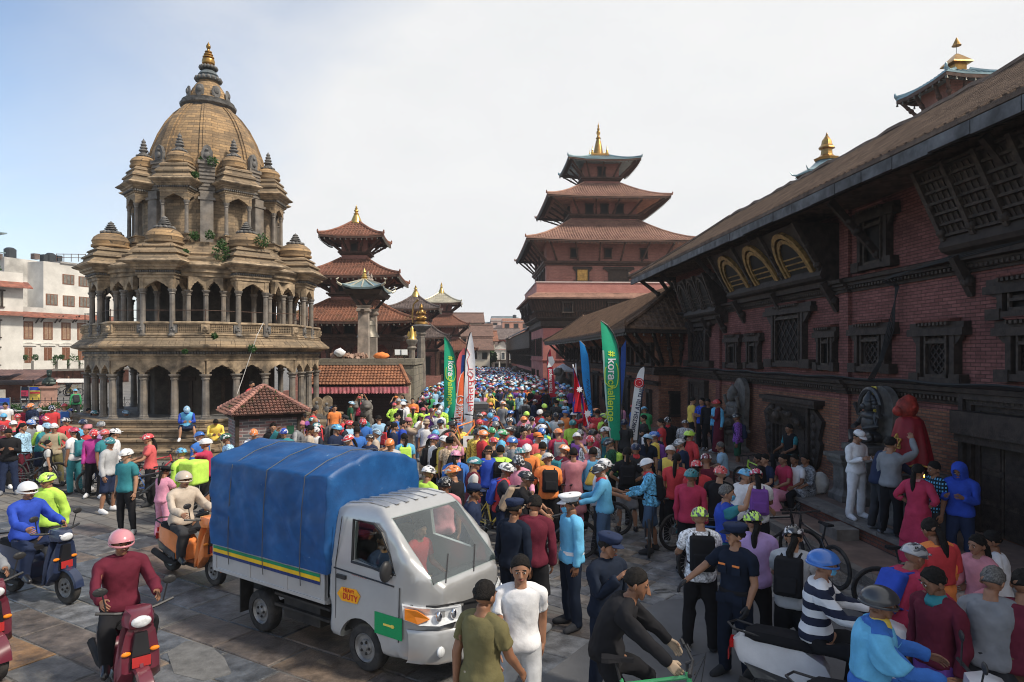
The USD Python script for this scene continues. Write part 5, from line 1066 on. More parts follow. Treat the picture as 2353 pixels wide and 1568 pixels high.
# ---- two roof pavilions that rise behind the palace front
for (x,y,e,zb,ze,zr,zt,n,lab) in ((20.75,45,1.75,9.0,15.45,16.45,18.05,8,'small gilded turret with an eight-sided metal roof, peeping over the palace roof'),):
    R=thing('roof_turret',lab,'turret',(x,y,0),0.2);O8=lambda r,z:np.array([(r*math.cos(i*PI/4+PI/8),r*math.sin(i*PI/4+PI/8),z) for i in range(8)])
    m=MB();m.loft([O8(1.15,-.02),O8(1.15,ze)]);put('wall',m,m_redbrick,R)
    m=MB();m.loft([O8(e+.2,ze),O8(e+.22,ze+.1),O8(e*.6,ze+.55),O8(.6,zr),O8(.5,zr)]);put('metal_roof',m,m_metal,R);m=MB();m.loft([O8(e+.18,ze-.05),O8(1.15,ze-.4)]);put('soffit',m,m_wood,R)
    for i in range(8):a=i*PI/4+PI/8;m=MB();m.tube([((e+.15)*math.cos(a),(e+.15)*math.sin(a),ze+.08),((e+.4)*math.cos(a),(e+.4)*math.sin(a),ze+.12),((e+.55)*math.cos(a),(e+.55)*math.sin(a),ze+.32)],[.07,.05,.02],5);put('roof_horn',m,m_metal,R)
    m=MB();m.loft([O8(.75,zr-.05),O8(.82,zr+.1),O8(.6,zr+.16),O8(.38,zr+.35),O8(.34,zr+.7),O8(.52,zr+.78),O8(.5,zr+.85),O8(.36,zr+1.0),O8(.30,zr+1.3),O8(.12,zr+1.55)]);put('lantern',m,m_gold,R);gilt_finial(R,zr+1.45,zt+.25,.17,m_gold)
R=thing('roof_turret','square palace turret with a metal roof and cupola, highest above the palace roof at right','turret',(20.35,31.25,0),YAW)
wall_box(R,1.0,-.02,15.9,m_redbrick);band(R,1.0,14.3,.3,.2);tiled_roof(R,1.75,1.75,15.8,.35,.35,16.5,m_metal,1.0,1.0,14.7,2,courses=4,lift=.1)
m=MB();m.loft([sqring(.42,.42,16.4),sqring(.42,.42,16.5),sqring(.28,.28,16.52),sqring(.28,.28,16.85),sqring(.48,.48,16.9),sqring(.44,.44,16.98),sqring(.2,.2,17.25),sqring(.06,.06,17.4)]);put('lantern',m,m_gold,R)
m=MB();m.tube([(0,0,17.3),(0,0,18.0)],.012,6);put('finial_rod',m,m_bell,R);m=MB();m.lathe([(.2,17.78),(.17,17.82),(.02,18.15)],12);put('finial_cone',m,m_gold,R)
# ================================================================ the palace front on the right
m_pbrick=BRICK('palace_brick',(.29,.118,.104),(.20,.078,.07),(.11,.055,.048),bw=.25,rh=.07,ms=.009,bump=.9,stain=(.05,.022,.02),stain_amt=.7,stain_scale=.5)
m_obrick=BRICK('palace_old_brick',(.34,.15,.085),(.22,.085,.055),(.13,.095,.075),bw=.25,rh=.068,ms=.011,bump=1.0,stain=(.06,.03,.022),stain_amt=.7,stain_scale=.9)
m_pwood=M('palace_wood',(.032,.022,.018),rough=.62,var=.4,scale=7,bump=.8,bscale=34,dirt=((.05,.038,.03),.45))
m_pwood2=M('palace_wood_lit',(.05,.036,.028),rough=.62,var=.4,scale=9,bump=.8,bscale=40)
m_board=M('grey_eave_board',(.085,.086,.09),rough=.7,var=.45,scale=3,dirt=((.035,.03,.028),.7))
PC=(13.1,-1.7)
def Lp(s,y,z=0):return np.array([s-PC[0],y-PC[1],z])
def s_of(x,off=0.0):return (9.2-off)/((x-CX)/FPX*.998+.0567)
def z_of(y,s):return EYE+(HY-y)*.998*s/FPX
PA=thing('palace','long red brick palace with carved wooden windows, deep eaves and clay tile roof','palace',pal(*PC),STREET)
m=MB();m.box(-17.9,17.9,-1.7,1.7,2.5,7.9);put('wall',m,m_pbrick,PA);m=MB();m.box(-17.95,17.95,-1.75,1.72,.0,2.55);put('lower_wall',m,m_obrick,PA)
tiled_roof(PA,19.1,3.5,7.2,15.6,.06,9.39,m_tiledim,17.9,1.7,5.75,8,courses=13,lift=.0,bells=False,fascia=.10,sag=.03,strutmat=m_pwood)
m=MB();rr=np.random.default_rng(4);P=[(-15.8+i*.5,0,9.43+rr.uniform(-.05,.05)) for i in range(64)];m.tube(P,.13,6);put('ridge_tiles',m,m_tiledim,PA)
for i in range(40):
    x0=-19.05+i*.955;m=MB();dz=rr.uniform(-.015,.015);m.box(x0+.008,x0+.947,3.42,3.49+rr.uniform(0,.02),6.93+dz,7.15);put('eave_board',m,m_board,PA)
def long_moulding(parent,name,x0,x1,prof,y0,mat):m=MB();m.loft([np.array([(x,y0+y,z) for y,z in prof]) for x in (x0,x1)]);put(name,m,mat,parent)
CORN=lambda z,k=1.0:[(-.1,z-.26*k),(.05,z-.26*k),(.06,z-.20*k),(.10,z-.19*k),(.10,z-.12*k),(.16,z-.11*k),(.16,z-.05*k),(.24,z-.03*k),(.26,z+.05*k),(.12,z+.09*k),(-.1,z+.10*k)]
for z,k in ((2.98,1.1),(5.42,1.0)):
    long_moulding(PA,'cornice',-17.95,17.95,CORN(z,k),1.7,m_pwood)
    m=MB()
    for i in range(300):x=-17.9+i*.1195;m.box(x,x+.06,1.78,1.845,z-.185*k,z-.125*k)
    put('cornice_blocks',m,m_pwood2,PA,kind='stuff')
for x in (1655,1948):
    s=s_of(x)-PC[0];m=MB();m.box(s-.2,s+.2,1.65,1.80,.4,5.2);put('pilaster',m,m_pbrick,PA);m=MB();m.box(s-.2,s+.2,1.65,1.80,5.53,7.9);put('pilaster',m,m_pbrick,PA)
    for z,k in ((2.98,1.1),(5.42,1.0)):long_moulding(PA,'cornice_break',s-.26,s+.26,CORN(z,k),1.80,m_pwood)
m_lat=M('lattice_dark',(.016,.013,.012),rough=.7,var=.3,scale=8)
def pwin(x0,x1,y0,y1,lattice=False,arch=False,ears=True):
    s1,s0=s_of(x0),s_of(x1);sm=(s0+s1)/2;w=s1-s0;z1,z0=z_of((y0),sm),z_of(y1,sm);p=Lp(sm,.012,z0)
    fr=framed_window(PA,p,(-1,0),(0,1),w,z1-z0,m_pwood,ears,inner=m_lat,lattice=lattice,depth=.16)
    # inner frame, brick-red ledge on top, sill consoles
    T=lambda:MB().at(p,PI);h=z1-z0;m=T()
    for e,d in ((.10,-.10),(.05,-.05)):
        for sx in (-1,1):m.box(sx*(w/2-e),sx*(w/2-e-.05),d-.05,d,0,h)
        m.box(-w/2+e,w/2-e,d-.05,d,h-e,h-e-.05);m.box(-w/2+e,w/2-e,d-.05,d,.0,.06)
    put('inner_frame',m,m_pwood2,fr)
    if ears:
        m=T();e=w*.34+.22;m.loft([[(-e,.02,h+.26),(e,.02,h+.26),(e,-.20,h+.27),(-e,-.20,h+.27)],[(-e-.03,.02,h+.34),(e+.03,.02,h+.34),(e+.03,-.24,h+.32),(-e-.03,-.24,h+.32)]]);put('ledge',m,m_pbrick,fr)
        m=T()
        for i in range(int(2*e/.11)):m.box(-e+i*.11,-e+i*.11+.06,-.23,-.15,h+.20,h+.26)
        put('ledge_blocks',m,m_pwood2,fr,kind='stuff')
        m=T();[m.box(sx*(w/2+.02),sx*(w/2+.3*w+.05),-.2,.0,-.14,.04+.05*h) for sx in (-1,1)];put('sill_block',m,m_pwood,fr,kind='stuff')
    if arch:
        m=T();t=np.linspace(0,2*PI,25);a,b=w*.30,h*.42;ring=[(a*math.cos(q),b*math.sin(q)+h/2) for q in t[:-1]]
        m.plate(Polygon([(-w/2+.1,.05),(w/2-.1,.05),(w/2-.1,h-.08),(-w/2+.1,h-.08)]).difference(Polygon(ring)),(1,0,0),(0,0,1),(0,-.03,0),.05);put('carved_surround',m,m_pwood,fr)
    return fr
for a in ((1592,1628,752,835,True),(1680,1700,787,838),(1728,1748,785,838),(1788,1852,722,834,True),(1894,1922,776,840),(1985,2042,770,843,True,True),(2133,2202,772,868,True,True),(2345,2460,770,862,True),(2325,2440,668,712)):pwin(*a)
pwin(1992,2046,505,606)
# projecting bays under the eaves
def bay(x0,x1,z0,zt,out0,out1,arches,gold):
    s1,s0=s_of(x0,out0),s_of(x1,out0);a,b=Lp(s0,0)[0],Lp(s1,0)[0];W=b-a
    m=MB();m.loft([np.array([(x,1.66+y,z) for y,z in ((0,z0-.35),(.15,z0-.33),(.2,z0-.2),(.34,z0-.18),(.36,z0-.05),(out0,z0),(out0+.06,z0+.08),(out0,z0+.25),(0,z0+.25))]) for x in (a-.1,b+.1)]);put('bay_base',m,m_pwood,PA)
    m=MB();m.loft([np.array([(x,1.66+y,z) for y,z in ((0,z0+.2),(out0-.06,z0+.2),(out1-.05,zt),(0,zt))]) for x in (a,b)]);put('bay_body',m,m_pwood,PA)
    up=unit((0,out1-out0,zt-z0-.2));H=math.hypot(out1-out0,zt-z0-.2);n=arches
    for i in range(n):
        cx=a+W*(i+.5)/n;w=W/n*.78;o=np.array([cx,1.66+out0-.03,z0+.24])
        hh=H*.92;t=np.linspace(0,PI,15);r=w/2;k=1.25
        arc=lambda r_,e:[(-r_,e)]+[(-r_*math.cos(q),hh-r*k-.02+(r_*k)*math.sin(q)) for q in t]+[(r_,e)]
        for r0,r1,dd in ((r,r*.86,.10),(r*.80,r*.68,.07)):
            m=MB();m.plate(Polygon(arc(r0,0)).difference(Polygon(arc(r1,-.1))),(-1,0,0),up,o,dd);put('arch_frame',m,gold,PA)
        m=MB();m.plate(Polygon(arc(r*.68,0)),(-1,0,0),up,o+up*.01,.02);put('bay_opening',m,m_black,PA)
        m=MB()
        for q in (.12,.24,.36):m.plate([(-r*.68,hh*q),(r*.68,hh*q),(r*.68,hh*q+.035),(-r*.68,hh*q+.035)],(-1,0,0),up,o,.05)
        put('bay_rails',m,gold,PA,kind='stuff')
    if not n:
        m=MB()
        for q in np.linspace(.06,.96,7):o=np.array([(a+b)/2,1.66+out0-.02,z0+.22])+up*H*q;m.bar(o-(W/2,0,0),o+(W/2,0,0),.09,.05)
        for q in np.linspace(a+.1,b-.1,26):o=np.array([q,1.66+out0-.01,z0+.3]);m.bar(o,o+up*H*.85,.05,.05)
        put('carved_slats',m,m_pwood2,PA,kind='stuff')
    for i in range((n or 5)+1):
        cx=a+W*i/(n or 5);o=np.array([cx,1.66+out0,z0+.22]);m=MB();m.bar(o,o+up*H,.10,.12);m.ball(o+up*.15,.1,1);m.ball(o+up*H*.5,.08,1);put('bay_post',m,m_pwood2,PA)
    for x in (a+.1,(a+b)/2,b-.1):m=MB();m.bar((x,1.68,z0-.8),(x,1.66+out0*.8,z0-.1),.14,.16);m.ball((x,1.8,z0-.55),.13,1);put('bay_bracket',m,m_pwood,PA)
m_dullgold=M('dull_gilding',(.34,.21,.075),rough=.45,metal=.5,var=.35,scale=8,dirt=((.06,.04,.025),.6))
bay(1672,1880,5.55,6.95,.55,1.25,3,m_dullgold);bay(2165,2620,5.55,7.0,.5,1.1,0,m_pwood2);bay(1572,1640,5.15,6.6,.5,.95,3,m_pwood2)
m=MB()
for i in range(46):
    x=-17.6+i*.78;m.bar((x,1.66,7.75),(x,3.4,7.06),.08,.10)
put('eave_rafters',m,m_pwood,PA,kind='stuff')
# doors
def pdoor(x0,x1,ytop,zb,big=True,leaves=m_pwood2):
    s1,s0=s_of(x0),s_of(x1);sm=(s0+s1)/2;w=s1-s0;z1=z_of(ytop,sm);h=z1-zb;p=Lp(sm,.02,zb);T=lambda:MB().at(p,PI)
    m=T()
    for k,(e,d) in enumerate(((0,.06),(.14,.12),(.28,.18))):
        for sx in (-1,1):m.box(sx*(w/2+e),sx*(w/2+e+.12),-d,.02,0,h+e*.7)
        m.box(-w/2-e-.12,w/2+e+.12,-d,.02,h+e*.7,h+e*.7+.11)
    fr=put('door_frame',m,m_pwood,PA)
    for sx in (-1,1):
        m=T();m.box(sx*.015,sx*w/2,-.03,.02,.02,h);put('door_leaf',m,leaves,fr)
        for j in range(4):m=T();m.box(sx*(.06),sx*(w/2-.05),-.05,-.028,h*(.04+j*.245),h*(.04+j*.245)+h*.2);put('door_panel',m,m_pwood,fr)
    if big:
        m=T();W=w*.5+.62;m.box(-W-.35,W+.35,-.30,.02,h+.34,h+.46);m.box(-W-.25,W+.25,-.24,.02,h+.24,h+.34)
        for sx in (-1,1):
            m.plate([(.0,0),(.34,.25),(.55,h*.55),(.42,h*.62),(.62,h*.95),(.2,h+.2),(0,h+.2)],(sx,0,0),(0,0,1),(sx*(w/2+.42),-.02,0),.10*sx)
            for q in range(6):m.ball((sx*(w/2+.62+.04*math.sin(q*2)),-.12,.35+q*h*.15),.11,1,(1,.6,1.2))
        put('carved_wing',m,m_pwood,fr,kind='stuff')
        m=T();t=np.linspace(0,PI,13);tp=Polygon([(-w*.62,0)]+[(-w*.62*math.cos(q),.55*math.sin(q)) for q in t]+[(w*.62,0)]);tilt=unit((0,-.55,.84));m.plate(tp,(1,0,0),tilt,(0,-.2,h*.80),.10)
        for q in t[1:-1:2]:c=np.array([-w*.62*math.cos(q),-.2,h*.8])+tilt*.55*math.sin(q);m.ball(c+[0,-.05,0],.09,1)
        m.ball(np.array([0,-.34,h*.8])+tilt*.3,.15,1);put('carved_tympanum',m,m_pwood2,fr,kind='stuff')
pdoor(1800,1856,950,.45);pdoor(2262,2372,950,.45,False);pdoor(1598,1622,890,.9,False)
m=MB();W0,W1=s_of(2372)-1.5,s_of(2225);m.box(Lp(W0,0)[0],Lp(W1,0)[0],1.72,1.98,2.05,2.2);m.box(Lp(W0,0)[0],Lp(W1,0)[0],1.72,2.06,2.2,2.62);put('door_canopy',m,m_pwood,PA)
# black cables along the lower cornice and up the wall
CB=thing('power_cables','bunch of black power cables looping up the palace wall to the eaves','cable')
for i in range(5):
    m=MB();s0=s_of(2040);pts=[pal(s0+.02*i,.32+.02*i,3.1),pal(s0-.35+.03*i,.34,3.5),pal(s0-.55+.04*i,.2,4.2+.05*i),pal(s0-.5-.03*i,.14,5.1),pal(s0-.3-.08*i,.3,5.25+.02*i),pal(s0-3,.32,5.55-.03*i),pal(s0-7,.33,5.6)]
    m.tube(pts,.011,5);put('strand',m,M('cable_black',(.012,.012,.013),rough=.6,var=0),CB)
m=MB();m.tube([pal(s,.30+.02*math.sin(s*3),3.10+.02*math.sin(s*2.3)) for s in np.linspace(8,29,60)],.028,5);put('cable',m,M('cable_black',(0,0,0)),None,label='bundle of cable lying along the lower cornice of the palace',cat='cable')
m=MB();s=s_of(2052);c=pal(s,.42,2.95);n=10;m.loft([[c+(i*.05*SDIR)*(1+.2*(j==0))+SN*.04*math.sin(i*2+j)+np.array([0,0,-j*.22-(0 if j else 0)]) for i in range(-2,3)] for j in range(4)],closed=False);put('yellow_cloth',m,cloth('yellow'),None,smooth=60,label='yellow cloth tied to the cables above the black statue',cat='cloth')
# ---- stone figures on the plinth
m_idol=M('idol_black_stone',(.035,.034,.036),rough=.38,var=.3,scale=6,bump=.4,bscale=20,spec=.5);m_stele=M('stele_stone',(.13,.12,.11),rough=.7,var=.3,scale=4,bump=.4,bscale=20)
def figure(m,z,k=1.0,arms=4,mane=False):
    m.ball((0,.02,z+.16*k),.27*k,2,(1.15,.8,.55));m.ball((0,0,z+.44*k),.21*k,2,(1,.72,1.25));m.ball((0,-.01,z+.62*k),.2*k,1,(1.25,.7,.6));m.ball((0,-.02,z+.86*k),.135*k,2,(1,1,1.12));m.tube([(0,0,z+.66*k),(0,0,z+.8*k)],.075*k,8)
    m.lathe([(.14*k,z+.95*k),(.12*k,z+1.02*k),(.05*k,z+1.12*k),(.01,z+1.18*k)],10)
    for s in (-1,1):
        m.tube([(s*.22*k,0,z+.64*k),(s*.36*k,-.05,z+.42*k),(s*.2*k,-.26*k,z+.36*k)],[.07*k,.06*k,.05*k],8)
        if arms>2:m.tube([(s*.22*k,.02,z+.66*k),(s*.42*k,0,z+.62*k),(s*.44*k,-.08,z+.88*k)],[.06*k,.05*k,.05*k],8)
        m.tube([(s*.14*k,-.05,z+.14*k),(s*.36*k,-.22*k,z+.20*k),(s*.12*k,-.32*k,z+.05*k)],[.11*k,.10*k,.07*k],8)
    if mane:[m.ball((.16*k*math.cos(a),.03,z+.88*k+.16*k*math.sin(a)),.065*k,1) for a in np.linspace(-.3,PI+.3,9)];m.ball((0,-.14*k,z+.83*k),.07*k,1)
def stele(m,z0,z1,w,y=.22,th=.16):
    t=np.linspace(0,PI,15);h=z1-z0;m.plate([(-w/2*.8,0)]+[(-w/2*math.cos(q),h-w/2+w/2*math.sin(q)) for q in t]+[(w/2*.8,0)],(1,0,0),(0,0,1),(0,y,z0),-th)
def pedestal(m,z0,z1,w,d):
    h=z1-z0;r=lambda e,z:np.array([(-w/2-e,-d/2-e,z),(w/2+e,-d/2-e,z),(w/2+e,d/2+e,z),(-w/2-e,d/2+e,z)]);m.loft([r(.08,z0),r(.08,z0+h*.14),r(.03,z0+h*.2),r(0,z0+h*.26),r(0,z0+h*.78),r(.05,z0+h*.84),r(.1,z0+h*.9),r(.1,z1)])
FACE=STREET+PI        # a thing whose front is -y then looks from the palace to the street
def on_plinth(x,off):s=s_of(x,off);return pal(s,off,.45),s
p,s=on_plinth(1683,.55);S1=thing('stone_idol','grey stone idol with arched back slab, between the small and the carved palace doors','statue',p,FACE)
m=MB();pedestal(m,0,.72,.8,.6);put('pedestal',m,m_stele,S1);m=MB();stele(m,.72,2.42,1.0);put('back_slab',m,m_stele,S1);m=MB();figure(m,.74,1.25);put('figure',m,m_stele,S1,smooth=50)
p,s=on_plinth(1996,.62);S2=thing('stone_idol','shiny black lion-headed stone idol before an arched slab','statue',p,FACE)
m=MB();pedestal(m,0,1.25,.7,.55);put('pedestal',m,m_stele,S2);m=MB();stele(m,1.1,2.52,1.0);put('back_slab',m,m_stele,S2);m=MB();t=np.linspace(0,PI,15);m.tube([(-.42*math.cos(q),.02,1.95+.5*math.sin(q)) for q in t],.06,6);put('halo',m,m_idol,S2);m=MB();figure(m,1.27,.98,4,True);put('figure',m,m_idol,S2,smooth=50)
p,s=on_plinth(1945,.95);S2b=thing('stone_stand','square stone offering stand left of the black idol','stand',p,FACE);m=MB();pedestal(m,0,.95,.42,.42);put('body',m,m_stele,S2b);m=MB();m.box(-.36,.36,-.36,.36,.95,1.03);put('top_slab',m,m_stele,S2b)
p,s=on_plinth(2090,.95);S3=thing('stone_idol','vermilion-smeared monkey idol wrapped in a red cloth, on a tall pedestal','statue',p,FACE)
m_verm=M('vermilion',(.28,.03,.02),rough=.6,var=.4,scale=7,bump=.5,bscale=16,dirt=((.07,.02,.015),.6))
m=MB();pedestal(m,0,1.0,.72,.72);put('pedestal',m,m_stele,S3)
m=MB();m.ball((0,0,1.3),.3,2,(1.1,1,.9));m.ball((0,-.02,1.75),.26,2,(1.1,.85,1.3));m.ball((0,-.08,2.2),.19,2,(.95,1.05,1.1));m.ball((0,-.25,2.14),.10,2);m.lathe([(.17,2.26),(.14,2.33),(.15,2.36),(.08,2.42),(.01,2.45)],10,(0,-.05,0));[m.ball((s_*.15,-.05,2.22),.05,1) for s_ in (-1,1)];put('figure',m,m_verm,S3,smooth=50)
m=MB();ring=[]
for z,a,b,w in ((2.04,.13,.15,0),(1.96,.25,.22,.01),(1.75,.31,.27,.04),(1.45,.37,.32,.08),(1.18,.41,.36,.12),(1.05,.43,.38,.15)):
    t=np.linspace(0,2*PI,40,endpoint=False);k=1+w*np.sin(t*9) ;ring.append(np.column_stack([a*k*np.cos(t),-.03+b*k*np.sin(t),np.full(40,z)+(.14*np.cos(t*2+.6) if z<1.1 else 0)]))
m.loft(ring[::-1],caps=False);put('red_cloth',m,M('red_shrine_cloth',(.20,.006,.014),rough=.55,var=.12,scale=5,sheen=.3),S3,smooth=60)
m=MB();m.tube([tuple(q*(1.01,1.01,1)) for q in ring[-1]]+[tuple(ring[-1][0]*(1.01,1.01,1))],.018,5);put('gold_hem',m,m_gild,S3)
m=MB()
for sg in (1,-1):
    tr=[(.17*math.cos(a),.17*math.sin(a)*sg) for a in (PI/2,PI/2+2*PI/3,PI/2+4*PI/3)]
    for i in range(3):a,b=tr[i],tr[(i+1) % 3];m.bar((a[0]+.06,-.335-a[1]*-.12,1.55+a[1]),(b[0]+.06,-.335-b[1]*-.12,1.55+b[1]),.028,.02)
put('gold_star',m,m_gild,S3)
m=MB();m.lathe([(.05,0),(.05,.18),(.02,.24),(.02,.28)],10);b=thing('water_bottle','clear plastic bottle standing on the sill of the big dark door','bottle',pal(s_of(2268),.35,.5));put('bottle',m,M('bottle_plastic',(.35,.42,.46),rough=.15,var=0),b,smooth=40);m=MB();m.lathe([(.024,.27),(.024,.30)],8);put('cap',m,cloth('blue'),b)
# ---- second palace range with the lower hipped roof
PB=thing('palace_range','lower palace range with a long clay tile roof hipped at the near end','building',pal(45.5,-.4),STREET)
m=MB();m.box(-15.2,15.2,-1.4,1.4,0,5.2);put('wall',m,m_obrick,PB)
tiled_roof(PB,16.5,3.2,4.74,13.6,.06,6.95,TILE('range_tiles',(.21,.13,.085),(.12,.075,.05),amt=.6),15.2,1.4,3.2,7,courses=12,lift=.05,bells=True,sag=.03,strutmat=m_pwood)
long_moulding(PB,'cornice',-15.2,15.2,CORN(3.0),1.4,m_pwood);long_moulding(PB,'cornice',-15.2,15.2,CORN(2.4,.6),1.4,m_pwood)
m=MB();m.loft([np.array([(-15.2-y,x,z) for y,z in [(q[0],q[1]) for q in CORN(3.0)]]) for x in (1.65,-1.4)]);put('cornice',m,m_pwood,PB)
for f,w,h,z in ((-13.8,.5,.9,1.0),(-11.9,.5,.9,1.0),(-9,1.2,1.8,.5),(-6,.6,.9,1.0),(-3,.6,.9,1.0),(0,1.4,1.9,.4),(4,.6,.9,1),(8,.6,.9,1),(12,.6,.9,1)):framed_window(PB,(f,1.412,z),(-1,0),(0,1),w,h,m_pwood,ears=h>1.5,depth=.12)
for f in range(-14,15,2):framed_window(PB,(f,1.412,3.25),(-1,0),(0,1),.8,.8,m_pwood,ears=False,inner=m_lat)
framed_window(PB,(-15.212,.6,1.0),(0,1),(-1,0),.5,.9,m_pwood,ears=False)
# ---- wing beyond the tower
PWG=thing('palace_wing','far pink palace wing with dark carved balcony under a low eave, beyond the tower','building',pal(103,0),STREET)
m=MB();m.box(-26,26,-4,2.0,-.01,6.9);put('wall',m,m_plaster,PWG)
m=MB();m.loft([[(-27,3.2,6.45),(27,3.2,6.45)],[(-27,3.2,6.6),(27,3.2,6.6)],[(-27,.2,8.2),(27,.2,8.2)],[(-27,-4.5,8.0),(27,-4.5,8.0)]],closed=False);put('roof',m,TILE('bluish_tiles',(.17,.15,.15),(.10,.10,.12)),PWG)
m=MB();m.box(-26,26,2.0,2.9,4.4,6.4);put('carved_balcony',m,m_wood,PWG)
for i in range(26):
    m=MB();m.bar((-25+i*2,2.0,3.6),(-25+i*2,2.85,4.4),.25,.25);put('bracket',m,m_wood,PWG);framed_window(PWG,(-24.5+i*2,2.012,2.2),(-1,0),(0,1),.6,1.3,m_wood,ears=False);framed_window(PWG,(-24.5+i*2,2.012,.5),(-1,0),(0,1),.6,1.0,m_wood,ears=False)
# ---- far end of the street
m_white=M('white_plaster',(.62,.60,.56),rough=.85,var=.12,scale=.5,bump=.15,bscale=12,dirt=((.38,.36,.33),.5))
FH=thing('town_hall','small white pillared building with a pediment at the far end of the street','building',at(1156,857,140)*(1,1,0),YAW)
m=MB();m.box(-2.4,2.4,0,6,0,4.6);put('wall',m,m_white,FH);m=MB();m.plate([(-2.9,0),(2.9,0),(0,1.7)],(1,0,0),(0,0,1),(0,.2,4.7),.5);put('pediment',m,m_white,FH);m=MB();m.loft([[(-3.1,-.7,4.6),(-3.1,6,4.6)],[(0,-.7,6.5),(0,6,6.5)],[(3.1,-.7,4.6),(3.1,6,4.6)]],closed=False);put('roof',m,m_tile,FH)
for f in (-1.6,0,1.6):framed_window(FH,(f,-.012,2.7),(1,0),(0,-1),.6,1.3,m_white,ears=False,inner=M('shutter_grey',(.10,.12,.14)));framed_window(FH,(f,-.012,.1),(1,0),(0,-1),.9,1.6,m_wood,ears=False)
for f in (-2.2,-.8,.8,2.2):m=MB();m.lathe([(.2,0),(.16,.1),(.15,2.2),(.2,2.3)],10,(f,-.8,0));put('column',m,m_white,FH)
m=MB();m.box(-2.6,2.6,-1,-.05,2.3,2.55);put('balcony',m,m_wood,FH)
t=thing('statue_column','pale free-standing column in front of the far white building','column',at(1166,858,128)*(1,1,0));m=MB();m.lathe([(.45,0),(.45,.4),(.32,.5),(.28,5.4),(.4,5.6),(.45,5.9),(.2,6.0)],10);put('shaft',m,m_pill,t);m=MB();m.lathe([(.3,6.0),(.35,6.3),(.15,6.9),(.02,7.2)],8);put('figure',m,m_pill,t)
def house(lab,x,y0,Y,w,h,d,mat,roof='flat',floors=3,cols=3,rz=YAW,wm=None,winm=m_black,tank=False):
    """Far house: facade foot at pixel column x and depth Y; w, h in metres."""
    g=np.array([(x-CX)*Y/FPX,Y,0]);t=thing('house',lab,'house',g,rz,None)
    m=MB();m.box(-w/2,w/2,0,d,-.02,h);put('wall',m,mat,t)
    fh=h/floors
    for r in range(floors):
        for c in range(cols):
            f=-w/2+w*(c+.5)/cols;m=MB();m.box(f-w/cols*.26,f+w/cols*.26,-.06,.05,fh*r+fh*.32,fh*r+fh*.82);fr=put('window',m,wm or m_woodred,t);m=MB();m.box(f-w/cols*.2,f+w/cols*.2,-.075,-.06,fh*r+fh*.37,fh*r+fh*.77);put('pane',m,winm,fr)
    if roof=='flat':
        m=MB();m.box(-w/2-.15,w/2+.15,-.15,d+.1,h-.02,h+.15);put('roof_slab',m,M('grey_concrete',(.28,.27,.26),var=.2,scale=1),t);m=MB();[m.box(*b,h+.15,h+.95) for b in ((-w/2,w/2,0,.12),(-w/2,-w/2+.12,.12,d),(w/2-.12,w/2,.12,d))];put('parapet',m,mat,t)
        if tank:m=MB();m.lathe([(.55,h+.9),(.6,h+1.0),(.6,h+2.0),(.35,h+2.15),(.2,h+2.2)],12,(w*.2,d*.4,0));put('water_tank',m,M('tank_black',(.03,.035,.04),rough=.5,var=.1),t);m=MB();m.box(w*.2-.5,w*.2+.5,d*.4-.5,d*.4+.5,h,h+.9);put('tank_stand',m,mat,t)
    else:
        rt={'red':TILE('far_tiles',(.22,.13,.10),(.14,.09,.075)),'grey':m_tilegrey,'green':m_tileg}[roof];rings=[];hh=w*.28
        m=MB();m.loft([[(-w/2-.7,-.8,h-.1),(w/2+.7,-.8,h-.1)],[(-w/2-.7,-.8,h+.02),(w/2+.7,-.8,h+.02)],[(-w/2-.5,d/2,h+d*.33),(w/2+.5,d/2,h+d*.33)],[(-w/2-.7,d+.8,h),(w/2+.7,d+.8,h)]],closed=False);put('roof',m,rt,t)
        m=MB();m.tube([(-w/2-.55,d/2,h+d*.33+.05),(w/2+.55,d/2,h+d*.33+.05)],.12,6);put('ridge',m,rt,t)
        m=MB();[m.plate([(0,h),(d,h),(d/2,h+d*.32)],(0,1,0),(0,0,1),(sx*w/2-.05,0,0),.1) for sx in (-1,1)];put('gable',m,mat,t)
    return t
m_pk=M('pinkish_wall',(.50,.36,.31),var=.1,scale=.4);m_rd=M('red_wall',(.42,.12,.10),var=.12,scale=.4);m_bg=M('blue_grey_wall',(.28,.32,.35),var=.12,scale=.4);m_cr=M('cream_wall',(.55,.49,.40),var=.1,scale=.4);m_br=M('brown_brick_wall',(.30,.17,.12),var=.15,scale=.6)
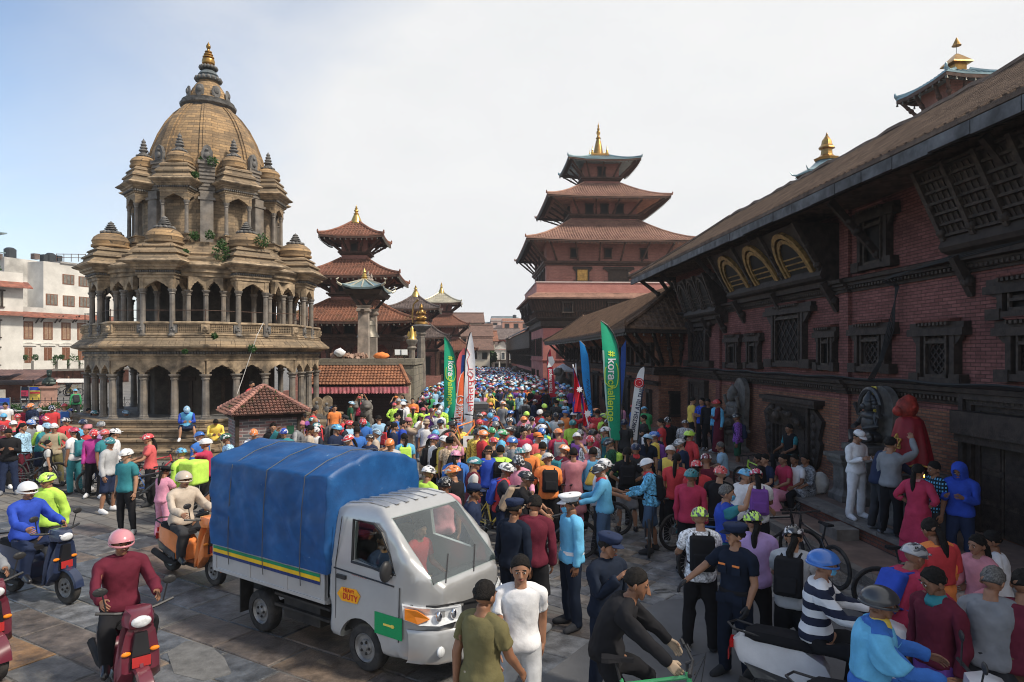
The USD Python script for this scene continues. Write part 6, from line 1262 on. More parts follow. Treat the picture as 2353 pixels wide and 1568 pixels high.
for a in (('pale pink flat-roofed house above the far white building',1146,0,205,9,11.5,9,m_pk,'flat',4,3),('rose house with a black water tank on its roof, far up the street',1168,0,215,11,14.2,9,m_pk,'flat',5,4),('orange brick house with rooftop plants beside the tower eaves',1186,0,200,8,13.2,8,M('orange_brick_wall',(.46,.22,.15),var=.1),'flat',5,3),
          ('bright red gabled house behind the white building',1150,0,160,8.5,7.2,8,m_rd,'grey',3,3),('blue-grey tall house in the far gap between the temples',1120,0,220,8,13.2,9,m_bg,'flat',5,3),('blue-grey lower house with small panes down the street',1112,0,190,9,9.0,8,m_bg,'flat',4,4),
          ('brown tiled house just right of the farthest pagoda',1097,0,150,6,8.2,7,m_br,'red',3,3),('cream house with grass on its tiles, down the left of the street',1107,0,130,5,6.2,6,m_cr,'green',3,2),('narrow brick house behind the white feather banner',1092,0,118,5,6.8,6,m_br,'red',3,3),('cream street house with a worn tile eave, left of the far crowd',1102,0,112,3.4,4.4,6,m_cr,'red',2,2),
          ('beige house peeping between pagoda and banner',1075,0,128,5,9.6,6,m_cr,'red',3,2),('small grey house at the end of the gap',1131,0,175,5,8.0,7,m_bg,'flat',3,2),('slim dark brick house with a flat roof left of the bright red house',1138,0,185,3.2,9.5,6,m_br,'flat',4,2),('low brown-roofed house below the blue-grey tall one',1117,0,165,4,6.2,6,m_cr,'red',3,2),('tiny ochre house beside the dark tree, far down the street',1123,0,150,3,4.8,5,M('ochre_wall',(.42,.30,.16),var=.1),'grey',2,2),('grey concrete block topmost on the far hill, behind the rose house',1158,0,245,9,16.5,8,m_bg,'flat',5,4),('white narrow house with green tiles, far left of the gap',1104,0,235,5,12.2,7,m_white,'green',4,2),('faded teal house wedged between the pink houses',1176,0,230,4.5,15.2,7,M('teal_wall',(.22,.36,.36),var=.1),'flat',5,2)):
    house(*a,tank='tank' in a[0] or 'blue-grey tall' in a[0])
def tree(lab,p,h,r,n=1800,seed=1,leaf=.16,trunk=True):
    t=thing('tree',lab,'tree',p);rg=np.random.default_rng(seed);m=MB();m.tube([(0,0,0),(.1,0,h*.35),(-.05,.1,h*.7)],[.22,.16,.06],7)
    for a in np.linspace(0,6.2,6)[:-1]:m.tube([(.05,0,h*.4),(r*.4*math.cos(a),r*.4*math.sin(a),h*.62),(r*.7*math.cos(a),r*.7*math.sin(a),h*.8)],[.1,.06,.02],5)
    put('trunk',m,M('bark',(.10,.075,.055),var=.3,scale=6),t);m=MB()
    for _ in range(14):d=rg.normal(size=3);d /= np.linalg.norm(d);leaf_clump(m,np.array([0,0,h*.72])+d*r*np.array([.7,.7,h*.25/r]),r*.45,n//14,leaf,rg)
    put('crown',m,m_leaf,t,kind='stuff')
tree('dark green tree hanging over the street left of the far white building',at(1122,858,122)*(1,1,0),4.4,1.5,1400,2,.22);tree('rooftop-high pale tree far behind the pagodas',at(1090,857,260)*(1,1,0),17,4,900,5,.5)
# ---- white houses at the far left
LA,LU=np.array([-58.5,78.0,0]),unit((.371,.928,0));LZ=math.atan2(LU[1],LU[0])
WH=thing('white_house','long white town house with brown shutters and a tin awning, behind the bust','house',LA,LZ)       # local: x along the front, -y outward
def sL(x):k=(x-CX)/FPX;return (78*k+58.5)/(.371-.928*k)
def zL(y,s):return EYE+(HY-y)*(78+.928*s)/FPX
m_shut=M('brown_shutter',(.20,.085,.045),rough=.6,var=.2,scale=8);m_win=M('dusty_glass',(.16,.15,.13),rough=.25,var=.2,scale=3)
m=MB();m.box(-6,16,0,9,-.02,zL(728,0));put('wall',m,m_white,WH)
def shut(x0,x1,y0,y1,kind):
    a,b=sL(x0),sL(x1);z1,z0=zL(y0,a),zL(y1,a);m=MB();f=.09;m.box(a-f,a,-.06,.03,z0-f,z1+f);m.box(b,b+f,-.06,.03,z0-f,z1+f);m.box(a,b,-.06,.03,z1,z1+f);m.box(a,b,-.06,.03,z0-f,z0);fr=put('window',m,m_shut,WH)
    n={'shutter':2,'pane':3,'louver':2}[kind];w=(b-a)/n
    for i in range(n):
        m=MB();m.box(a+i*w+.02,a+(i+1)*w-.02,-.035,.0,z0,z1);put('shutter' if kind != 'pane' else 'pane',m,m_shut if kind != 'pane' else m_win,fr)
        if kind=='pane':m=MB();m.box(a+i*w-.04,a+i*w+.04,-.055,.0,z0,z1);put('mullion',m,m_shut,fr)
        else:
            m=MB();k=int((z1-z0)/.14)
            for j in range(k):m.box(a+i*w+.07,a+(i+1)*w-.07,-.055,-.03,z0+j*.14+.02,z0+j*.14+.1)
            put('slats',m,m_shut if kind=='louver' else M('shutter_pale',(.38,.27,.18),var=.1),fr,kind='stuff')
    return a,b,z0,z1
for x in (64.5,109.6,151,187.5):
    a,b,z0,z1=shut(x-9,x+9,740+(x-64)*.03,778+(x-64)*.02,'shutter')
    a,b,z0,z1=shut(x-7,x+7,800-(x-64)*.0,832,'louver');m=MB();m.plate([(-.9,0),(.9,0),(.95,.12),(0,.5),(-.95,.12)],(1,0,0),(0,0,1),((a+b)/2,0,z1+.25),.12);put('pediment',m,m_white,WH)
    for sx in (-1,1):m=MB();c=(a+b)/2+sx*.85;zt=zL(724,a);m.tube([(c,-.05,zt-.9),(c,-.35,zt-.6),(c,-.8,zt-.15)],.09,5);put('bracket',m,m_wood,WH)
m=MB();s0,s1=-6,16;zt=zL(722,0);m.loft([[(s0,-1.1,zt-.25),(s1,-1.1,zt-.25)],[(s0,-1.1,zt-.15),(s1,-1.1,zt-.15)],[(s0,.1,zt+.45),(s1,.1,zt+.45)]],closed=False);put('tin_awning',m,M('rusty_tin',(.24,.085,.055),rough=.6,var=.3,scale=2,dirt=((.14,.07,.05),.6)),WH)
m=MB();m.box(-6,16,-.12,.02,zL(790,0),zL(787,0));put('string_course',m,m_white,WH)
# upper storeys: block to the right, terrace to the left
aU=sL(107);zr=zL(640,aU)+.1
m=MB();m.box(aU,16,.6,9,zL(728,0)-.2,zL(605,sL(150)));put('upper_wall',m,m_white,WH);m=MB();m.box(aU-.1+2.1,16,.4,9.1,zL(605,sL(150)),zL(601,sL(150)));put('roof_slab',m,M('grey_concrete',(.28,.27,.26)),WH)
m=MB();m.box(sL(54),aU+1.2,3.5,9,zL(728,0)-.2,zL(590,sL(80)));put('back_wall',m,M('stained_white',(.52,.50,.47),var=.2,scale=.6,dirt=((.25,.24,.22),.8)),WH);m=MB();m.box(sL(52),aU,.1,.3,zL(728,0)-.2,zL(705,sL(60)));m.box(sL(52),sL(54.5),.3,4,zL(728,0)-.2,zL(705,sL(60)));put('terrace_parapet',m,M('stained_white',(.5,.5,.47)),WH)
def upan(x0,x1,y0,y1):
    off=MB;a,b=sL(x0),sL(x1);z1,z0=zL(y0,a),zL(y1,a);m=MB();m.box(a-.08,b+.08,.54,.62,z0-.08,z1+.08);fr=put('window',m,m_shut,WH)
    for i in range(3):w=(b-a)/3;m=MB();m.box(a+i*w+.05,a+(i+1)*w-.05,.52,.545,z0,z1);put('pane',m,m_win,fr)
for q in ((114,138,676,699),(153,177,680,702),(190,212,683,704),(152,176,631,651),(189,212,636,656)):upan(*q)
m=MB();s=sL(80);m.lathe([(.62,0),(.66,.1),(.66,1.25),(.4,1.45),(.2,1.5)],14,(s+.6,5.5,zL(590,s)));put('water_tank',m,M('tank_black',(.03,.035,.04)),WH);m=MB();s=sL(165);m.lathe([(.6,0),(.6,1.0),(.35,1.2)],14,(s,4,zL(600,s)));m.box(s-1.1,s-.6,3.6,4.4,zL(600,s),zL(600,s)+.9);m.box(s+.7,s+1.3,3.6,4.4,zL(600,s),zL(600,s)+1.0);put('water_tank',m,M('tank_black',(.03,.035,.04)),WH,kind='stuff')
m=MB();[m.box(sL(x)-.35,sL(x)+.35,4,4.7,zL(592,sL(x)),zL(592,sL(x))+.7) for x in (50,135)];put('chimney_stub',m,m_tilegrey,WH,kind='stuff')
m=MB();s0,s1=sL(138),sL(205);[m.tube([(s0,.7,zL(601,s0)+dz),(s1,.7,zL(601,s1)+dz)],.04,5) for dz in (.5,.95)];[m.tube([(s,.7,zL(601,s)),(s,.7,zL(601,s)+1)],.04,5) for s in np.linspace(s0,s1,5)];put('roof_rail',m,M('rusty_iron',(.1,.06,.045)),WH)
# terrace with planters over the shops
TB=thing('shop_row','low row of timber-fronted shops with a planted terrace below the white house','building',LA,LZ);Zt=zL(848,4)
m=MB();m.box(-6,16,-3.2,0,Zt-.25,Zt);put('terrace_slab',m,M('dark_slab',(.13,.12,.11),var=.3),TB);m=MB();m.box(-6,16,-.6,-.05,-.02,Zt-.25);put('back_wall',m,M('timber_red',(.28,.105,.065),rough=.7,var=.25,scale=1.5),TB)
for i in range(22):m=MB();m.box(-5.9+i,-5.8+i,-.66,-.6,0,Zt-.3);put('timber_batten',m,m_shut,TB)
for x in (48,70,103,130,155,180):
    s=sL(x);m=MB();m.box(s-.55,s+.55,-3.1,-2.6,Zt,Zt+1.0);put('planter',m,m_white,TB)
m=MB();rg2=np.random.default_rng(9)
for x in (20,44,82,92,105,118,133,147,160,172,182,192):s=sL(x);leaf_clump(m,(s,-2.8,Zt+rg2.uniform(.5,1.5)),rg2.uniform(.3,.6),130,.11,rg2)
put('potted_plants',m,m_leaf,TB,kind='stuff')
m=MB();s0,s1=sL(80),sL(200);[m.tube([(s0,-3.0,Zt+z),(s1,-3.0,Zt+z)],.025,4) for z in (.35,.8)];put('terrace_rail',m,M('rusty_iron',(.1,.06,.045)),TB)
# near white house with the brown roof at the very left edge
WN=thing('white_house','white corner house with a dark open window and rooftop plants at the far left edge','house',at(0,885,70)*(1,1,0),math.radians(60))
m=MB();m.box(-8,2.1,0,7,0,12.2);put('wall',m,m_white,WN)
zq=lambda y:EYE+(HY-y)*70.5/FPX
m=MB();m.loft([[(-8,-1.0,zq(662)),(2.6,-1.0,zq(662))],[(-8,-1.0,zq(660)),(2.6,-1.0,zq(660))],[(-8,.1,zq(645)),(2.6,.1,zq(645))]],closed=False);put('tin_awning',m,M('rusty_tin',(0,0,0)),WN)
m=MB();m.loft([[(-8,-1.0,zq(726)),(2.6,-1.0,zq(726))],[(-8,.1,zq(714)),(2.6,.1,zq(714))]],closed=False);put('tin_awning',m,M('rusty_tin',(0,0,0)),WN)
for z0,z1,w in ((zq(705),zq(670),2.0),(zq(775),zq(738),1.5),(zq(838),zq(800),1.4)):fr=framed_window(WN,(-.9,-.012,z0),(1,0),(0,-1),w,z1-z0,m_wood,ears=False,inner=m_win)
m=MB();leaf_clump(m,(-.5,1,12.5),1.0,700,.12,rg2,.6);leaf_clump(m,(-2.6,1,12.5),1.0,500,.12,rg2,.6);put('roof_plants',m,m_leaf,WN,kind='stuff')
m=MB();[m.tube([(x,1.2,12.2),(x,1.2,16.2)],.06,5) for x in (-4,.3)];m.box(-4.2,.9,.6,3,16.2,16.32);m.box(-4.2,.9,.9,1.0,14.2,14.3);put('roof_canopy',m,m_metal,WN)
# ================================================================ the pickup truck
TP,TD=np.array([-3.30,8.99,0]),unit((.821,-.571,0));TL=np.array([.571,.821,0]);TRZ=math.atan2(TD[1],TD[0])
TRUCK=thing('pickup_truck','silver pickup truck loaded under a blue tarpaulin, crossing the square','truck',TP+TD*1.0+TL*.66,TRZ)
T=lambda:MB().at((-1.0,-.66,0))
m_silver=M('silver_paint',(.46,.465,.47),rough=.27,metal=.45,var=.03,scale=3,spec=.5,coat=.6,dirt=((.34,.33,.31),.35))
m_tyre=M('tyre_rubber',(.022,.022,.023),rough=.8,var=.25,scale=12,dirt=((.10,.09,.08),.6));m_under=M('chassis_black',(.02,.02,.021),rough=.7,var=.3,scale=6,dirt=((.07,.06,.05),.5));m_rim=M('steel_rim',(.25,.25,.25),rough=.45,metal=.6,var=.2,scale=10)
m_chrome=M('chrome',(.7,.7,.72),rough=.12,metal=1.0,var=0);m_lens=M('clear_lens',(.62,.64,.66),rough=.08,var=.15,scale=20,spec=.8,coat=.8);m_amber=M('amber_lens',(.75,.22,.01),rough=.15,var=.1,coat=.6);m_plastic=M('black_plastic',(.025,.025,.027),rough=.45,var=.1)
m_glass=usdkit.material(stage,'/World/Looks/truck_glass',{'f':('layer_weight',{'blend':.5}),'pw':('math',{'math_type':'power','value2':4.0}),'mx':('math',{'math_type':'multiply_add','value2':.8,'value3':.09}),'t':('transparent_bsdf',{'color':(.84,.90,.88)}),'g':('glossy_bsdf',{'color':(1,1,1),'roughness':.03}),'m':('mix_closure',{})},[('f.facing','pw.value1'),('pw.value','mx.value1'),('mx.value','m.fac'),('t.BSDF','m.closure1'),('g.BSDF','m.closure2')],surface='m.closure')
def mani(poly,axis):
    """Extrusions for the cab: axis v (side outline u, z), z (plan u, v), u (front outline v, z)."""
    cs=m3.CrossSection([np.array(poly,float)]);ex=cs.extrude(6.0).translate((0,0,-3))
    if axis=='z':return ex
    if axis=='v':return ex.rotate((90,0,0))
    return ex.rotate((90,0,90))
def fill_ccw(p):p=np.array(p,float);a=np.sum(p[:,0]*np.roll(p[:,1],-1)-np.roll(p[:,0],-1)*p[:,1]);return p if a>0 else p[::-1]
side=fill_ccw([(1.42,.34),(1.42,1.78),(1.50,1.86),(1.90,1.905),(2.14,1.885),(2.26,1.81),(2.62,1.46),(2.96,1.13),(3.06,1.02),(3.11,.88),(3.12,.62),(3.15,.52),(3.12,.32),(2.3,.30)])
plan=fill_ccw([(1.0,-.08),(2.55,-.08),(2.80,.0),(2.98,.16),(3.10,.42),(3.14,.67),(3.10,.92),(2.98,1.18),(2.80,1.34),(2.55,1.42),(1.0,1.42)])
front=fill_ccw([(-.08,.25),(-.08,1.18),(.015,1.74),(.06,1.84),(.14,1.92),(1.20,1.92),(1.28,1.84),(1.325,1.74),(1.42,1.18),(1.42,.25)])
cab=mani(side,'v') ^ mani(plan,'z') ^ mani(front,'u')
cv,cf=arrays_of(cab,.07,0);cv=smooth(cv,cf,14,.5,-.5)
cab=m3.Manifold(m3.Mesh(np.ascontiguousarray(cv,np.float32),np.ascontiguousarray(cf,np.uint32)))
inner=cab.translate((-2.2,-.67,-1.0)).scale((.94,.93,.93)).translate((2.2,.67,1.0))
hp=lambda pts:m3.Manifold.hull_points(np.array(pts,float))
def ws(v0,v1,e,d):# windscreen slab: u, z along the slope
    a,b=np.array([2.26,1.81]),np.array([2.96,1.13]);n=unit((.68,.70));P=[]
    for k in (-d,d):
        for (t,vv) in ((.04+e,v0),(.04+e,v1),(.95-e,v0),(.95-e,v1)):q=a+(b-a)*t+n*k;P.append((q[0],vv,q[1]))
    return hp(P)
swp=[(1.80,1.27),(1.80,1.72),(2.14,1.71),(2.24,1.64),(2.50,1.24),(2.46,1.19)]
sidewin=hp([(u,v,z) for u,z in swp for v in (-.5,1.9)])
shell=cab-inner-ws(.10,1.24,0,.24)-sidewin
for u,z,r in ((1.965,.27,.36),):
    c=m3.Manifold.cylinder(3,r,r,28).rotate((90,0,0)).translate((u,2.0,z));shell=shell-c
m=T();m.man(shell);put('cab',m,m_silver,TRUCK,smooth=32)
m=T();m.man(ws(.09,1.25,-.01,.006));put('windscreen',m,m_glass,TRUCK)
m=T();[m.man(hp([(u,v+d,z) for u,z in swp for d in (0,.006)]).translate((0,0,0)).rotate((0,0,0))) for v in (-.012,)];put('side_window',m,m_glass,TRUCK)
m=T();m.tube([(1.80,-.055,1.25),(1.80,-.03,1.73),(2.14,-.03,1.725),(2.26,-.035,1.65),(2.52,-.06,1.22),(1.80,-.062,1.25)],.018,5);put('window_seal',m,m_plastic,TRUCK)
m=T();m.tube([(1.55,-.082,.55),(1.55,-.082,1.2),(1.60,-.03,1.74)],.007,4);m.tube([(1.52,-.083,1.14),(2.5,-.083,1.10)],.010,4);m.tube([(2.56,-.080,.5),(2.58,-.082,1.1)],.007,4);put('door_seam',m,m_plastic,TRUCK,kind='stuff')
m=T();m.cbox((1.66,-.095,1.06),(.15,.03,.045));put('door_handle',m,m_plastic,TRUCK)
m=T()
for k in range(7):v=.18+k*.165;m.loft([[(1.52,v-.03,1.868),(1.52,v+.03,1.868),(1.52,v+.03,1.875),(1.52,v-.03,1.875)],[(1.9,v-.03,1.905),(1.9,v+.03,1.905),(1.9,v+.03,1.914),(1.9,v-.03,1.914)],[(2.15,v-.03,1.888),(2.15,v+.03,1.888),(2.15,v+.03,1.893),(2.15,v-.03,1.893)]])
put('roof_ribs',m,m_silver,TRUCK,kind='stuff')
for sy,name in ((-1,0),(1,1)):# headlights wrap the corners
    V=(lambda v:v) if sy<0 else (lambda v:1.34-v)
    pts=[(2.62,-.085,.93),(2.80,-.012,.915),(2.97,.13,.90),(3.085,.36,.885),(3.09,.36,.74),(2.98,.12,.72),(2.82,-.02,.735),(2.64,-.085,.78)]
    m=T();a=np.array([(u,V(v),z) for u,v,z in pts]);c=a.mean(0);a2=a+np.array([.022,-.022*(1 if sy<0 else -1),0]);m.loft([a-np.array([.05,-.05*(1 if sy<0 else -1),0]),a2]);h=put('headlight',m,m_lens,TRUCK,smooth=30)
    m=T();[m.ball((u,V(v),.82),.06,2,(.6,.6,1)) for u,v in ((2.99,.10),(3.06,.26))];put('reflector',m,m_chrome,h,smooth=True,kind='stuff')
    b=np.array([(u,V(v),z) for u,v,z in [(2.66,-.085,.90),(2.79,-.03,.89),(2.90,.05,.80),(2.80,-.03,.75),(2.66,-.088,.79)]]);m=T();m.loft([b,b+np.array([.028,-.028*(1 if sy<0 else -1),0])]);put('indicator',m,m_amber,h)
m=T();m.loft([np.array([(u,v,z) for u,v in ((2.7,-.04),(2.95,.10),(3.10,.38),(3.15,.67),(3.10,.96),(2.95,1.24),(2.7,1.38))]) for z in (.905,.93)],closed=False);m.loft([np.array([(3.05+.02,v,z) for z in (.74,.80,.88,.90)]) for v in (.42,.92)],closed=False);put('grille',m,m_plastic,TRUCK)
m=T();m.loft([np.array([(u+e,v+(v-.67)*e*.3,z) for u,v in ((2.66,-.06),(2.80,-.01),(2.98,.10),(3.13,.38),(3.18,.67),(3.13,.96),(2.98,1.24),(2.80,1.35),(2.66,1.40))]) for z,e in ((.66,.0),(.62,.035),(.48,.045),(.34,.03),(.30,0))][::-1],closed=False);put('bumper',m,m_silver,TRUCK,smooth=35)
m=T();m.cbox((3.17,.67,.42),(.05,.62,.12));put('air_dam',m,m_plastic,TRUCK)
for v in (.10,1.24):m=T();m.ball((3.02,v,.45),.06,2,(.5,1,1));put('fog_lamp',m,m_lens,TRUCK,smooth=True)
m=T();m.tube([(2.96,.25,1.14),(2.74,.55,1.348)],.008,5);m.tube([(2.96,.75,1.14),(2.74,1.05,1.348)],.008,5);put('wipers',m,m_plastic,TRUCK,kind='stuff')
for V in (-.15,1.49):
    m=T();v,f=_ico(2);m.add(v*(.05,.085,.12)+(2.42,V+(.02 if V<0 else -.02),1.26),f);m.bar((2.42,V,1.22),(2.46,-.06 if V<0 else 1.40,1.20),.03,.03);put('mirror',m,m_plastic,TRUCK,smooth=True)
m=T();m.box(2.20,2.62,-.088,-.082,.53,.77);put('green_panel',m,M('sign_green',(.01,.26,.09),rough=.4,var=.05),TRUCK)
m=T();m.box(2.34,2.50,-.092,-.088,.645,.668);m.ball((2.48,-.09,.657),.022,1,(1.4,.2,1));put('green_panel_mark',m,cloth('yellow'),TRUCK)
m=T();m.plate([(1.58,.85),(1.66,.94),(1.90,.95),(1.97,.89),(1.92,.79),(1.66,.78)],(1,0,0),(0,0,1),(0,-.085,0),.006);put('sticker',m,M('sticker_orange',(.80,.36,.02),rough=.4,var=.12,scale=9),TRUCK)
for txt,h,u,z in (('HEAVY',.040,1.69,.895),('DUTY',.065,1.68,.812)):
    tm=meshkit.text_mesh(txt,h,.003,True);m=T();v=np.asarray(tm.vertices);m.add(np.column_stack([u+v[:,0],-.0925-v[:,2],z+v[:,1]]),tm.faces);put('sticker_letters',m,M('sticker_red',(.50,.02,.02),rough=.4,var=0),TRUCK)
m=T();tm=meshkit.text_mesh('OM LOGISTIC',.03,.002);tm=meshkit.text_mesh('--- - ----',.03,.002);v=np.asarray(tm.vertices);m.add(np.column_stack([1.83+v[:,0],-.084-v[:,2],1.10+v[:,1]-v[:,0]*.04]),tm.faces);put('door_print',m,M('sticker_red',(.5,.02,.02)),TRUCK,kind='stuff')
# interior
m=T();m.box(1.5,2.9,.05,1.29,.42,.62);m.loft([np.array([(u,v,z) for u,z in ((2.5,.62),(2.78,.62),(2.82,1.10),(2.55,1.06))]) for v in (.06,1.28)]);put('dashboard',m,m_plastic,TRUCK)
for v in (.12,.78):m=T();m.box(1.62,2.08,v,v+.44,.62,.80);m.loft([np.array([(1.58+.0,v+.02,.8),(1.70,v+.02,.8),(1.70,v+.42,.8),(1.58,v+.42,.8)]),np.array([(1.50,v+.04,1.42),(1.58,v+.04,1.42),(1.58,v+.40,1.42),(1.50,v+.40,1.42)])]);put('seat',m,cloth('charcoal'),TRUCK)
m=T();t=np.linspace(0,2*PI,25);C=np.array([2.42,.36,1.06]);A,B=np.array([0,1,0]),unit((-.5,0,.86));m.tube([C+.17*(A*math.cos(q)+B*math.sin(q)) for q in t],.013,6);m.tube([C,C+np.array([.25,0,-.15])],.02,6);put('steering_wheel',m,m_plastic,TRUCK)
# load bed
m=T();m.box(-.92,1.38,-.06,1.40,.66,.74);put('bed_floor',m,m_silver,TRUCK)
def bed_side(v,sg):
    m=T();m.box(-.92,1.38,v,v+.035*sg,.70,1.045);m.box(-.93,1.39,v-.012*sg,v+.047*sg,1.03,1.06);m.box(-.93,1.39,v-.012*sg,v+.047*sg,.68,.72)
    for u in (-.92,-.15,.62,1.32):m.box(u,u+.06,v-.010*sg,v+.045*sg,.70,1.05)
    s=put('bed_side',m,m_silver,TRUCK)
    for z0,z1,c in ((.985,1.022,'green'),(.935,.983,'yellow'),(.895,.933,'navy')):m=T();m.box(-.925,1.30,v-.0135*sg,v-.0105*sg,z0,z1);put('stripe',m,M('stripe_'+c,{'green':(.01,.20,.09),'yellow':(.72,.45,.02),'navy':(.015,.03,.12)}[c],rough=.4,var=.1),s)
bed_side(-.10,1);bed_side(1.44,-1)
m=T();m.box(-.96,-.92,-.10,1.44,.70,1.05);put('tailgate',m,m_silver,TRUCK)
for v in (.25,1.02):m=T();m.box(-.85,2.9,v,v+.08,.40,.52);put('chassis_rail',m,m_under,TRUCK)
m=T();m.box(.45,1.15,.02,.38,.30,.58);put('fuel_tank',m,m_under,TRUCK);m=T();m.tube([(-.95,.66,.30),(1.5,.5,.34)],.04,6);m.tube([(0,.05,.27),(0,1.27,.27)],.06,8);m.tube([(1.965,.05,.27),(1.965,1.27,.27)],.05,8);put('axles',m,m_under,TRUCK,kind='stuff')
m=T();m.box(.35,1.40,-.05,.0,.44,.47);m.box(.35,1.4,-.05,.0,.58,.61);put('side_guard',m,m_under,TRUCK,kind='stuff')
for v in (-.04,1.2):m=T();m.box(-.42,-.40,v,v+.2,.18,.68);put('mud_flap',m,m_under,TRUCK)
def wheel(parent,c,r,w,mkT,ax=(0,1,0)):
    m=mkT();c=np.array(c,float);prof=[(.62,-.5),(.86,-.52),(.96,-.42),(1.0,-.25),(1.0,.25),(.96,.42),(.86,.52),(.62,.5)];n=32;rings=[]
    for a in np.arange(n)*2*PI/n:rings.append(np.array([c+np.array([rr*r*math.cos(a),ww*w,rr*r*math.sin(a)]) for rr,ww in prof]))
    m.loft(rings+[rings[0]],closed=True,caps=False);wh=put('wheel',m,m_tyre,parent,smooth=40)
    m=mkT();n=24;R=[]
    for rr,ww in ((.63,-.40),(.58,-.46),(.50,-.30),(.34,-.28),(.30,-.40),(.16,-.42),(.12,-.50),(.0,-.50)):a=np.arange(n)*2*PI/n;R.append(np.column_stack([c[0]+rr*r*np.cos(a),np.full(n,c[1]+ww*w),c[2]+rr*r*np.sin(a)]))
    m.loft(R[::-1],caps=False);put('rim',m,m_rim,wh,smooth=30);m=mkT();[m.ball((c[0]+.24*r*math.cos(a),c[1]-.42*w,c[2]+.24*r*math.sin(a)),.018,1) for a in np.arange(5)*2*PI/5];m.cbox((c[0],c[1],c[2]),(r*.9,w*.5,r*.9));put('hub',m,m_under,wh,kind='stuff')
for u in (0,1.965):
    for v in (-.0,1.34):wheel(TRUCK,(u,v+(.06 if v<.5 else -.06),.275),.275,.165,T)
# tarpaulin over the load
m_tarp=usdkit.material(stage,'/World/Looks/blue_tarpaulin',{'tc':('texture_coordinate',{}),'n':('noise_texture',{'scale':2.2,'detail':7,'roughness':.65}),'r':('rgb_ramp',{'ramp':[(.3,(.006,.045,.15)),(.55,(.009,.075,.235)),(.8,(.025,.13,.34))]}),
    'w':('noise_texture',{'scale':9,'detail':6,'roughness':.7,'distortion':1.2}),'ws':('rgb_ramp',{'ramp':[(.66,(0,0,0)),(.74,(.7,.7,.7))]}),'m':('mix',{'color2':(.30,.40,.52)}),'wv':('noise_texture',{'scale':60,'detail':2}),'b':('bump',{'strength':.25,'distance':.006}),'p':('principled_bsdf',{'roughness':.5,'specular_ior_level':.4})},
    [('tc.object','n.vector'),('n.fac','r.fac'),('tc.object','w.vector'),('w.fac','ws.fac'),('ws.color','m.fac'),('r.color','m.color1'),('m.color','p.base_color'),('tc.object','wv.vector'),('wv.fac','b.height'),('b.normal','p.normal')],surface='p.BSDF')
cs=np.array([(-.125,1.04),(-.135,1.3),(-.14,1.65),(-.13,2.02),(-.11,2.20),(.10,2.28),(.40,2.37),(.66,2.42),(.92,2.38),(1.22,2.30),(1.43,2.22),(1.46,2.02),(1.475,1.65),(1.47,1.3),(1.46,1.04)])
seg=np.r_[0,np.cumsum(np.linalg.norm(np.diff(cs,axis=0),axis=1))];tt=np.linspace(0,seg[-1],96);prof=np.column_stack([np.interp(tt,seg,cs[:,0]),np.interp(tt,seg,cs[:,1])])
US=np.concatenate([np.linspace(-.97,1.44,84)]);rings=[]
for u in US:
    p=prof.copy();e=abs((u-.24)/1.2);k=1-.05*max(0,e-.92)*8
    fr=min(abs((u+.97) % .80),.80-abs((u+.97) % .80))/.40;up=np.clip((p[:,1]-1.2)/.9,0,1)
    p[:,1]-=.03*fr*up+.05*max(0,u-.4)*up*(p[:,0]>1.0)*0;p[:,0]+=np.sign(p[:,0]-.66)*-.012*fr
    q=np.column_stack([np.full(len(p),u),p[:,0],p[:,1]]);d=(meshkit.fbm(q*(2.2,2.2,3.2)+3.1,4,2)-.48)*.05+.034*(np.abs(meshkit.fbm(q*(1.9,1.9,2.6)+7,3,6)-.48)*4-.35);d2=.018*np.sin(q[:,2]*9+q[:,0]*13+6*meshkit.noise(q*2.0))*np.clip((2.25-q[:,2])/.8,0,1)
    c=np.array([u,.66,1.6]);dv=q-c;dv[:,0]=0;dv /= np.linalg.norm(dv,axis=1)[:,None];w=np.clip((q[:,2]-1.04)/.3,.0,1)
    rings.append(q+dv*((d+d2)*w)[:,None])
ends=[]
for i,s in ((0,-1),(-1,1)):
    base=rings[i];cc=np.array([base[:,0].mean(),.66,1.35]);cap=[]
    for k in (.94,.75,.45,.1):q=cc+(base-cc)*(1,k,k);q[:,2]=np.maximum(q[:,2],1.0);q[:,0]+=s*(.03+.02*(meshkit.noise(q*5+1)-.5));cap.append(q)
    ends.append(cap)
m=T();m.loft(ends[0][::-1]+rings+ends[1],closed=False);put('tarpaulin',m,m_tarp,TRUCK,smooth=50)
m=T()
for u in (-.55,.2,.95):m.tube([(u,-.12,.82)]+[(u+.03*i,p[0]+.008*np.sign(p[0]-.66),p[1]+.012) for i,p in enumerate(prof[::9])] ,.006,4)
put('tie_ropes',m,M('rope_dark',(.10,.10,.10),var=.2),TRUCK,kind='stuff')
person(TP+TD*1.85+TL*.34,TRZ+PI/2,'ride',1,'driver in a dark blue shirt at the wheel of the silver pickup truck',None,('tshirt','navy'),('trousers','charcoal'),skin_i=2,seat=.80,h=.92)
person(TP+TD*1.83+TL*1.0,TRZ+PI/2,'sit',1,'passenger in a red top beside the driver of the silver pickup truck',None,('tshirt','red'),('trousers','navy'),skin_i=1,seat=.80,h=.9)
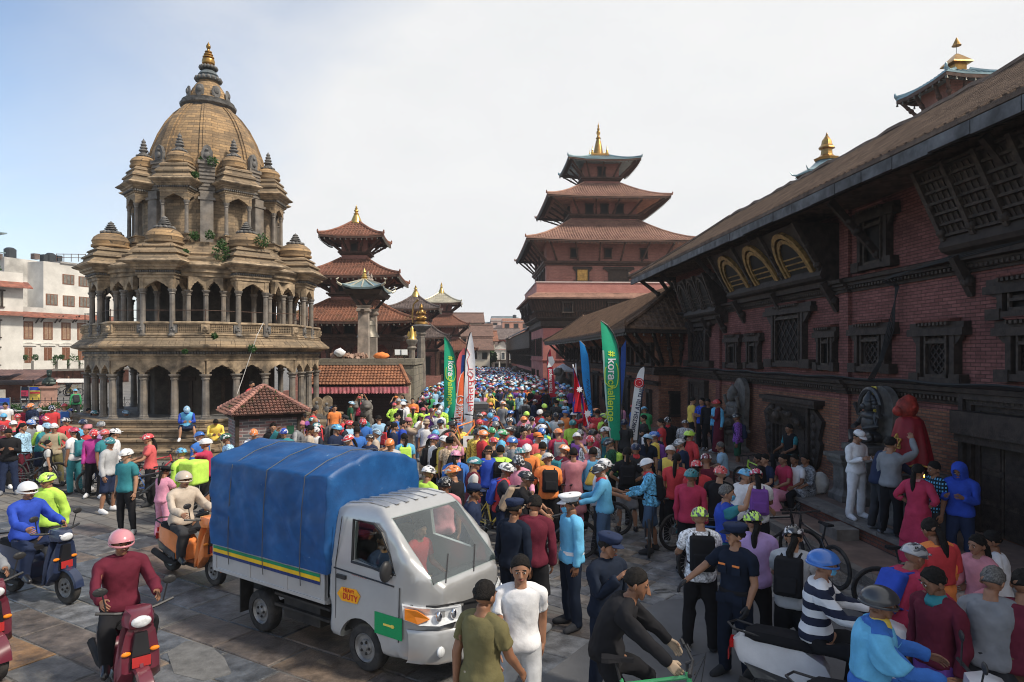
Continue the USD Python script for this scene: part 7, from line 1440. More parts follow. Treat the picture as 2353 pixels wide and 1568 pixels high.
# ================================================================ scooters
def scooter(loc,head,label,c1,c2='charcoal',lamp=True):
    """Front along local x; wheelbase 1.25 m, seat at 0.78 m."""
    t=thing('scooter',label,'scooter',loc,head,None);P1_,P2_=gloss(c1),gloss(c2);S=MB
    sect=lambda u,w,z0,z1,k=.8:np.array([(u,-w,z0+.02),(u,-w*k,z0),(u,w*k,z0),(u,w,z0+.02),(u,w,(z0+z1)/2),(u,w*k,z1),(u,-w*k,z1),(u,-w,(z0+z1)/2)])
    m=S();m.loft([sect(-.92,.03,.62,.70),sect(-.85,.10,.50,.76),sect(-.55,.16,.36,.76),sect(-.25,.17,.30,.72),sect(-.05,.15,.26,.60),sect(.0,.13,.26,.5)]);put('rear_body',m,P1_,t,smooth=40)
    m=S();m.loft([sect(-.80,.09,.755,.80),sect(-.70,.14,.74,.84),sect(-.40,.155,.72,.83),sect(-.10,.14,.70,.80),sect(-.0,.09,.70,.76)]);put('seat',m,cloth('black'),t,smooth=40)
    m=S();m.loft([sect(-.05,.17,.24,.30),sect(.30,.17,.24,.30),sect(.40,.16,.26,.36)]);put('floorboard',m,P2_,t)
    m=S();m.loft([sect(.36,.18,.26,.34,.9),sect(.42,.20,.30,.60,.9),sect(.48,.17,.45,.86,.9),sect(.50,.11,.70,.98,.9)]);m.loft([sect(.40,.15,.24,.50),sect(.55,.20,.36,.70),sect(.62,.17,.46,.86),sect(.60,.09,.66,.97)]);put('front_apron',m,P1_,t,smooth=40)
    m=S();m.loft([sect(.38,.10,.94,1.06),sect(.52,.15,.90,1.08),sect(.64,.11,.90,1.05),sect(.68,.04,.93,1.0)]);h=put('headset',m,P1_,t,smooth=40)
    m=S();m.loft([np.array([(.605+d,-.10,.50),(.605+d,.10,.50),(.63+d,.055,.86),(.63+d,-.055,.86)]) for d in (-.02,.03)]);put('front_panel',m,P2_,t)
    m=S();m.box(.655,.665,-.085,.085,.52,.62);put('number_plate',m,M('plate_red',(.42,.03,.03),rough=.4,var=.1),t);m=S();m.box(-.965,-.955,-.09,.09,.50,.60);put('number_plate',m,M('plate_red',(0,0,0)),t)
    for s in (-1,1):m=S();m.loft([np.array([(-.80,s*.135,.52),(-.20,s*.178,.40),(-.20,s*.178,.30),(-.70,s*.165,.40)]),np.array([(-.80,s*.145,.52),(-.20,s*.186,.40),(-.20,s*.186,.30),(-.70,s*.175,.40)])]);put('side_panel',m,P2_,t)
    m=S();m.ball((.655,0,.97),.085,2,(.5,1.1,.7));put('headlight',m,m_lens,h,smooth=True)
    m=S();m.tube([(.40,-.36,1.06),(.44,-.2,1.03),(.46,0,1.0),(.44,.2,1.03),(.40,.36,1.06)],.016,6);put('handlebar',m,m_plastic,t)
    for s in (-1,1):
        m=S();m.tube([(.40,s*.26,1.04),(.42,s*.30,1.24)],.008,5);m.ball((.42,s*.32,1.27),.07,1,(.25,1,.65));put('mirror',m,m_plastic,t)
        m=S();m.ball((.62,s*.13,.66),.04,1,(.6,1.2,.6));put('indicator',m,m_amber,t)
    m=S();m.cbox((-.93,0,.66),(.04,.16,.07));put('tail_light',m,M('tail_red',(.45,.01,.01),rough=.15,var=0,coat=.6),t)
    for u in (-.60,.68):
        wheel(t,(u,0,.24),.24,.11,MB)
    m=S();a=np.linspace(.1,PI-.2,9);m.loft([np.array([(.68+r*math.cos(q),v,.24+r*math.sin(q)) for v,r in ((-.075,.25),(-.06,.28),(.06,.28),(.075,.25))]) for q in a],closed=False);m.tube([(.66,0,.5),(.50,0,.85)],.03,6);put('front_fender',m,P1_,t,smooth=40)
    m=S();m.tube([(-.2,-.14,.22),(-.45,-.17,.24),(-.85,-.18,.34)],[.03,.05,.055],8);m.cbox((-.35,.1,.28),(.4,.12,.16));put('engine',m,m_under,t,kind='stuff')
    m=S();m.tube([(-.55,.12,.78),(-.90,.13,.84),(-.97,0,.85),(-.90,-.13,.84),(-.55,-.12,.78)],.013,5);put('grab_rail',m,m_plastic,t)
    return t
def rider(loc,head,label,seat=.80,**k):
    fw=np.array([math.cos(head),math.sin(head),0]);return person(np.asarray(loc)-fw*k.pop('back',.30),head+PI/2,k.pop('pose','ride'),k.pop('lod',0),label,None,seat=seat,**k)
H1=TRZ
p=np.array([-5.25,11.2,0]);scooter(p,H1,'orange scooter with a black front, riding behind the pickup truck','orange','black');rider(p,H1,'scooter rider in a beige jacket and cream helmet on the orange scooter',top=('jacket','beige'),legs=('trousers','charcoal'),hat=('fullhelmet','beige'),skin_i=1)
p=np.array([3.15,6.75,0]);scooter(p,-.42,'white scooter with a black seat whose tail points at the pointing policeman','white');rider(p,-.42,'scooter rider in a striped shirt, blue helmet and face mask, at lower right',top=('shirt','white','_stripe'),legs=('trousers','black'),hat=('fullhelmet','blue'),extra=(('mask','sky blue'),),skin_i=1,back=.12)
p=np.array([3.30,5.62,0]);scooter(p,-.35,'white and blue scooter cut by the bottom edge at right','white','blue');rider(p,-.35,'scooter rider in a light blue jacket and dark grey helmet, bottom right',top=('jacket','blue'),legs=('trousers','blue'),hat=('fullhelmet','charcoal'),extra=(('scarf','yellow'),('shawl','sky blue')),skin_i=2)
p=np.array([-4.15,7.35,0]);scooter(p,H1-.25,'dark maroon scooter in the lower left foreground','maroon','black');rider(p,H1-.25,'scooter rider in a maroon jacket and rose helmet, lower left foreground',top=('jacket','maroon'),legs=('trousers','black'),hat=('fullhelmet','rose'),skin_i=2)
p=np.array([-7.15,10.3,0]);scooter(p,H1+.2,'dark blue scooter entering at the left edge, before the lime-jacketed cyclist','navy','black');rider(p,H1+.2,'scooter rider in a royal blue rain jacket at the left edge',top=('jacket','royal blue'),legs=('trousers','navy'),hat=('fullhelmet','white'),skin_i=1)
p=np.array([-6.35,8.05,0]);scooter(p,H1,'dark scooter with a red apron cut by the left edge','maroon','black');rider(p,H1,'scooter rider in grey cut by the left edge',top=('jacket','grey'),legs=('trousers','black'),hat=('fullhelmet','black'),skin_i=2)
# ================================================================ bicycles
def make_bike(label,color,loc,rz,group=None,lean=.0,flat=False):
    t=thing('bicycle',label,'bicycle',loc,rz,group);F=gloss(color);S=MB
    RW,FW,BB=np.array([-.52,0,.34]),np.array([.58,0,.34]),np.array([-.09,0,.32]);ST,HT,HB=np.array([-.24,0,.78]),np.array([.33,0,.86]),np.array([.37,0,.72])
    m=S();m.tube([HB,BB],.024,8);m.tube([HT-[0,0,.02],ST-[.0,0,.05]],.019,8);m.tube([BB,ST],.018,8);m.tube([HT+[0,0,.03],HB-[0,0,.02]],.024,8)
    for s in (-1,1):m.tube([BB+[0,s*.03,0],RW+[0,s*.065,0]],.012,6);m.tube([ST+[.02,s*.03,-.07],RW+[0,s*.065,0]],.010,6)
    put('frame',m,F,t)
    m=S();m.tube([ST-[0,0,.03],ST+[-.045,0,.15]],.014,6);put('seat_post',m,m_plastic,t)
    m=S();c=ST+[-.05,0,.16];m.loft([np.array([c+[x,-w,.0],c+[x,-w*.8,.035],c+[x,w*.8,.035],c+[x,w,.0]]) for x,w in ((.16,.02),(.05,.03),(-.06,.07),(-.12,.065))]);put('saddle',m,cloth('black'),t)
    m=S()
    for s in (-1,1):m.tube([HB+[.012,s*.06,-.02],FW+[0,s*.06,.0]],[.020,.014],8)
    m.bar(HB+[.012,-.08,-.03],HB+[.012,.08,-.03],.04,.04);put('fork',m,m_plastic if color != 'black' else gloss('white'),t)
    m=S();b=HT+[.05,0,.12];m.tube([HT,HT+[-.0,0,.10],b],.016,6);m.tube([b+[-.06,-.35,.03],b+[-.03,-.16,.025],b,b+[-.03,.16,.025],b+[-.06,.35,.03]],.014,6);hb=put('handlebar',m,m_plastic,t)
    for s in (-1,1):m=S();m.tube([b+[-.065,s*.36,.031],b+[-.05,s*.24,.028]],.019,6);m.bar(b+[-.02,s*.30,.02],b+[.0,s*.20,.0],.012,.012);put('grip',m,m_plastic,hb)
    m=S();m.tube([b+[.0,.1,0],b+[.12,.08,.05],HB+[.08,.06,.0],FW+[0,.06,.08]],.004,4);m.tube([b+[.0,-.1,0],b+[.1,-.05,.08],HT+[.05,-.02,-.06],ST+[.05,-.02,-.05],RW+[0,-.06,.08]],.004,4);put('cables',m,m_plastic,t,kind='stuff')
    for c in (RW,FW):
        a=np.arange(28)*2*PI/28;ring=[c+np.array([.335*math.cos(q),0,.335*math.sin(q)]) for q in a];m=S()
        R=[]
        for q in a:
            d=np.array([math.cos(q),0,math.sin(q)]);R.append(np.array([c+d*(.318+.026*math.cos(k))+np.array([0,.027*math.sin(k),0]) for k in np.arange(7)*2*PI/7]))
        m.loft(R+[R[0]],caps=False);w=put('wheel',m,m_tyre,t,smooth=True)
        m=S();R=[]
        for q in a:d=np.array([math.cos(q),0,math.sin(q)]);R.append(np.array([c+d*r+np.array([0,y,0]) for r,y in ((.293,-.014),(.275,-.010),(.275,.010),(.293,.014))]))
        m.loft(R+[R[0]],caps=False);put('rim',m,m_plastic,w)
        m=S()
        for i in range(24):q=i*2*PI/24;m.tube([c+np.array([.02*math.cos(q+.9*(1 if i % 2 else -1)),.025*(1 if i % 2 else -1),.02*math.sin(q+.9*(1 if i % 2 else -1))]),c+np.array([.28*math.cos(q),0,.28*math.sin(q)])],.0028,3,caps=False)
        m.tube([c-[0,.06,0],c+[0,.06,0]],.022,8);put('spokes',m,m_rim,w,kind='stuff')
        m=S();m.lathe([(.08,-.002),(.08,.002)],20);v=m.v[0];m.v[0]=np.column_stack([v[:,0],v[:,2]+.045,v[:,1]])+c;put('brake_disc',m,m_rim,w)
    m=S();a=np.arange(20)*2*PI/20
    m.loft([np.column_stack([BB[0]+.085*np.cos(a),np.full(20,-.055),BB[2]+.085*np.sin(a)]),np.column_stack([BB[0]+.085*np.cos(a),np.full(20,-.048),BB[2]+.085*np.sin(a)])]);put('chainring',m,m_plastic,t)
    for s,q in ((-1,.5),(1,.5+PI)):
        e=BB+np.array([.17*math.cos(q),s*.075,.17*math.sin(q)]);m=S();m.bar(BB+[0,s*.07,0],e,.014,.024);k=put('crank',m,m_rim,t);m=S();m.cbox(e+[0,s*.06,0],(.10,.09,.018));put('pedal',m,m_plastic,k)
    m=S();m.bar(BB+[0,-.052,.085],RW+[0,-.052,.05],.006,.012);m.bar(BB+[0,-.052,-.085],RW+[.03,-.052,-.06],.006,.012);m.lathe([(.05,-.055),(.05,-.045)],14);v=m.v[-1];m.v[-1]=np.column_stack([v[:,0],v[:,2],v[:,1]])+RW;put('chain',m,m_rim,t,kind='stuff')
    return t
BIKES={}
def bike(label,color,loc,heading,group=None):
    """heading: the way the front wheel points."""
    if color not in BIKES:BIKES[color]=make_bike(label,color,loc,heading,group);return BIKES[color]
    c=copy(BIKES[color],loc,heading,label,group)
    if group is None:c.SetCustomDataByKey('group','bicycles of the riders')
    return c

# ================================================================ feather banners, flag
DEVA=[[[(4,-37),(4,-30),(76,-30),(74,-17),(76,-12),(81,-7),(89,-4),(106,-5),(118,-10),(133,-24),(137,-30),(310,-30),(310,-37),(300,-37),(301,-51),(299,-56),(293,-62),(286,-66),(301,-82),(306,-85),(306,-87),(301,-91),(280,-71),(273,-61),(273,-55),(276,-52),(282,-52),(287,-56),(292,-52),(294,-44),(292,-37),(260,-37),(260,-90),(269,-94),(271,-98),(271,-107),(265,-114),(259,-116),(248,-116),(236,-111),(229,-105),(226,-99),(232,-96),(237,-103),(249,-109),(261,-108),(264,-105),(264,-99),(260,-96),(247,-97),(246,-95),(245,-91),(252,-89),(252,-73),(243,-76),(234,-76),(229,-74),(224,-69),(222,-64),(222,-37),(205,-37),(205,-90),(197,-90),(197,-58),(178,-58),(172,-62),(171,-65),(172,-73),(185,-86),(180,-91),(168,-80),(163,-69),(163,-64),(166,-57),(171,-53),(178,-51),(197,-51),(197,-37),(152,-37),(151,-90),(143,-90),(143,-56),(136,-57),(131,-62),(129,-69),(127,-70),(121,-68),(121,-65),(123,-62),(122,-58),(118,-56),(111,-56),(107,-59),(106,-67),(109,-73),(123,-85),(123,-87),(118,-91),(101,-74),(98,-66),(99,-57),(103,-52),(110,-49),(118,-49),(128,-54),(134,-50),(143,-49),(143,-37),(86,-37),(85,-90),(78,-90),(78,-37),(62,-37),(61,-90),(53,-90),(53,-56),(46,-57),(41,-62),(39,-69),(37,-70),(31,-68),(31,-65),(33,-62),(32,-58),(28,-56),(21,-56),(17,-59),(16,-67),(19,-73),(33,-85),(33,-87),(28,-91),(11,-74),(8,-66),(9,-57),(13,-52),(20,-49),(28,-49),(38,-54),(44,-50),(53,-49),(53,-37)],[(229,-58),(231,-66),(235,-69),(243,-69),(252,-64),(252,-37),(229,-37)],[(82,-18),(83,-28),(86,-30),(127,-29),(127,-27),(119,-19),(102,-11),(91,-11),(86,-13)]]]
m_mast=M('banner_pole',(.03,.03,.035),rough=.4,var=0)
def strokes_mesh(lines,w):
    m=MB()
    for L in lines:m.tube([(x,y,0) for x,y in L],w/2,5)
    return m.tri()
def textm(txt,h,bold=True):t=meshkit.text_mesh(txt,h,.002,bold);return np.asarray(t.vertices),np.asarray(t.faces)
def banner(name,label,cat,Y,left,right,col,prints=(),pole='right',border=None,bands=(),seed=0,foot=True):
    """Feather banner standing at depth Y: left and right edges as (row, column) of the photograph, top first."""
    k=Y/FPX;X=lambda x:(x-CX)*k;Z=lambda y:EYE+(HY-y)*k
    ly,lx=np.array([q[0] for q in left],float),np.array([q[1] for q in left],float);ry,rx=np.array([q[0] for q in right],float),np.array([q[1] for q in right],float)
    ys=np.linspace(min(ly[0],ry[0])+.4,max(ly[-1],ry[-1]),46);base=np.array([X(rx[-1] if pole=='right' else lx[-1]),Y,0]);t=thing(name,label,cat,base)
    wob=lambda x,z:.035*np.sin(x*9+z*1.3+seed)+.03*np.sin(z*2.1+seed*2+x*3)
    def sheet(f0,f1,d,y0=None,y1=None):
        rows=[]
        for y in ys:
            if (y0 and y<y0) or (y1 and y>y1):continue
            a,b=np.interp(y,ly,lx),np.interp(y,ry,rx);f=np.linspace(f0,f1,9);x=X(a+(b-a)*f);z=np.full(9,Z(y));rows.append(np.column_stack([x-base[0],wob(x,z)-d,z]))
        m=MB();m.loft(rows,closed=False);return m
    cl=put('cloth',sheet(0,1,0),M('banner_'+col[0].replace(' ','_'),col[1],rough=.6,var=.10,scale=1.5,spec=.25),t,smooth=True)
    for f0,f1,c,y0,y1 in bands:put('cloth_band',sheet(f0,f1,.006,y0,y1),M('banner_'+c[0],c[1],rough=.6,var=.06),cl,smooth=True)
    m=MB();E=list(zip(rx,ry)) if pole=='right' else list(zip(lx,ly));pts=[(X(x)-base[0],wob(X(x),Z(y))*.6,Z(y)) for x,y in E];pts.append((pts[-1][0],0,0));m.tube(pts,.022,6);put('pole',m,m_mast,t)
    m=MB();m.bar((-.3,0,.015),(.3,0,.015),.05,.03);m.bar((0,-.3,.045),(0,.3,.045),.05,.03);put('foot',m,m_mast,t)
    for (v,f),(px,py),u,w,c,nm in prints:
        s=1.0;u,w=unit((*u,0))[:2],unit((*w,0))[:2];x=X(px)+v[:,0]*u[0]+v[:,1]*w[0];z=Z(py)+v[:,0]*u[1]+v[:,1]*w[1]
        put_fast(nm,np.column_stack([x-base[0],wob(x,z)-.012-v[:,2],z]),f,M('ink_'+c[0],c[1],rough=.6,var=0),cl).SetCustomDataByKey('kind','stuff')
    return t
WHT,LIM,GRN,ORG,RED_,NVY,BLU,DBL=('white',(.78,.79,.82)),('lime',(.55,.75,.08)),('green',(.015,.34,.19)),('orange',(.85,.16,.06)),('red',(.60,.02,.04)),('navy',(.02,.03,.09)),('blue',(.02,.27,.70)),('dark_blue',(.015,.06,.26))
def kora(x,y,Y,s,k):
    """Words run downwards, letters lying on their backs."""
    out,mm=[],Y/FPX;D,R_=(0,-1),(1,0)
    for txt,off,c,hh in (('#',0,LIM,.9),('kora',.95,WHT,1.0),('challenge',3.75,LIM,.86)):
        out.append((textm(txt,s*hh),(x,y+off*s*k/mm),D,R_,c,'lettering'))
    g=[(1.6*s*math.cos(a)*(1+.12*math.sin(3*a)),1.05*s*math.sin(a)*(1+.15*math.cos(2*a))) for a in np.linspace(-2.4,2.6,26)]
    out.append((strokes_mesh([g],s*.13),(x+.45*s/mm,y+3.2*s*k/mm),D,R_,LIM,'outline_drawing'));return out
def bird(r):a=np.linspace(0,2*PI,25);v,f=strokes_mesh([[(r*math.cos(q),r*math.sin(q)) for q in a]],r*.14);m=MB();m.add(v,f);m.plate([(-.55*r,-.5*r),(-.1*r,-.1*r),(.62*r,.25*r),(.15*r,.12*r),(.0,.62*r),(-.2*r,.1*r)],(1,0,0),(0,1,0),(0,0,0),.003);return m.tri()
banner('feather_banner','green feather banner with white and lime lettering, beside the red-lettered white one','banner',29,[(773,1021),(968,1020)],[(773,1022),(783,1030),(800,1040),(825,1047),(850,1049),(975,1046)],GRN,kora(1030,818,29,.225,1.0),seed=1)
sl=unit((-.13,-1,0))[:2];up=(-sl[0],-sl[1]);lf=(-1.0,.13)
banner('feather_banner','orange feather banner with a ringed bird and white capitals, left of the white one','banner',27,[(853,1066),(862,1058),(880,1053),(920,1048),(985,1040)],[(853,1068),(900,1068),(985,1064)],ORG,
       [(textm('TURKISH',.135),(1051,978),up,lf,WHT,'lettering'),(textm('AIRLINES',.135),(1059,979),up,lf,WHT,'lettering'),(bird(.19),(1058.5,921),(1,0),(0,1),WHT,'bird_emblem')],bands=((0,.12,WHT,None,None),),seed=2)
dv=[Polygon(p[0],p[1:]) for p in DEVA];mdv=MB();[mdv.plate(q,(1,0,0),(0,1,0),(0,0,0),.003) for q in dv];dV,dF=mdv.tri();dV=dV+(0,92,0)
banner('feather_banner','tall white feather banner with red lettering running upwards, tallest of the left cluster','banner',24,[(764,1081),(775,1077),(800,1072),(830,1068.5),(870,1067),(998,1064)],[(764,1083),(790,1088),(830,1092),(900,1091),(995,1084)],WHT,
       [((dV*(.0042,.0028,1),dF),(1088,947),unit((-.0,1,0))[:2],(-1,0),('red_ink',(.62,.05,.06)),'lettering'),(strokes_mesh([[(0,0),(.1,.12),(.22,.05),(.12,-.08),(0,0)],[(.1,.12),(.35,.10),(.6,.18),(.8,.1),(1.0,.22)],[(.3,.1),(.3,-.05)]],.02),(1082,868),(.08,1),(-1,.08),('red_ink',(.62,.05,.06)),'handwriting')],pole='left',seed=3)
banner('feather_banner','red and blue feather banner mostly hidden behind the white one','banner',31,[(800,1066),(812,1056),(830,1050),(860,1047),(900,1046)],[(800,1069),(900,1068)],('rose_red',(.62,.12,.14)),bands=((.55,1,DBL,815,None),),seed=5)
banner('feather_banner','red feather banner with white lettering, before the pink palace wall','banner',38,[(803,1264),(815,1259),(835,1257),(913,1261)],[(803,1265),(830,1268),(913,1279)],('deep_red',(.45,.025,.05)),[(textm('TShirt Nepal',.17),(1269,905),(-.02,1),(-1,0),WHT,'lettering'),((lambda m:m.tri())(MB().plate([(0,0),(.25,.05),(.42,.3),(.3,.62),(.05,.6),(.08,.3)],(1,0,0),(0,1,0),(0,0,0),.003)),(1257.5,845),(1,0),(0,1),WHT,'emblem')],pole='left',seed=4)
banner('feather_banner','sky blue feather banner with dark handwriting, beside the national flag','banner',27,[(783,1331),(790,1332),(880,1339),(940,1352),(985,1361)],[(783,1332),(795,1344),(815,1352),(840,1355),(985,1363)],BLU,
       [(strokes_mesh([[(0,.05),(.06,.12),(.1,.0),(.16,.1),(.22,.02),(.3,.12),(.36,.02),(.46,.14),(.5,0),(.62,.1),(.7,-.02)],[(.75,.1),(.9,.2),(1.05,.0),(.95,-.12),(.8,.0),(1.1,.18),(1.3,.02),(1.15,-.1)]],.025),(1346,872),(.08,-1),(1,.08),NVY,'handwriting')],seed=6)
banner('feather_banner','biggest green feather banner, tall before the hipped palace roof','banner',20,[(738,1380),(760,1381),(850,1386),(930,1392),(1012,1402)],[(738,1381),(748,1396),(765,1409),(790,1419),(820,1424),(900,1426),(1012,1427)],GRN,kora(1397,806,20,.225,1.0),seed=7,bands=((0,.10,('mint',(.40,.62,.55)),800,None),))
banner('feather_banner','dark blue feather banner just behind the biggest green one','banner',24,[(783,1437),(800,1427),(930,1424)],[(783,1438),(860,1437),(930,1430)],DBL,seed=8)
sl2=unit((.20,1,0))[:2]
banner('feather_banner','white feather banner with a red bird emblem and navy capitals, at the right','banner',21,[(843,1478),(848,1470),(860,1464),(890,1458),(1012,1443)],[(843,1480),(846,1481),(900,1475),(1012,1466)],WHT,[(textm('TURKISH AIRLINES',.125),(1457,1004),sl2,(-1,.2),NVY,'lettering'),((lambda q:q)(MB().lathe([(0,0),(.15,0),(.15,.004),(0,.004)],20).tri()),(1467.5,880),(1,0),(0,1),('red_dot',(.62,.02,.03)),'bird_emblem'),(bird(.11),(1467.5,880),(1,0),(0,1),WHT,'bird_emblem')],seed=9)
banner('feather_banner','black feather banner with upright white letters behind the biggest green one','banner',25,[(884,1385),(890,1384),(980,1397)],[(884,1386),(900,1400),(990,1407)],('black',(.012,.013,.016)),[(textm('CAE',.42,False),(1399,915),(.05,-1),(1,.05),WHT,'lettering')],seed=10)
banner('feather_banner','narrow white banner with navy lettering between the flag and the sky blue banner','banner',30,[(835,1322),(960,1314)],[(835,1325),(870,1327),(965,1326)],WHT,[(textm('CYCLE',.16),(1324,950),(0,1),(-1,0),NVY,'lettering')],seed=11)
# the two-pennant flag on a slanting white pole
FL=thing('national_flag','limp crimson two-pennant flag with blue edges and white emblems on a white pole','flag',at(1371,1040,19)*(1,1,0));B=at(1371,1040,19)*(1,1,0);fq=lambda x,y,Y=19.2:at(x,y,Y)-B
m=MB();m.tube([fq(1376,1070,18.5),fq(1316,838,19.8)],.022,6);put('pole',m,M('pole_white',(.6,.6,.6),var=.05),FL)
def cloth_strip(L,R,d=0.0,n=24):
    rows=[];ly,lx=zip(*[(y,x) for x,y in L]);ry,rx=zip(*[(y,x) for x,y in R])
    for y in np.linspace(max(ly[0],ry[0]),min(ly[-1],ry[-1]),n):
        a,b=np.interp(y,ly,lx),np.interp(y,ry,rx);rows.append([fq(a+(b-a)*f,y)+np.array([0,.07*math.sin(f*7+y*.07)-d,0]) for f in np.linspace(0,1,9)])
    m=MB();m.loft(rows,closed=False);return m
U1=([(1317,842),(1319,870),(1318,900),(1316,930),(1316,950)],[(1317.5,842),(1326,868),(1335,892),(1337,905),(1336,950)])
U2=([(1334,896),(1337,920),(1339,950),(1338,975),(1339,982)],[(1335,896),(1347,930),(1356,952),(1358,962),(1348,982)])
for (L,R) in (U1,U2):
    put('blue_border',cloth_strip(L,R),M('flag_blue',(.015,.03,.22),rough=.7,var=.1),FL,smooth=True);L2=[(x+.9,y+(2 if i==0 else 0)) for i,(x,y) in enumerate(L)];R2_=[(x-.8,y-(3 if i==len(R)-1 else 0)) for i,(x,y) in enumerate(R)];put('red_field',cloth_strip(L2,R2_,.012),M('flag_red',(.62,.015,.03),rough=.7,var=.12),FL,smooth=True)
m=MB();c=fq(1331,895);pts=[]
for i in range(16):r=.10 if i % 2==0 else .055;pts.append((r*math.cos(i*PI/8),r*math.sin(i*PI/8)))
m.plate(pts,(1,0,0),(0,0,1),c+np.array([0,-.10,0]),.004);put('white_moon',m,M('ink_white',(0,0,0)),FL)
m=MB();m.plate([(x*1.2,y*1.2) for x,y in pts],(1,0,0),(0,0,1),fq(1350,950)+np.array([0,-.10,0]),.004);put('white_sun',m,M('ink_white',(0,0,0)),FL)
# ================================================================ small structures and street things
KZ=math.radians(32);KO=at(531,957,18.5)*(1,1,0)         # the near corner of the kiosk's eaves
KX,KY=np.array([math.cos(KZ),math.sin(KZ),0]),np.array([-math.sin(KZ),math.cos(KZ),0])
KS=thing('tiled_kiosk','small brick-clad kiosk with a mossy pyramid roof of clay tiles, before the temple steps','kiosk',KO+KX*1.02+KY*.85,KZ)
m_clad=BRICK('kiosk_cladding',(.12,.125,.135),(.33,.16,.15),(.34,.32,.31),bw=.30,rh=.085,ms=.012,stain_amt=.2,bias=-.1);m_ktile=TILE('kiosk_tiles',(.28,.135,.105),(.13,.08,.065),spots=(.05,.045,.03),amt=.75);m_kridge=M('kiosk_ridge_tiles',(.36,.18,.145),rough=.8,var=.25,scale=4)
m=MB();m.box(-.84,.84,-.66,.66,-.02,1.95);put('wall',m,m_clad,KS);m=MB();m.box(-.93,.93,-.75,.75,1.86,1.97);put('beam',m,m_wood,KS)
for sx in (-1,1):m=MB();m.box(sx*.84-.05,sx*.84+.05,-.72,-.62,-.02,1.9);put('corner_post',m,m_wood,KS)
m=MB();m.box(.50,.70,-.675,-.655,1.38,1.62);put('meter_box',m,cloth('dark green'),KS)
HX,HYK,ZE,ZT=1.04,.88,1.98,2.68
m=MB();m.loft([sqring(HX,HYK,ZE-.02,n=1),sqring(.05,.02,ZT-.02,n=1)]);put('roof_boards',m,m_wood,KS)
for (o,u,d,W,Lh) in (((-HX,0,0),(1,0,0),(0,-1,0),2*HX,HYK),((HX,0,0),(0,1,0),(1,0,0),2*HYK,HX),((HX,0,0),(-1,0,0),(0,1,0),2*HX,HYK),((-HX,0,0),(0,-1,0),(-1,0,0),2*HYK,HX)):
    u,dd=np.array(u,float),np.array(d,float);L_=math.hypot(Lh,ZT-ZE);dv_=(dd*Lh+np.array([0,0,ZE-ZT]))/L_;top=np.array([0,0,ZT+.02])-u*W/2
    m=MB();tile_slope(m,top,u,dv_,W,L_+.08,pitch=.105,row=.115,cut=lambda a,b,W=W,L_=L_:abs(a-W/2)<(b+.05)/L_*W/2+.02);put('roof_tiles',m,m_ktile,KS,kind='stuff')
for sx in (-1,1):
    for sy in (-1,1):
        p,q=np.array([0,0,ZT+.07]),np.array([sx*(HX+.02),sy*(HYK+.02),ZE+.08]);n=15
        for i in range(n):
            a,b=p+(q-p)*i/n,p+(q-p)*(i+1.15)/n+np.array([0,0,.02]);m=MB();m.tube([a,b],[.062,.072],7);put('hip_tile',m,m_kridge,KS)
rg=np.random.default_rng(21);m=MB()
for x,y in ((-.15,-.2),(.1,-.15),(-.45,-.5),(-.7,-.7),(.3,-.3),(.55,-.4),(.8,-.6),(-.3,-.28),(.2,-.5),(-.9,-.2),(0,-.06),(.65,-.55)):leaf_clump(m,(x,y,ZT-max(abs(x)/HX,abs(y)/HYK)*(ZT-ZE)+.09),rg.uniform(.04,.10),26,.03,rg)
put('weed',m,m_leaf,KS,kind='stuff')
# stone ledge, stelae, elephant and lions at the right of the temple
m_ledge=m_ts
t=thing('stone_ledge','low stone ledge with a carved slab on it, at the right foot of the temple','ledge',at(748,990,28)*(1,1,0),.25);m=MB();m.box(-1.4,1.0,-1.2,1.6,-.02,.7);m.box(-1.45,1.05,-1.25,1.65,.7,.85);m.box(-1.3,.9,-1.1,1.5,.85,1.0);put('block',m,m_ledge,t)
for i,(x,lab) in enumerate(((751,'upright carved stone slab on the ledge right of the temple'),(728,'weathered carved stone slab left of the upright one'))):
    t=thing('carved_slab',lab,'carved stone',at(x,963,28.0+i*.8)*(1,1,0)+(0,0,1.0),.1);m=MB();m.box(-.22,.22,-.14,.14,0,.14);put('base',m,m_tgrey,t);m=MB();stele(m,.14,.95-i*.1,.40,.08,.12);put('slab',m,m_tmould,t);m=MB();m.ball((0,-.06,.62),.07,1);m.ball((0,-.06,.42),.1,1,(1,.6,1.4));put('relief_figure',m,m_tgrey,t,kind='stuff')
t=thing('stone_elephant','grey stone elephant kneeling beside the temple steps','statue',at(772,1035,23.2)*(1,1,0),.5)
m=MB();m.ball((0,.2,.75),.55,2,(.85,1.3,.95));m.ball((0,-.55,1.0),.36,2);m.tube([(0,-.85,1.0),(0,-1.05,.75),(0,-1.08,.4),(0,-1.0,.15)],[.17,.13,.10,.08],8);[m.ball((s*.36,-.5,1.02),.22,1,(.25,.8,1.1)) for s in (-1,1)];[m.tube([(s*.3,y,.7),(s*.33,y,.05)],[.2,.17],8) for s in (-1,1) for y in (-.3,.65)];put('body',m,m_tgrey,t,smooth=50);m=MB();m.box(-.7,.7,-1.2,1.1,-.02,.12);put('plinth',m,m_tgrey,t)
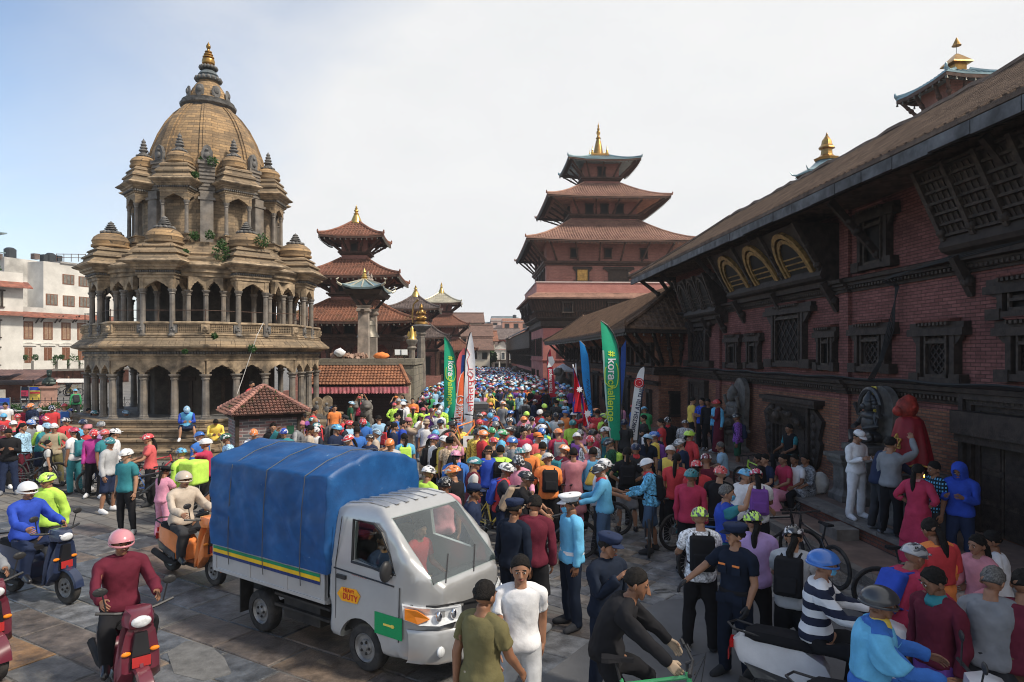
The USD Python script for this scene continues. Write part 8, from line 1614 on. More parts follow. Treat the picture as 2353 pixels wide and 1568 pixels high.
def stone_lion(lab,p,rz,k=1.0,ped=.5,mat=None):
    t=thing('stone_lion',lab,'statue',p,rz,None,scale=k);mat=mat or m_stele;m=MB();pedestal(m,0,ped,.8,1.2);put('pedestal',m,mat,t);z=ped;m=MB()
    m.ball((0,.25,z+.38),.34,2,(.85,1.2,1));m.ball((0,-.12,z+.68),.33,2,(.9,.85,1.25));m.ball((0,-.28,z+1.08),.27,2,(1,.95,1));m.ball((0,-.50,z+1.02),.15,1,(1.1,1,.8));m.tube([(0,.6,z+.2),(0,.75,z+.6),(0,.6,z+1.0)],[.08,.07,.1],6)
    for s in (-1,1):m.tube([(s*.17,-.3,z+.6),(s*.19,-.42,z+.05)],[.13,.10],8);m.ball((s*.19,-.48,z+.06),.1,1);m.ball((s*.26,.25,z+.2),.2,1,(.7,1.3,1));m.ball((s*.2,-.22,z+1.28),.08,1)
    for i in range(22):a=i*2.4;m.ball((.26*math.cos(a),-.14+.06*math.sin(a*2),z+.95+.28*math.sin(a)),.08,1)
    put('lion',m,mat,t,smooth=50)
stone_lion('stone guardian lion on a pedestal, before the pink wall right of the red banner',at(1290,930,50)*(1,1,0),-.9,1.2,.9);stone_lion('small dark stone lion far down the street at the pink palace wall',at(1188,890,75)*(1,1,0),-.9,1.15,.75);stone_lion('stone lion half hidden by the crowd, right of the temple ledge',at(842,1000,30)*(1,1,0),.2,.85,.6);stone_lion('second stone lion beside it, nearer the tiled shop',at(818,1000,31)*(1,1,0),.2,.8,.6)
t=thing('parasol','square white parasol over the stone lion by the pink wall','parasol',at(1294,930,52)*(1,1,0));m=MB();m.tube([(0,0,0),(0,0,2.8)],.03,6);put('pole',m,m_mast,t);m=MB();m.loft([sqring(.7,.7,2.35,n=1),sqring(.75,.75,2.5,n=1),sqring(.03,.03,2.95,n=1)],caps=False);put('canopy',m,cloth('white'),t)
t=thing('speaker_stack','stack of grey loudspeaker boxes right of the white banner','loudspeaker',at(1100,1060,24.5)*(1,1,0),.25)
for i in range(5):m=MB();m.cbox((0,0,.85+i*.24),(.62,.5,.22),rx=.05*(i-2));put('speaker_box',m,M('speaker_grey',(.10,.105,.115),rough=.6,var=.1),t);m=MB();m.cbox((0,-.255,.85+i*.24),(.56,.01,.17));put('grille',m,M('grille_grey',(.05,.05,.055),var=.1),t)
m=MB();m.box(-.35,.35,-.3,.3,0,.73);put('stand',m,m_plastic,t)
t=thing('steel_staple','small bent steel staple lying on the asphalt','staple',gnd(1519,1358,.012),.25);m=MB();m.tube([(.12,-.06,0),(-.1,-.06,0),(-.12,0,0),(-.1,.06,0),(.12,.06,0)],.011,6);put('bar',m,m_rim,t)
t=thing('cloth_sack','white sack lying on the palace plinth behind the woman in the patterned blouse','sack',pal(s_of(1880,1.2),1.2,.45));m=MB();v,f=_ico(3);v=v*(.22,.18,.26)*(1+.25*(meshkit.fbm(v*2.2,3,8)[:,None]-.5));m.add(v+(0,0,.22),f);put('sack',m,cloth('offwhite'),t,smooth=60)
t=thing('plastic_bag','small pink plastic bag hanging on the big dark door','bag',pal(s_of(2246),.26,1.35));m=MB();v,f=_ico(2);m.add(v*(.09,.06,.15)*(1+.3*(meshkit.fbm(v*2.5,3,4)[:,None]-.5)),f);m.tube([(0,0,.12),(0,0,.3)],.012,4);put('bag',m,cloth('rose'),t,smooth=60)
t=thing('oil_lamp','tiny burning oil lamp at the foot of the red-cloaked idol','lamp',pal(s_of(2118,1.30),1.30,1.47));m=MB();m.lathe([(.03,0),(.05,.03),(.03,.035)],10);put('bowl',m,m_gild,t);m=MB();m.lathe([(.008,.03),(.012,.05),(.001,.085)],8);put('flame',m,usdkit.material(stage,'/World/Looks/flame',{'e':('emission',{'color':(1,.35,.05),'strength':8.0})},[],surface='e.emission'),t)
# ---- the garden at the left: bust, iron fence, boards, sheds
G_=lambda x,Y:at(x,815,Y)*(1,1,0)
t=thing('bust_monument','dark bronze bust on a rose stone pedestal in the fenced garden at left','monument',G_(113,45),.35)
m_rose=M('rose_stone',(.38,.22,.17),rough=.6,var=.15,scale=3);m=MB();m.loft([sqring(.62,.62,-.02,n=1),sqring(.62,.62,.2,n=1),sqring(.5,.5,.25,n=1),sqring(.5,.5,.4,n=1),sqring(.38,.38,.5,n=1),sqring(.36,.36,1.38,n=1),sqring(.48,.48,1.45,n=1),sqring(.48,.48,1.57,n=1)]);put('pedestal',m,m_rose,t)
m=MB();m.ball((0,0,1.85),.36,2,(1.05,.62,.85));m.tube([(0,0,2.0),(0,0,2.22)],.11,8);m.ball((0,-.03,2.33),.145,2,(.9,1.05,1.15));m.lathe([(.15,2.40),(.16,2.5),(.15,2.62),(.02,2.64)],12);m.loft([sqring(.15,.12,1.57,n=1),sqring(.2,.14,1.7,n=1)]);[m.tube([(s*.3,0,1.95),(s*.36,-.08,1.75),(-s*.1,-.25,1.75)],.09,7) for s in (-1,1)];put('bust',m,M('bronze_dark',(.035,.05,.045),rough=.45,metal=.5,var=.3,scale=6),t,smooth=50)
fe=thing('iron_fence','black scrolled iron fence round the garden at left','fence',G_(70,42.5),.12);m_iron=M('iron_black',(.02,.022,.024),rough=.5,metal=.3,var=.2)
for i in range(30):
    m=MB();x=-2.4+i*.36;m.tube([(x,0,-.02),(x,0,.85)],.018,5);m.lathe([(.03,.85),(.035,.9),(.003,1.0)],6,(x,0,0));put('fence_bar',m,m_iron,fe)
    if i<29:m=MB();m.tube([(x+.18+.13*math.cos(a),0,.45+.2*math.sin(a) ) for a in np.linspace(0,5.2,12)],.012,4);put('scroll',m,m_iron,fe)
m=MB();[m.bar((-2.5,0,z),(8.2,0,z),.03,.03) for z in (.12,.78)];put('rail',m,m_iron,fe)
t=thing('pipe_rail','low pale pipe rail in front of the garden plants at left','railing',G_(60,40),.1);m=MB();m.tube([(-3,0,.35),(7,0,.35)],.035,6);[m.tube([(x,0,0),(x,0,.35)],.03,5) for x in (-3,0,3,6.8)];put('pipe',m,M('pipe_pale',(.5,.55,.52),var=.1),t)
rg=np.random.default_rng(33)
for i,(x,Y,h,lab) in enumerate(((20,41.3,.5,'low garden bush at the left edge, below the blue board'),(60,41,.42,'low garden bush between the blue board and the bust'),(100,41.2,.4,'garden bush at the foot of the bust'),(140,41.3,.6,'taller garden bush right of the bust'),(168,41,.5,'garden bush beside the green-sleeved cyclist'),(190,41,.55,'garden bush nearest the temple columns at left'))):
    t=thing('garden_bush',lab,'bush',G_(x,Y));m=MB();m.tube([(0,0,0),(.05,0,h*.7)],.03,5);put('stem',m,M('bark',(0,0,0)),t);m=MB();[leaf_clump(m,(rg.uniform(-.5,.5),rg.uniform(-.2,.2),h*rg.uniform(.5,1)),.3,60,.07,rg,.7) for _ in range(6)];put('leaves',m,m_leaf,t,kind='stuff')
def board(lab,x0,x1,y0,y1,Y,base,rows):
    k=Y/FPX;t=thing('notice_board',lab,'notice board',G_((x0+x1)/2,Y),.08);w,z0,z1=(x1-x0)*k,EYE+(HY-y1)*k,EYE+(HY-y0)*k
    m=MB();m.box(-w/2,w/2,0,.05,z0,z1);p=put('panel',m,base,t);m=MB();[m.box(sx*w/2-.03,sx*w/2+.03,.0,.06,-.02,z1+.05) for sx in (-1,1)];put('post',m,m_rim,t,kind='stuff')
    for (f0,f1,c) in rows:m=MB();m.box(-w/2*.94,w/2*.94,-.006,0,z0+(z1-z0)*f0,z0+(z1-z0)*f1);put('printed_band',m,cloth(c),p)
    m=MB();rr_=np.random.default_rng(int(x0)+50)
    for q in np.linspace(.12,.6,6):xx=-w/2*.85;z=z0+(z1-z0)*q;m.box(xx,xx+w*rr_.uniform(.5,.85),-.010,-.006,z,z+(z1-z0)*.03)
    put('printed_lines',m,cloth('charcoal'),p,kind='stuff')
board('yellow notice board with a blue heading and a red band, left of the bust',65,92,889,919,44.5,cloth('yellow'),((.72,.98,'royal blue'),(.46,.60,'red')));board('dark poster with a red figure, left of the yellow notice board',48,65,890,920,44.2,cloth('dark navy'),((.30,.75,'crimson'),(.04,.12,'offwhite')));board('blue notice board with white lines at the far left edge',-12,21,915,946,40.5,cloth('blue'),((.70,.95,'royal blue'),(.2,.45,'lilac')))
sh=thing('market_shed','open shed with rusty tin roofs over a stained concrete wall at the far left','shed',G_(20,52),.15);m_tin=M('brown_tin',(.17,.095,.075),rough=.55,metal=.2,var=.3,scale=1.2,dirt=((.09,.05,.04),.6))
for i,(x0,x1,y0,y1,z0,z1) in enumerate(((-3.5,2.6,-1.5,1.2,1.75,2.45),(-2,2.9,-.9,1.6,1.35,1.8),(-4,1.2,-2.2,0,2.1,2.5))):
    m=MB();nx=40;r=[[(x0+(x1-x0)*j/nx,y,z+.025*(j % 2)) for j in range(nx+1)] for y,z in ((y0,z0),(y1,z1))];m.loft(r,closed=False);put('tin_sheet',m,m_tin,sh)
for x in (-3.2,-.6,2.3):m=MB();m.tube([(x,-1.2,-.02),(x,-1.2,1.85)],.05,6);put('post',m,m_wood,sh)
m=MB();m.box(-4,.55,-1.6,-1.45,-.02,1.05);put('concrete_wall',m,M('stained_concrete',(.36,.32,.27),var=.3,scale=1.5,dirt=((.60,.58,.54),.7)),sh);m=MB();m.box(-4,2.8,1.2,1.3,-.02,1.5);put('back_wall',m,M('timber_red',(0,0,0)),sh)
aw=thing('white_awning','pale cloth awning over the timber shop fronts behind the bust','awning',G_(130,60),.3);m=MB();m.loft([[(-2,0,1.55+.05*math.sin(0)),(2.4,0,1.5)],[(-2,-1.2,1.25),(2.4,-1.2,1.2)]],closed=False);put('cloth',m,cloth('offwhite'),aw);m=MB();[m.tube([(x,-1.2,-.02),(x,-1.2,1.22)],.03,5) for x in (-1.9,2.3)];put('poles',m,m_mast,aw,kind='stuff')
# ================================================================ the crowd
FACEA={'f':0,'fr':.8,'r':PI/2,'br':2.35,'b':PI,'bl':-2.35,'l':-PI/2,'fl':-.8}
MARKS=[('the stone temple steps',300,23),('the tiled kiosk',590,18.5),('the bell platform shop',850,33),('the orange banner',1045,27),('the red-lettered white banner',1080,24),('the sky blue banner',1350,27),('the biggest green banner',1405,20),('the white banner with navy capitals',1460,21),
         ('the truck',900,11),('the asphalt',1400,10),('the carved palace door',1825,19),('the red-cloaked idol',2090,13),('the middle of the street',1150,40),('the pink palace wall',1240,60),('the statue column',970,42),('the far street',1120,80),('the palace doorway range',1330,40),('the left edge',20,22),('the palace kerb',1700,14)]
MARKP=[(n,at(x,815,Y)[:2]) for n,x,Y in MARKS]
seen_labels=set()
TOPN={'tshirt':'T-shirt','shirt':'long-sleeved jersey','jacket':'jacket','kurta':'kurta','vest':'vest'}
HATN={'helmet':'helmet','fullhelmet':'full helmet','topi':'cloth topi','cap':'cap','beret':'police cap','policecap':'white-topped police cap','hat':'brimmed hat','hood':'hood'}
POSEW={'phone':'reading a phone','crossed':'with arms crossed','hips':'hands on hips','onehip':'one hand on hip','raise':'raising an arm','photo':'taking a photo','sit':'sitting','sitlow':'sitting bent forward','walk':'walking','lean':'leaning forward','back':'hands behind the back'}
def autolabel(top,legs,hat,pose,pack,p,face,suf=None):
    xd=CX+p[0]/p[1]*FPX;near,mx,mY=min(MARKS,key=lambda q:np.hypot(*(at(q[1],815,q[2])[:2]-p[:2])));dx=xd-mx
    rel=('beyond' if p[1]>mY+1 else 'before') if abs(dx)<18 else ('left of' if dx<0 else 'right of')
    who='rider' if hat and hat[0]=='helmet' else 'person';a=f"{who} in {top[1]} {TOPN[top[0]]}";h=f" and {hat[1]} {HATN[hat[0]]}" if hat else ', bareheaded'
    pose=pose if isinstance(pose,str) else '';w=f" {POSEW[pose]}" if pose in POSEW else '';pk=f" with {pack[1]} {'pack' if pack[0] == 'pack' else 'drawstring bag'}" if pack else ''
    fc={'b':' from behind','f':' facing forward','l':' facing left','r':' facing right'}.get(face,' half turned');lg=f" over {legs[1]} {legs[0]}"
    for q in (rel,'near','not far from'):
        e=f", {q} {near}"
        for s in (a+h+e,a+h+pk+e,a+h+w+e,a+lg+h+e,a+lg+h+pk+e,a+h+pk+fc+e,a+lg+h+fc+e,a+h+w+fc+e):
            if s not in seen_labels and len(s.replace('-',' ').split())<=15:seen_labels.add(s);return s
    return None
FALLBACK=[]
def sees(pose):return 1.73 if not isinstance(pose,str) else {'sit':1.32,'sitlow':1.15,'squat':1.0,'lean':1.58,'cycle':1.5}.get(pose,1.73)
def spot(x,y,hh):Y=FPX*(EYE-hh)/(y-HY);return at(x,y,Y)*(1,1,0)
def place(x,y,hat,top,legs,face='f',pose='stand',pack=None,h=1.0,z=0.0,Y=None,label=None,plain=True,hair='hair',seat=None,extra=(),shoes=None,sk=None,lod=None):
    rg=random.Random(int(x*31+y*17));hgt=sees(pose)*h+(.03 if hat and hat[0]=='helmet' else .0)
    if seat is not None:hgt=seat+.88*h
    elif pose=='sit':hgt=.45+.88;seat=.42
    elif pose=='sitlow':hgt=.40+.75;seat=.38
    if Y is None:p=spot(x,y,hgt+z if seat is None else hgt)
    else:p=at(x,815,Y)*(1,1,0)
    rz=math.atan2(-p[0],p[1])+FACEA.get(face,face if not isinstance(face,str) else 0)+rg.uniform(-.15,.15)
    d=p[1];lod=lod if lod is not None else (0 if d<12 else 1 if d<29 else 2)
    lab=label or autolabel(top,legs,hat,pose,pack,p,face)
    if lab is None:FALLBACK.append((x,y));lab=f"small figure in {top[1]} among the crowd at the street"
    pz=pose
    if pose in ('stand','ease','grip') and lod<2:q=dict(POSES[pose]);q['head']=(rg.uniform(-.05,.3),rg.uniform(-.06,.06),rg.uniform(-.5,.5));q['spine']=tuple(a+b for a,b in zip(q.get('spine',(0,0,0)),(rg.uniform(-.02,.1),rg.uniform(-.05,.05),rg.uniform(-.15,.15))));pz=q
    sd=z+(seat-z if False else 0)
    p[2]=z if seat is None else 0
    if len(top)==2 and (label is None or not plain) and rg.random()<.28 and top[0] != 'kurta' and Y != 7.7:top=(*top,rg.choice(['_print','_print','_panel']))
    return person(p,rz,pz,lod,lab,None,top,legs,hat,hair,rg.randrange(5) if sk is None else sk,pack,h,shoes or rg.choice(['black','white','charcoal','grey']),extra,seat)
T_,S_,JK,KU=(lambda c,*f:('tshirt',c,*f)),(lambda c,*f:('shirt',c,*f)),(lambda c:('jacket',c)),(lambda c:('kurta',c))
TR,SHO,LG=(lambda c:('trousers',c)),(lambda c:('shorts',c)),(lambda c:('leggings',c))
HE=lambda c:('helmet',c);PK=lambda c:('pack',c);SC=(('scarf','red'),)
# -- foreground figures
place(1690,1203,('beret','navy'),T_('dark navy'),TR('dark navy'),-.45,dict(uaR=(.55,-.35,-.62),faR=(.45,-.62,-.55),uaL=(.22,-.05,-1),faL=(-.12,-.35,-.95),th=(.10,0,-1),sh=(.02,.03,-1),head=(.0,0,-.75)),Y=7.7,label='policeman in dark navy uniform and cap pointing to the ground with his gloved hand',extra=(('tabs','orange'),('pockets','dark navy'),('belt','black'),('gloves','charcoal')),h=1.0,sk=0)
place(1312,1145,('policecap','white'),S_('sky blue'),TR('dark navy'),-1.15,dict(ua=(.15,.03,-1),fa=(.02,-.14,-1),th=(.07,0,-1),sh=(.02,.03,-1),head=(.1,0,-.1)),Y=9.15,label='traffic policeman in sky blue shirt and white-topped cap, standing left of the asphalt',extra=(('belt','white'),('mask','sky blue')),h=1.02,sk=4)
place(1394,1229,('beret','navy'),JK('dark navy'),TR('dark navy'),.9,dict(uaR=(.2,-.55,-.8),faR=(-.35,-.55,.75),uaL=(.2,-.05,-1),faL=(0,-.2,-1),th=(.1,0,-1),sh=(.03,.03,-1),head=(.15,0,.3)),label='policeman in navy jacket touching his chin, behind the bending cyclist',extra=(('tabs','orange'),),sk=1)
place(1225,1140,None,JK('maroon'),SHO('black'),'b','ease',label='tall man in maroon hooded jacket and black shorts, seen from behind by the truck',sk=1,h=1.03,shoes='grey',lod=0)
place(1180,1150,('beret','navy'),S_('dark navy'),TR('dark navy'),'br','stand',label='policeman in navy between the truck and the maroon-jacketed man',sk=2)
place(1083,1112,('cap','navy'),S_('navy'),TR('navy'),'r','stand',label='man in navy shirt and cap just beyond the truck cab',sk=2)
place(1196,1268,None,T_('white'),TR('light grey'),'f','walk',label='man in white T-shirt walking toward the camera at bottom centre',sk=1,lod=0,h=1.02)
place(1108,1330,None,T_('olive'),TR('khaki'),'br','walk',label='man in olive T-shirt walking in front of the truck bumper',sk=2,lod=0)
p=np.array([1.15,6.15,0]);bike('black bicycle with green trim at the bottom edge, under the bending rider','green',p+(.05,-.15,0),-.15)
person(p+np.array([-.25,.22,0]),1.35,'cycle',0,'cyclist in black bending over a bicycle at the bottom edge',None,S_('black'),LG('black'),None,'hair',2,None,1.03,'black',(('gloves','tan'),))
place(1823,1205,HE('charcoal'),T_('light grey'),TR('black'),'b','grip',PK('black'),label='rider in pale grey T-shirt with black backpack and dark helmet, seen from behind',hair='hairlong',sk=0,lod=0)
place(1610,1164,HE('lime'),T_('white','_print'),TR('black'),'b','grip',PK('black'),label='rider in white T-shirt with lime helmet and black sling bag, left of the pointing policeman',sk=0,lod=0)
place(1734,1172,HE('lime'),JK('lilac'),LG('black'),'b','grip',None,label='woman in lilac jacket with lime helmet and long ponytail, behind the pointing policeman',hair='hairlong',sk=0,lod=0)
place(1670,1116,None,T_('teal'),TR('denim'),'r','raise',None,label='grey-haired man in blue vest and face mask, right of the red crowd',extra=(('vest','royal blue'),('mask','sky blue')),sk=5)
place(2067,1272,HE('light grey'),S_('crimson'),SHO('navy'),'br','lean',PK('royal blue'),label='rider in crimson jersey with blue backpack and pale helmet, lower right',sk=1,lod=0)
place(2152,1303,None,S_('maroon'),TR('purple'),'fl','ease',label='dark-haired person in maroon with a teal shawl at lower right',extra=(('scarf','teal'),),sk=4,lod=0)
place(2281,1306,None,T_('grey'),TR('charcoal'),'b','stand',label='grey-haired man in blue-grey T-shirt seen from behind at the right edge',sk=6,lod=0)
place(2350,1315,None,T_('maroon'),TR('brown'),'b','stand',label='person in maroon cut by the right edge',sk=2,lod=0)
place(2152,1194,None,KU('orange'),('skirt','red'),'bl','ease',label='woman in orange top and red skirt in front of the palace step, right',hair='hairlong',extra=(('shawl','red'),),sk=2)
place(2292,1225,None,S_('white'),TR('beige'),'l','sit',label='man in white shirt sitting on the palace plinth at the right edge',seat=.47,sk=2)
place(2255,1232,None,S_('rose'),TR('beige'),'fl','sit',label='woman in rose blouse sitting beside the man in white at the right edge',seat=.47,sk=1,hair='hairlong')
# -- on the palace plinth
zp=.45
place(1968,995,('cap','white'),S_('white'),TR('white'),.75,'phone',Y=13.35,z=zp,label='man in all white with white cap reading his phone on the plinth',shoes='white',sk=1)
place(2022,1010,None,S_('navy'),TR('charcoal'),2.2,'lean',Y=12.4,z=zp,label='man in navy bending toward the red-cloaked idol',sk=1)
place(2048,1020,None,S_('grey'),TR('black'),2.4,'raise',Y=12.1,z=zp,label='man in grey shirt and black trousers reaching to the red-cloaked idol',sk=1)
place(2110,1078,None,KU('crimson'),('skirt','crimson'),2.6,'hips',Y=11.3,z=zp-.3,label='woman in a long crimson dress standing by the red-cloaked idol',hair='hairlong',extra=(('scarf','rose'),),sk=1,h=.97)
place(2150,1065,None,T_('sky blue','_check'),TR('charcoal'),-.9,'stand',Y=11.5,z=zp-.3,label='boy in a blue checked shirt between the crimson dress and the blue hood',sk=2,h=.98)
place(2207,1062,('hood','royal blue'),('jacket','royal blue'),TR('navy'),-.35,'phone',Y=11.2,z=zp-.3,label='person in a bright blue hooded rain jacket before the big dark door',sk=2)
for a in ((1590,910,None,T_('yellow'),SHO('black'),'r','ease'),(1613,919,None,T_('royal blue'),TR('black'),'fl','crossed'),(1629,947,None,S_('black'),TR('black'),'f','stand'),(1651,947,None,KU('maroon'),('skirt','maroon'),'l','crossed'),(1649,926,HE('red'),S_('sky blue'),TR('navy'),'fl','stand')):place(*a,z=.45,Y=23.5-(a[0]-1590)*.02)
place(1695,963,HE('black'),S_('purple','_print'),SHO('dark green'),'l','stand',PK('navy'),label='rider in multicoloured jersey with navy backpack beside the stone idol with back slab',Y=20.5,z=.15)
place(1818,1020,None,T_('teal'),TR('black'),'fl','sit',seat=.9,Y=18.2,label='person in teal and black sitting in the carved doorway',extra=(('vest','black'),))
for a,lab in (((1661,1006,None,T_('light blue'),TR('charcoal'),'l','sit'),'grey-haired man in mint shirt sitting on the palace plinth'),((1750,1051,None,S_('black'),TR('black'),'l','sit'),'dark-haired person sitting leftmost of the row on the plinth'),((1762,1062,None,T_('navy'),TR('navy'),'fl','sit'),'man in navy T-shirt sitting in the row on the plinth'),
               ((1805,1062,None,T_('crimson'),('skirt','pink'),'fl','sit'),'woman in crimson blouse and pink skirt sitting on the plinth'),((1830,1068,None,T_('white'),TR('black'),'fl','sit'),'man in white T-shirt sitting on the plinth beside the crimson blouse'),((1856,1062,None,('kurta','grey','_print'),TR('charcoal'),'fl','sit'),'woman in patterned blouse with long hair sitting last in the row')):place(*a,seat=.47,label=lab,hair='hairlong' if 'woman' in lab else 'hair',sk=6 if 'grey-haired' in lab else None,Y=17.8 if a[0]<1700 else 15.7)
# -- temple steps and the left side
place(428,915,HE('light blue'),JK('royal blue'),SHO('navy'),'f','sitlow',Y=24.4,seat=.98,label='man in royal blue and sky blue helmet sitting alone on the temple steps',extra=(('vest','sky blue'),),shoes='white',lod=1)
place(494,950,None,JK('yellow'),TR('khaki'),'f','sitlow',Y=23.6,seat=.62,label='person in yellow raincoat and khaki trousers sitting on the temple steps',lod=1)
place(578,874,None,T_('red'),TR('charcoal'),'fr','stand',PK('charcoal'),Y=25.2,z=.92,label='man in red T-shirt with black face cover standing above the kiosk',extra=(('mask','black'),))
place(655,905,None,T_('light blue'),TR('navy'),'fr','sit',Y=25.5,seat=1.15,label='man in light blue shirt sitting behind the kiosk roof')
place(718,923,None,S_('red'),TR('black'),'r','sit',Y=23.8,seat=.9,label='man in red jersey sitting on the steps right of the kiosk',sk=1)
place(721,959,None,S_('coral'),TR('charcoal'),'fr','stand',PK('black'),label='shaven-headed man in coral jersey with a backpack right of the kiosk',hair=None)
place(685,968,('topi','rose'),S_('light grey'),TR('grey'),'fr','stand',label='old man in grey waistcoat and topi at the kiosk corner',extra=(('vest','grey'),))
place(416,940,HE('sky blue'),JK('lime'),TR('charcoal'),'bl','stand',('crate','lime'),Y=14.6,label='courier with a big lime delivery box on the back, left of the truck',lod=1,h=.95)
place(174,904,HE('sky blue'),S_('green'),TR('charcoal'),'b','ease',PK('charcoal'),Y=38,label='cyclist in green with charcoal backpack by the garden fence',lod=2)
place(157,888,None,S_('black'),TR('black'),'f','stand',Y=62,label='person in black beside the bicycles before the timber shop fronts',lod=2)
LEFT='''20 984 - Jblack Tnavy f phone - 0|52 973 - Slight_blue Tmaroon fr stand - 1|96 979 light_blue Tteal Rnavy fr lean lime 0|124 971 white Tkhaki Tolive f hips green 0|110 1012 - Tblack Tblack r stand - 0 .8|81 956 grey Twhite Tnavy b stand - 1|105 954 red Tred Tblack fr stand - 0|54 934 navy Scrimson Tnavy fr sit royal_blue 0|63 931 teal Sred Tgrey fr sit grey 0|162 940 royal_blue Tred Tblack b sit - 1|201 939 - Ssky_blue Tgrey fr sit - 0|214 944 teal Jgrey Tblack fr sit - 1|257 939 - Jmagenta Tgrey f sit - 1|286 944 light_blue Twhite Tdark_green fr sit - 0|170 980 crimson Twhite Tteal bl stand teal 1|217 984 red Jmagenta Tblack f stand - 0|242 985 coral Tteal Tblack fr stand - 0|264 983 white Twhite Tblack r stand - 1|249 1003 teal Slight_grey Rnavy fr ease - 0|345 994 red Tcoral Tblack l grip - 1|459 990 blue Sblue Tblack bl stand - 0|526 993 dark_green Slight_blue Tnavy l ease - 0|8 951 sky_blue Sred Tblack f sit - 0|28 941 charcoal Tcoral Tnavy fr sit - 0|40 952 red Sred Tblack f sit - 1|5 975 maroon Smaroon Tblack f stand - 0|33 965 white Tcrimson Tgrey b stand black 0|68 962 blue Tgrey Tblack fr stand - 0|135 940 coral Tcoral Tblack f sit - 1|150 958 black Jred Tgrey fr stand black 0|190 962 navy Tsky_blue Tblack f stand - 0|230 966 grey Tlilac Tnavy f stand - 1|90 940 white Smagenta Tblack f sit - 0|120 930 navy Tred Tgrey f stand - 0|14 925 - Twhite Tnavy f stand - 0|75 925 orange Jnavy Tblack fl stand - 0|148 926 red Tlight_grey Tblack b stand blue 0|290 1029 white Tteal Lblack fl stand - 0|584 983 orange Twhite Tblack f stand - 0|627 972 - Tblack Tblack f stand - 0|711 978 - Tbeige Tnavy r stand - 0|728 900 - Tlime Tblack r stand - 0|768 931 - Torange Tblack f stand - 0|112 1078 lime Jlime Tcharcoal fl walk - 0'''
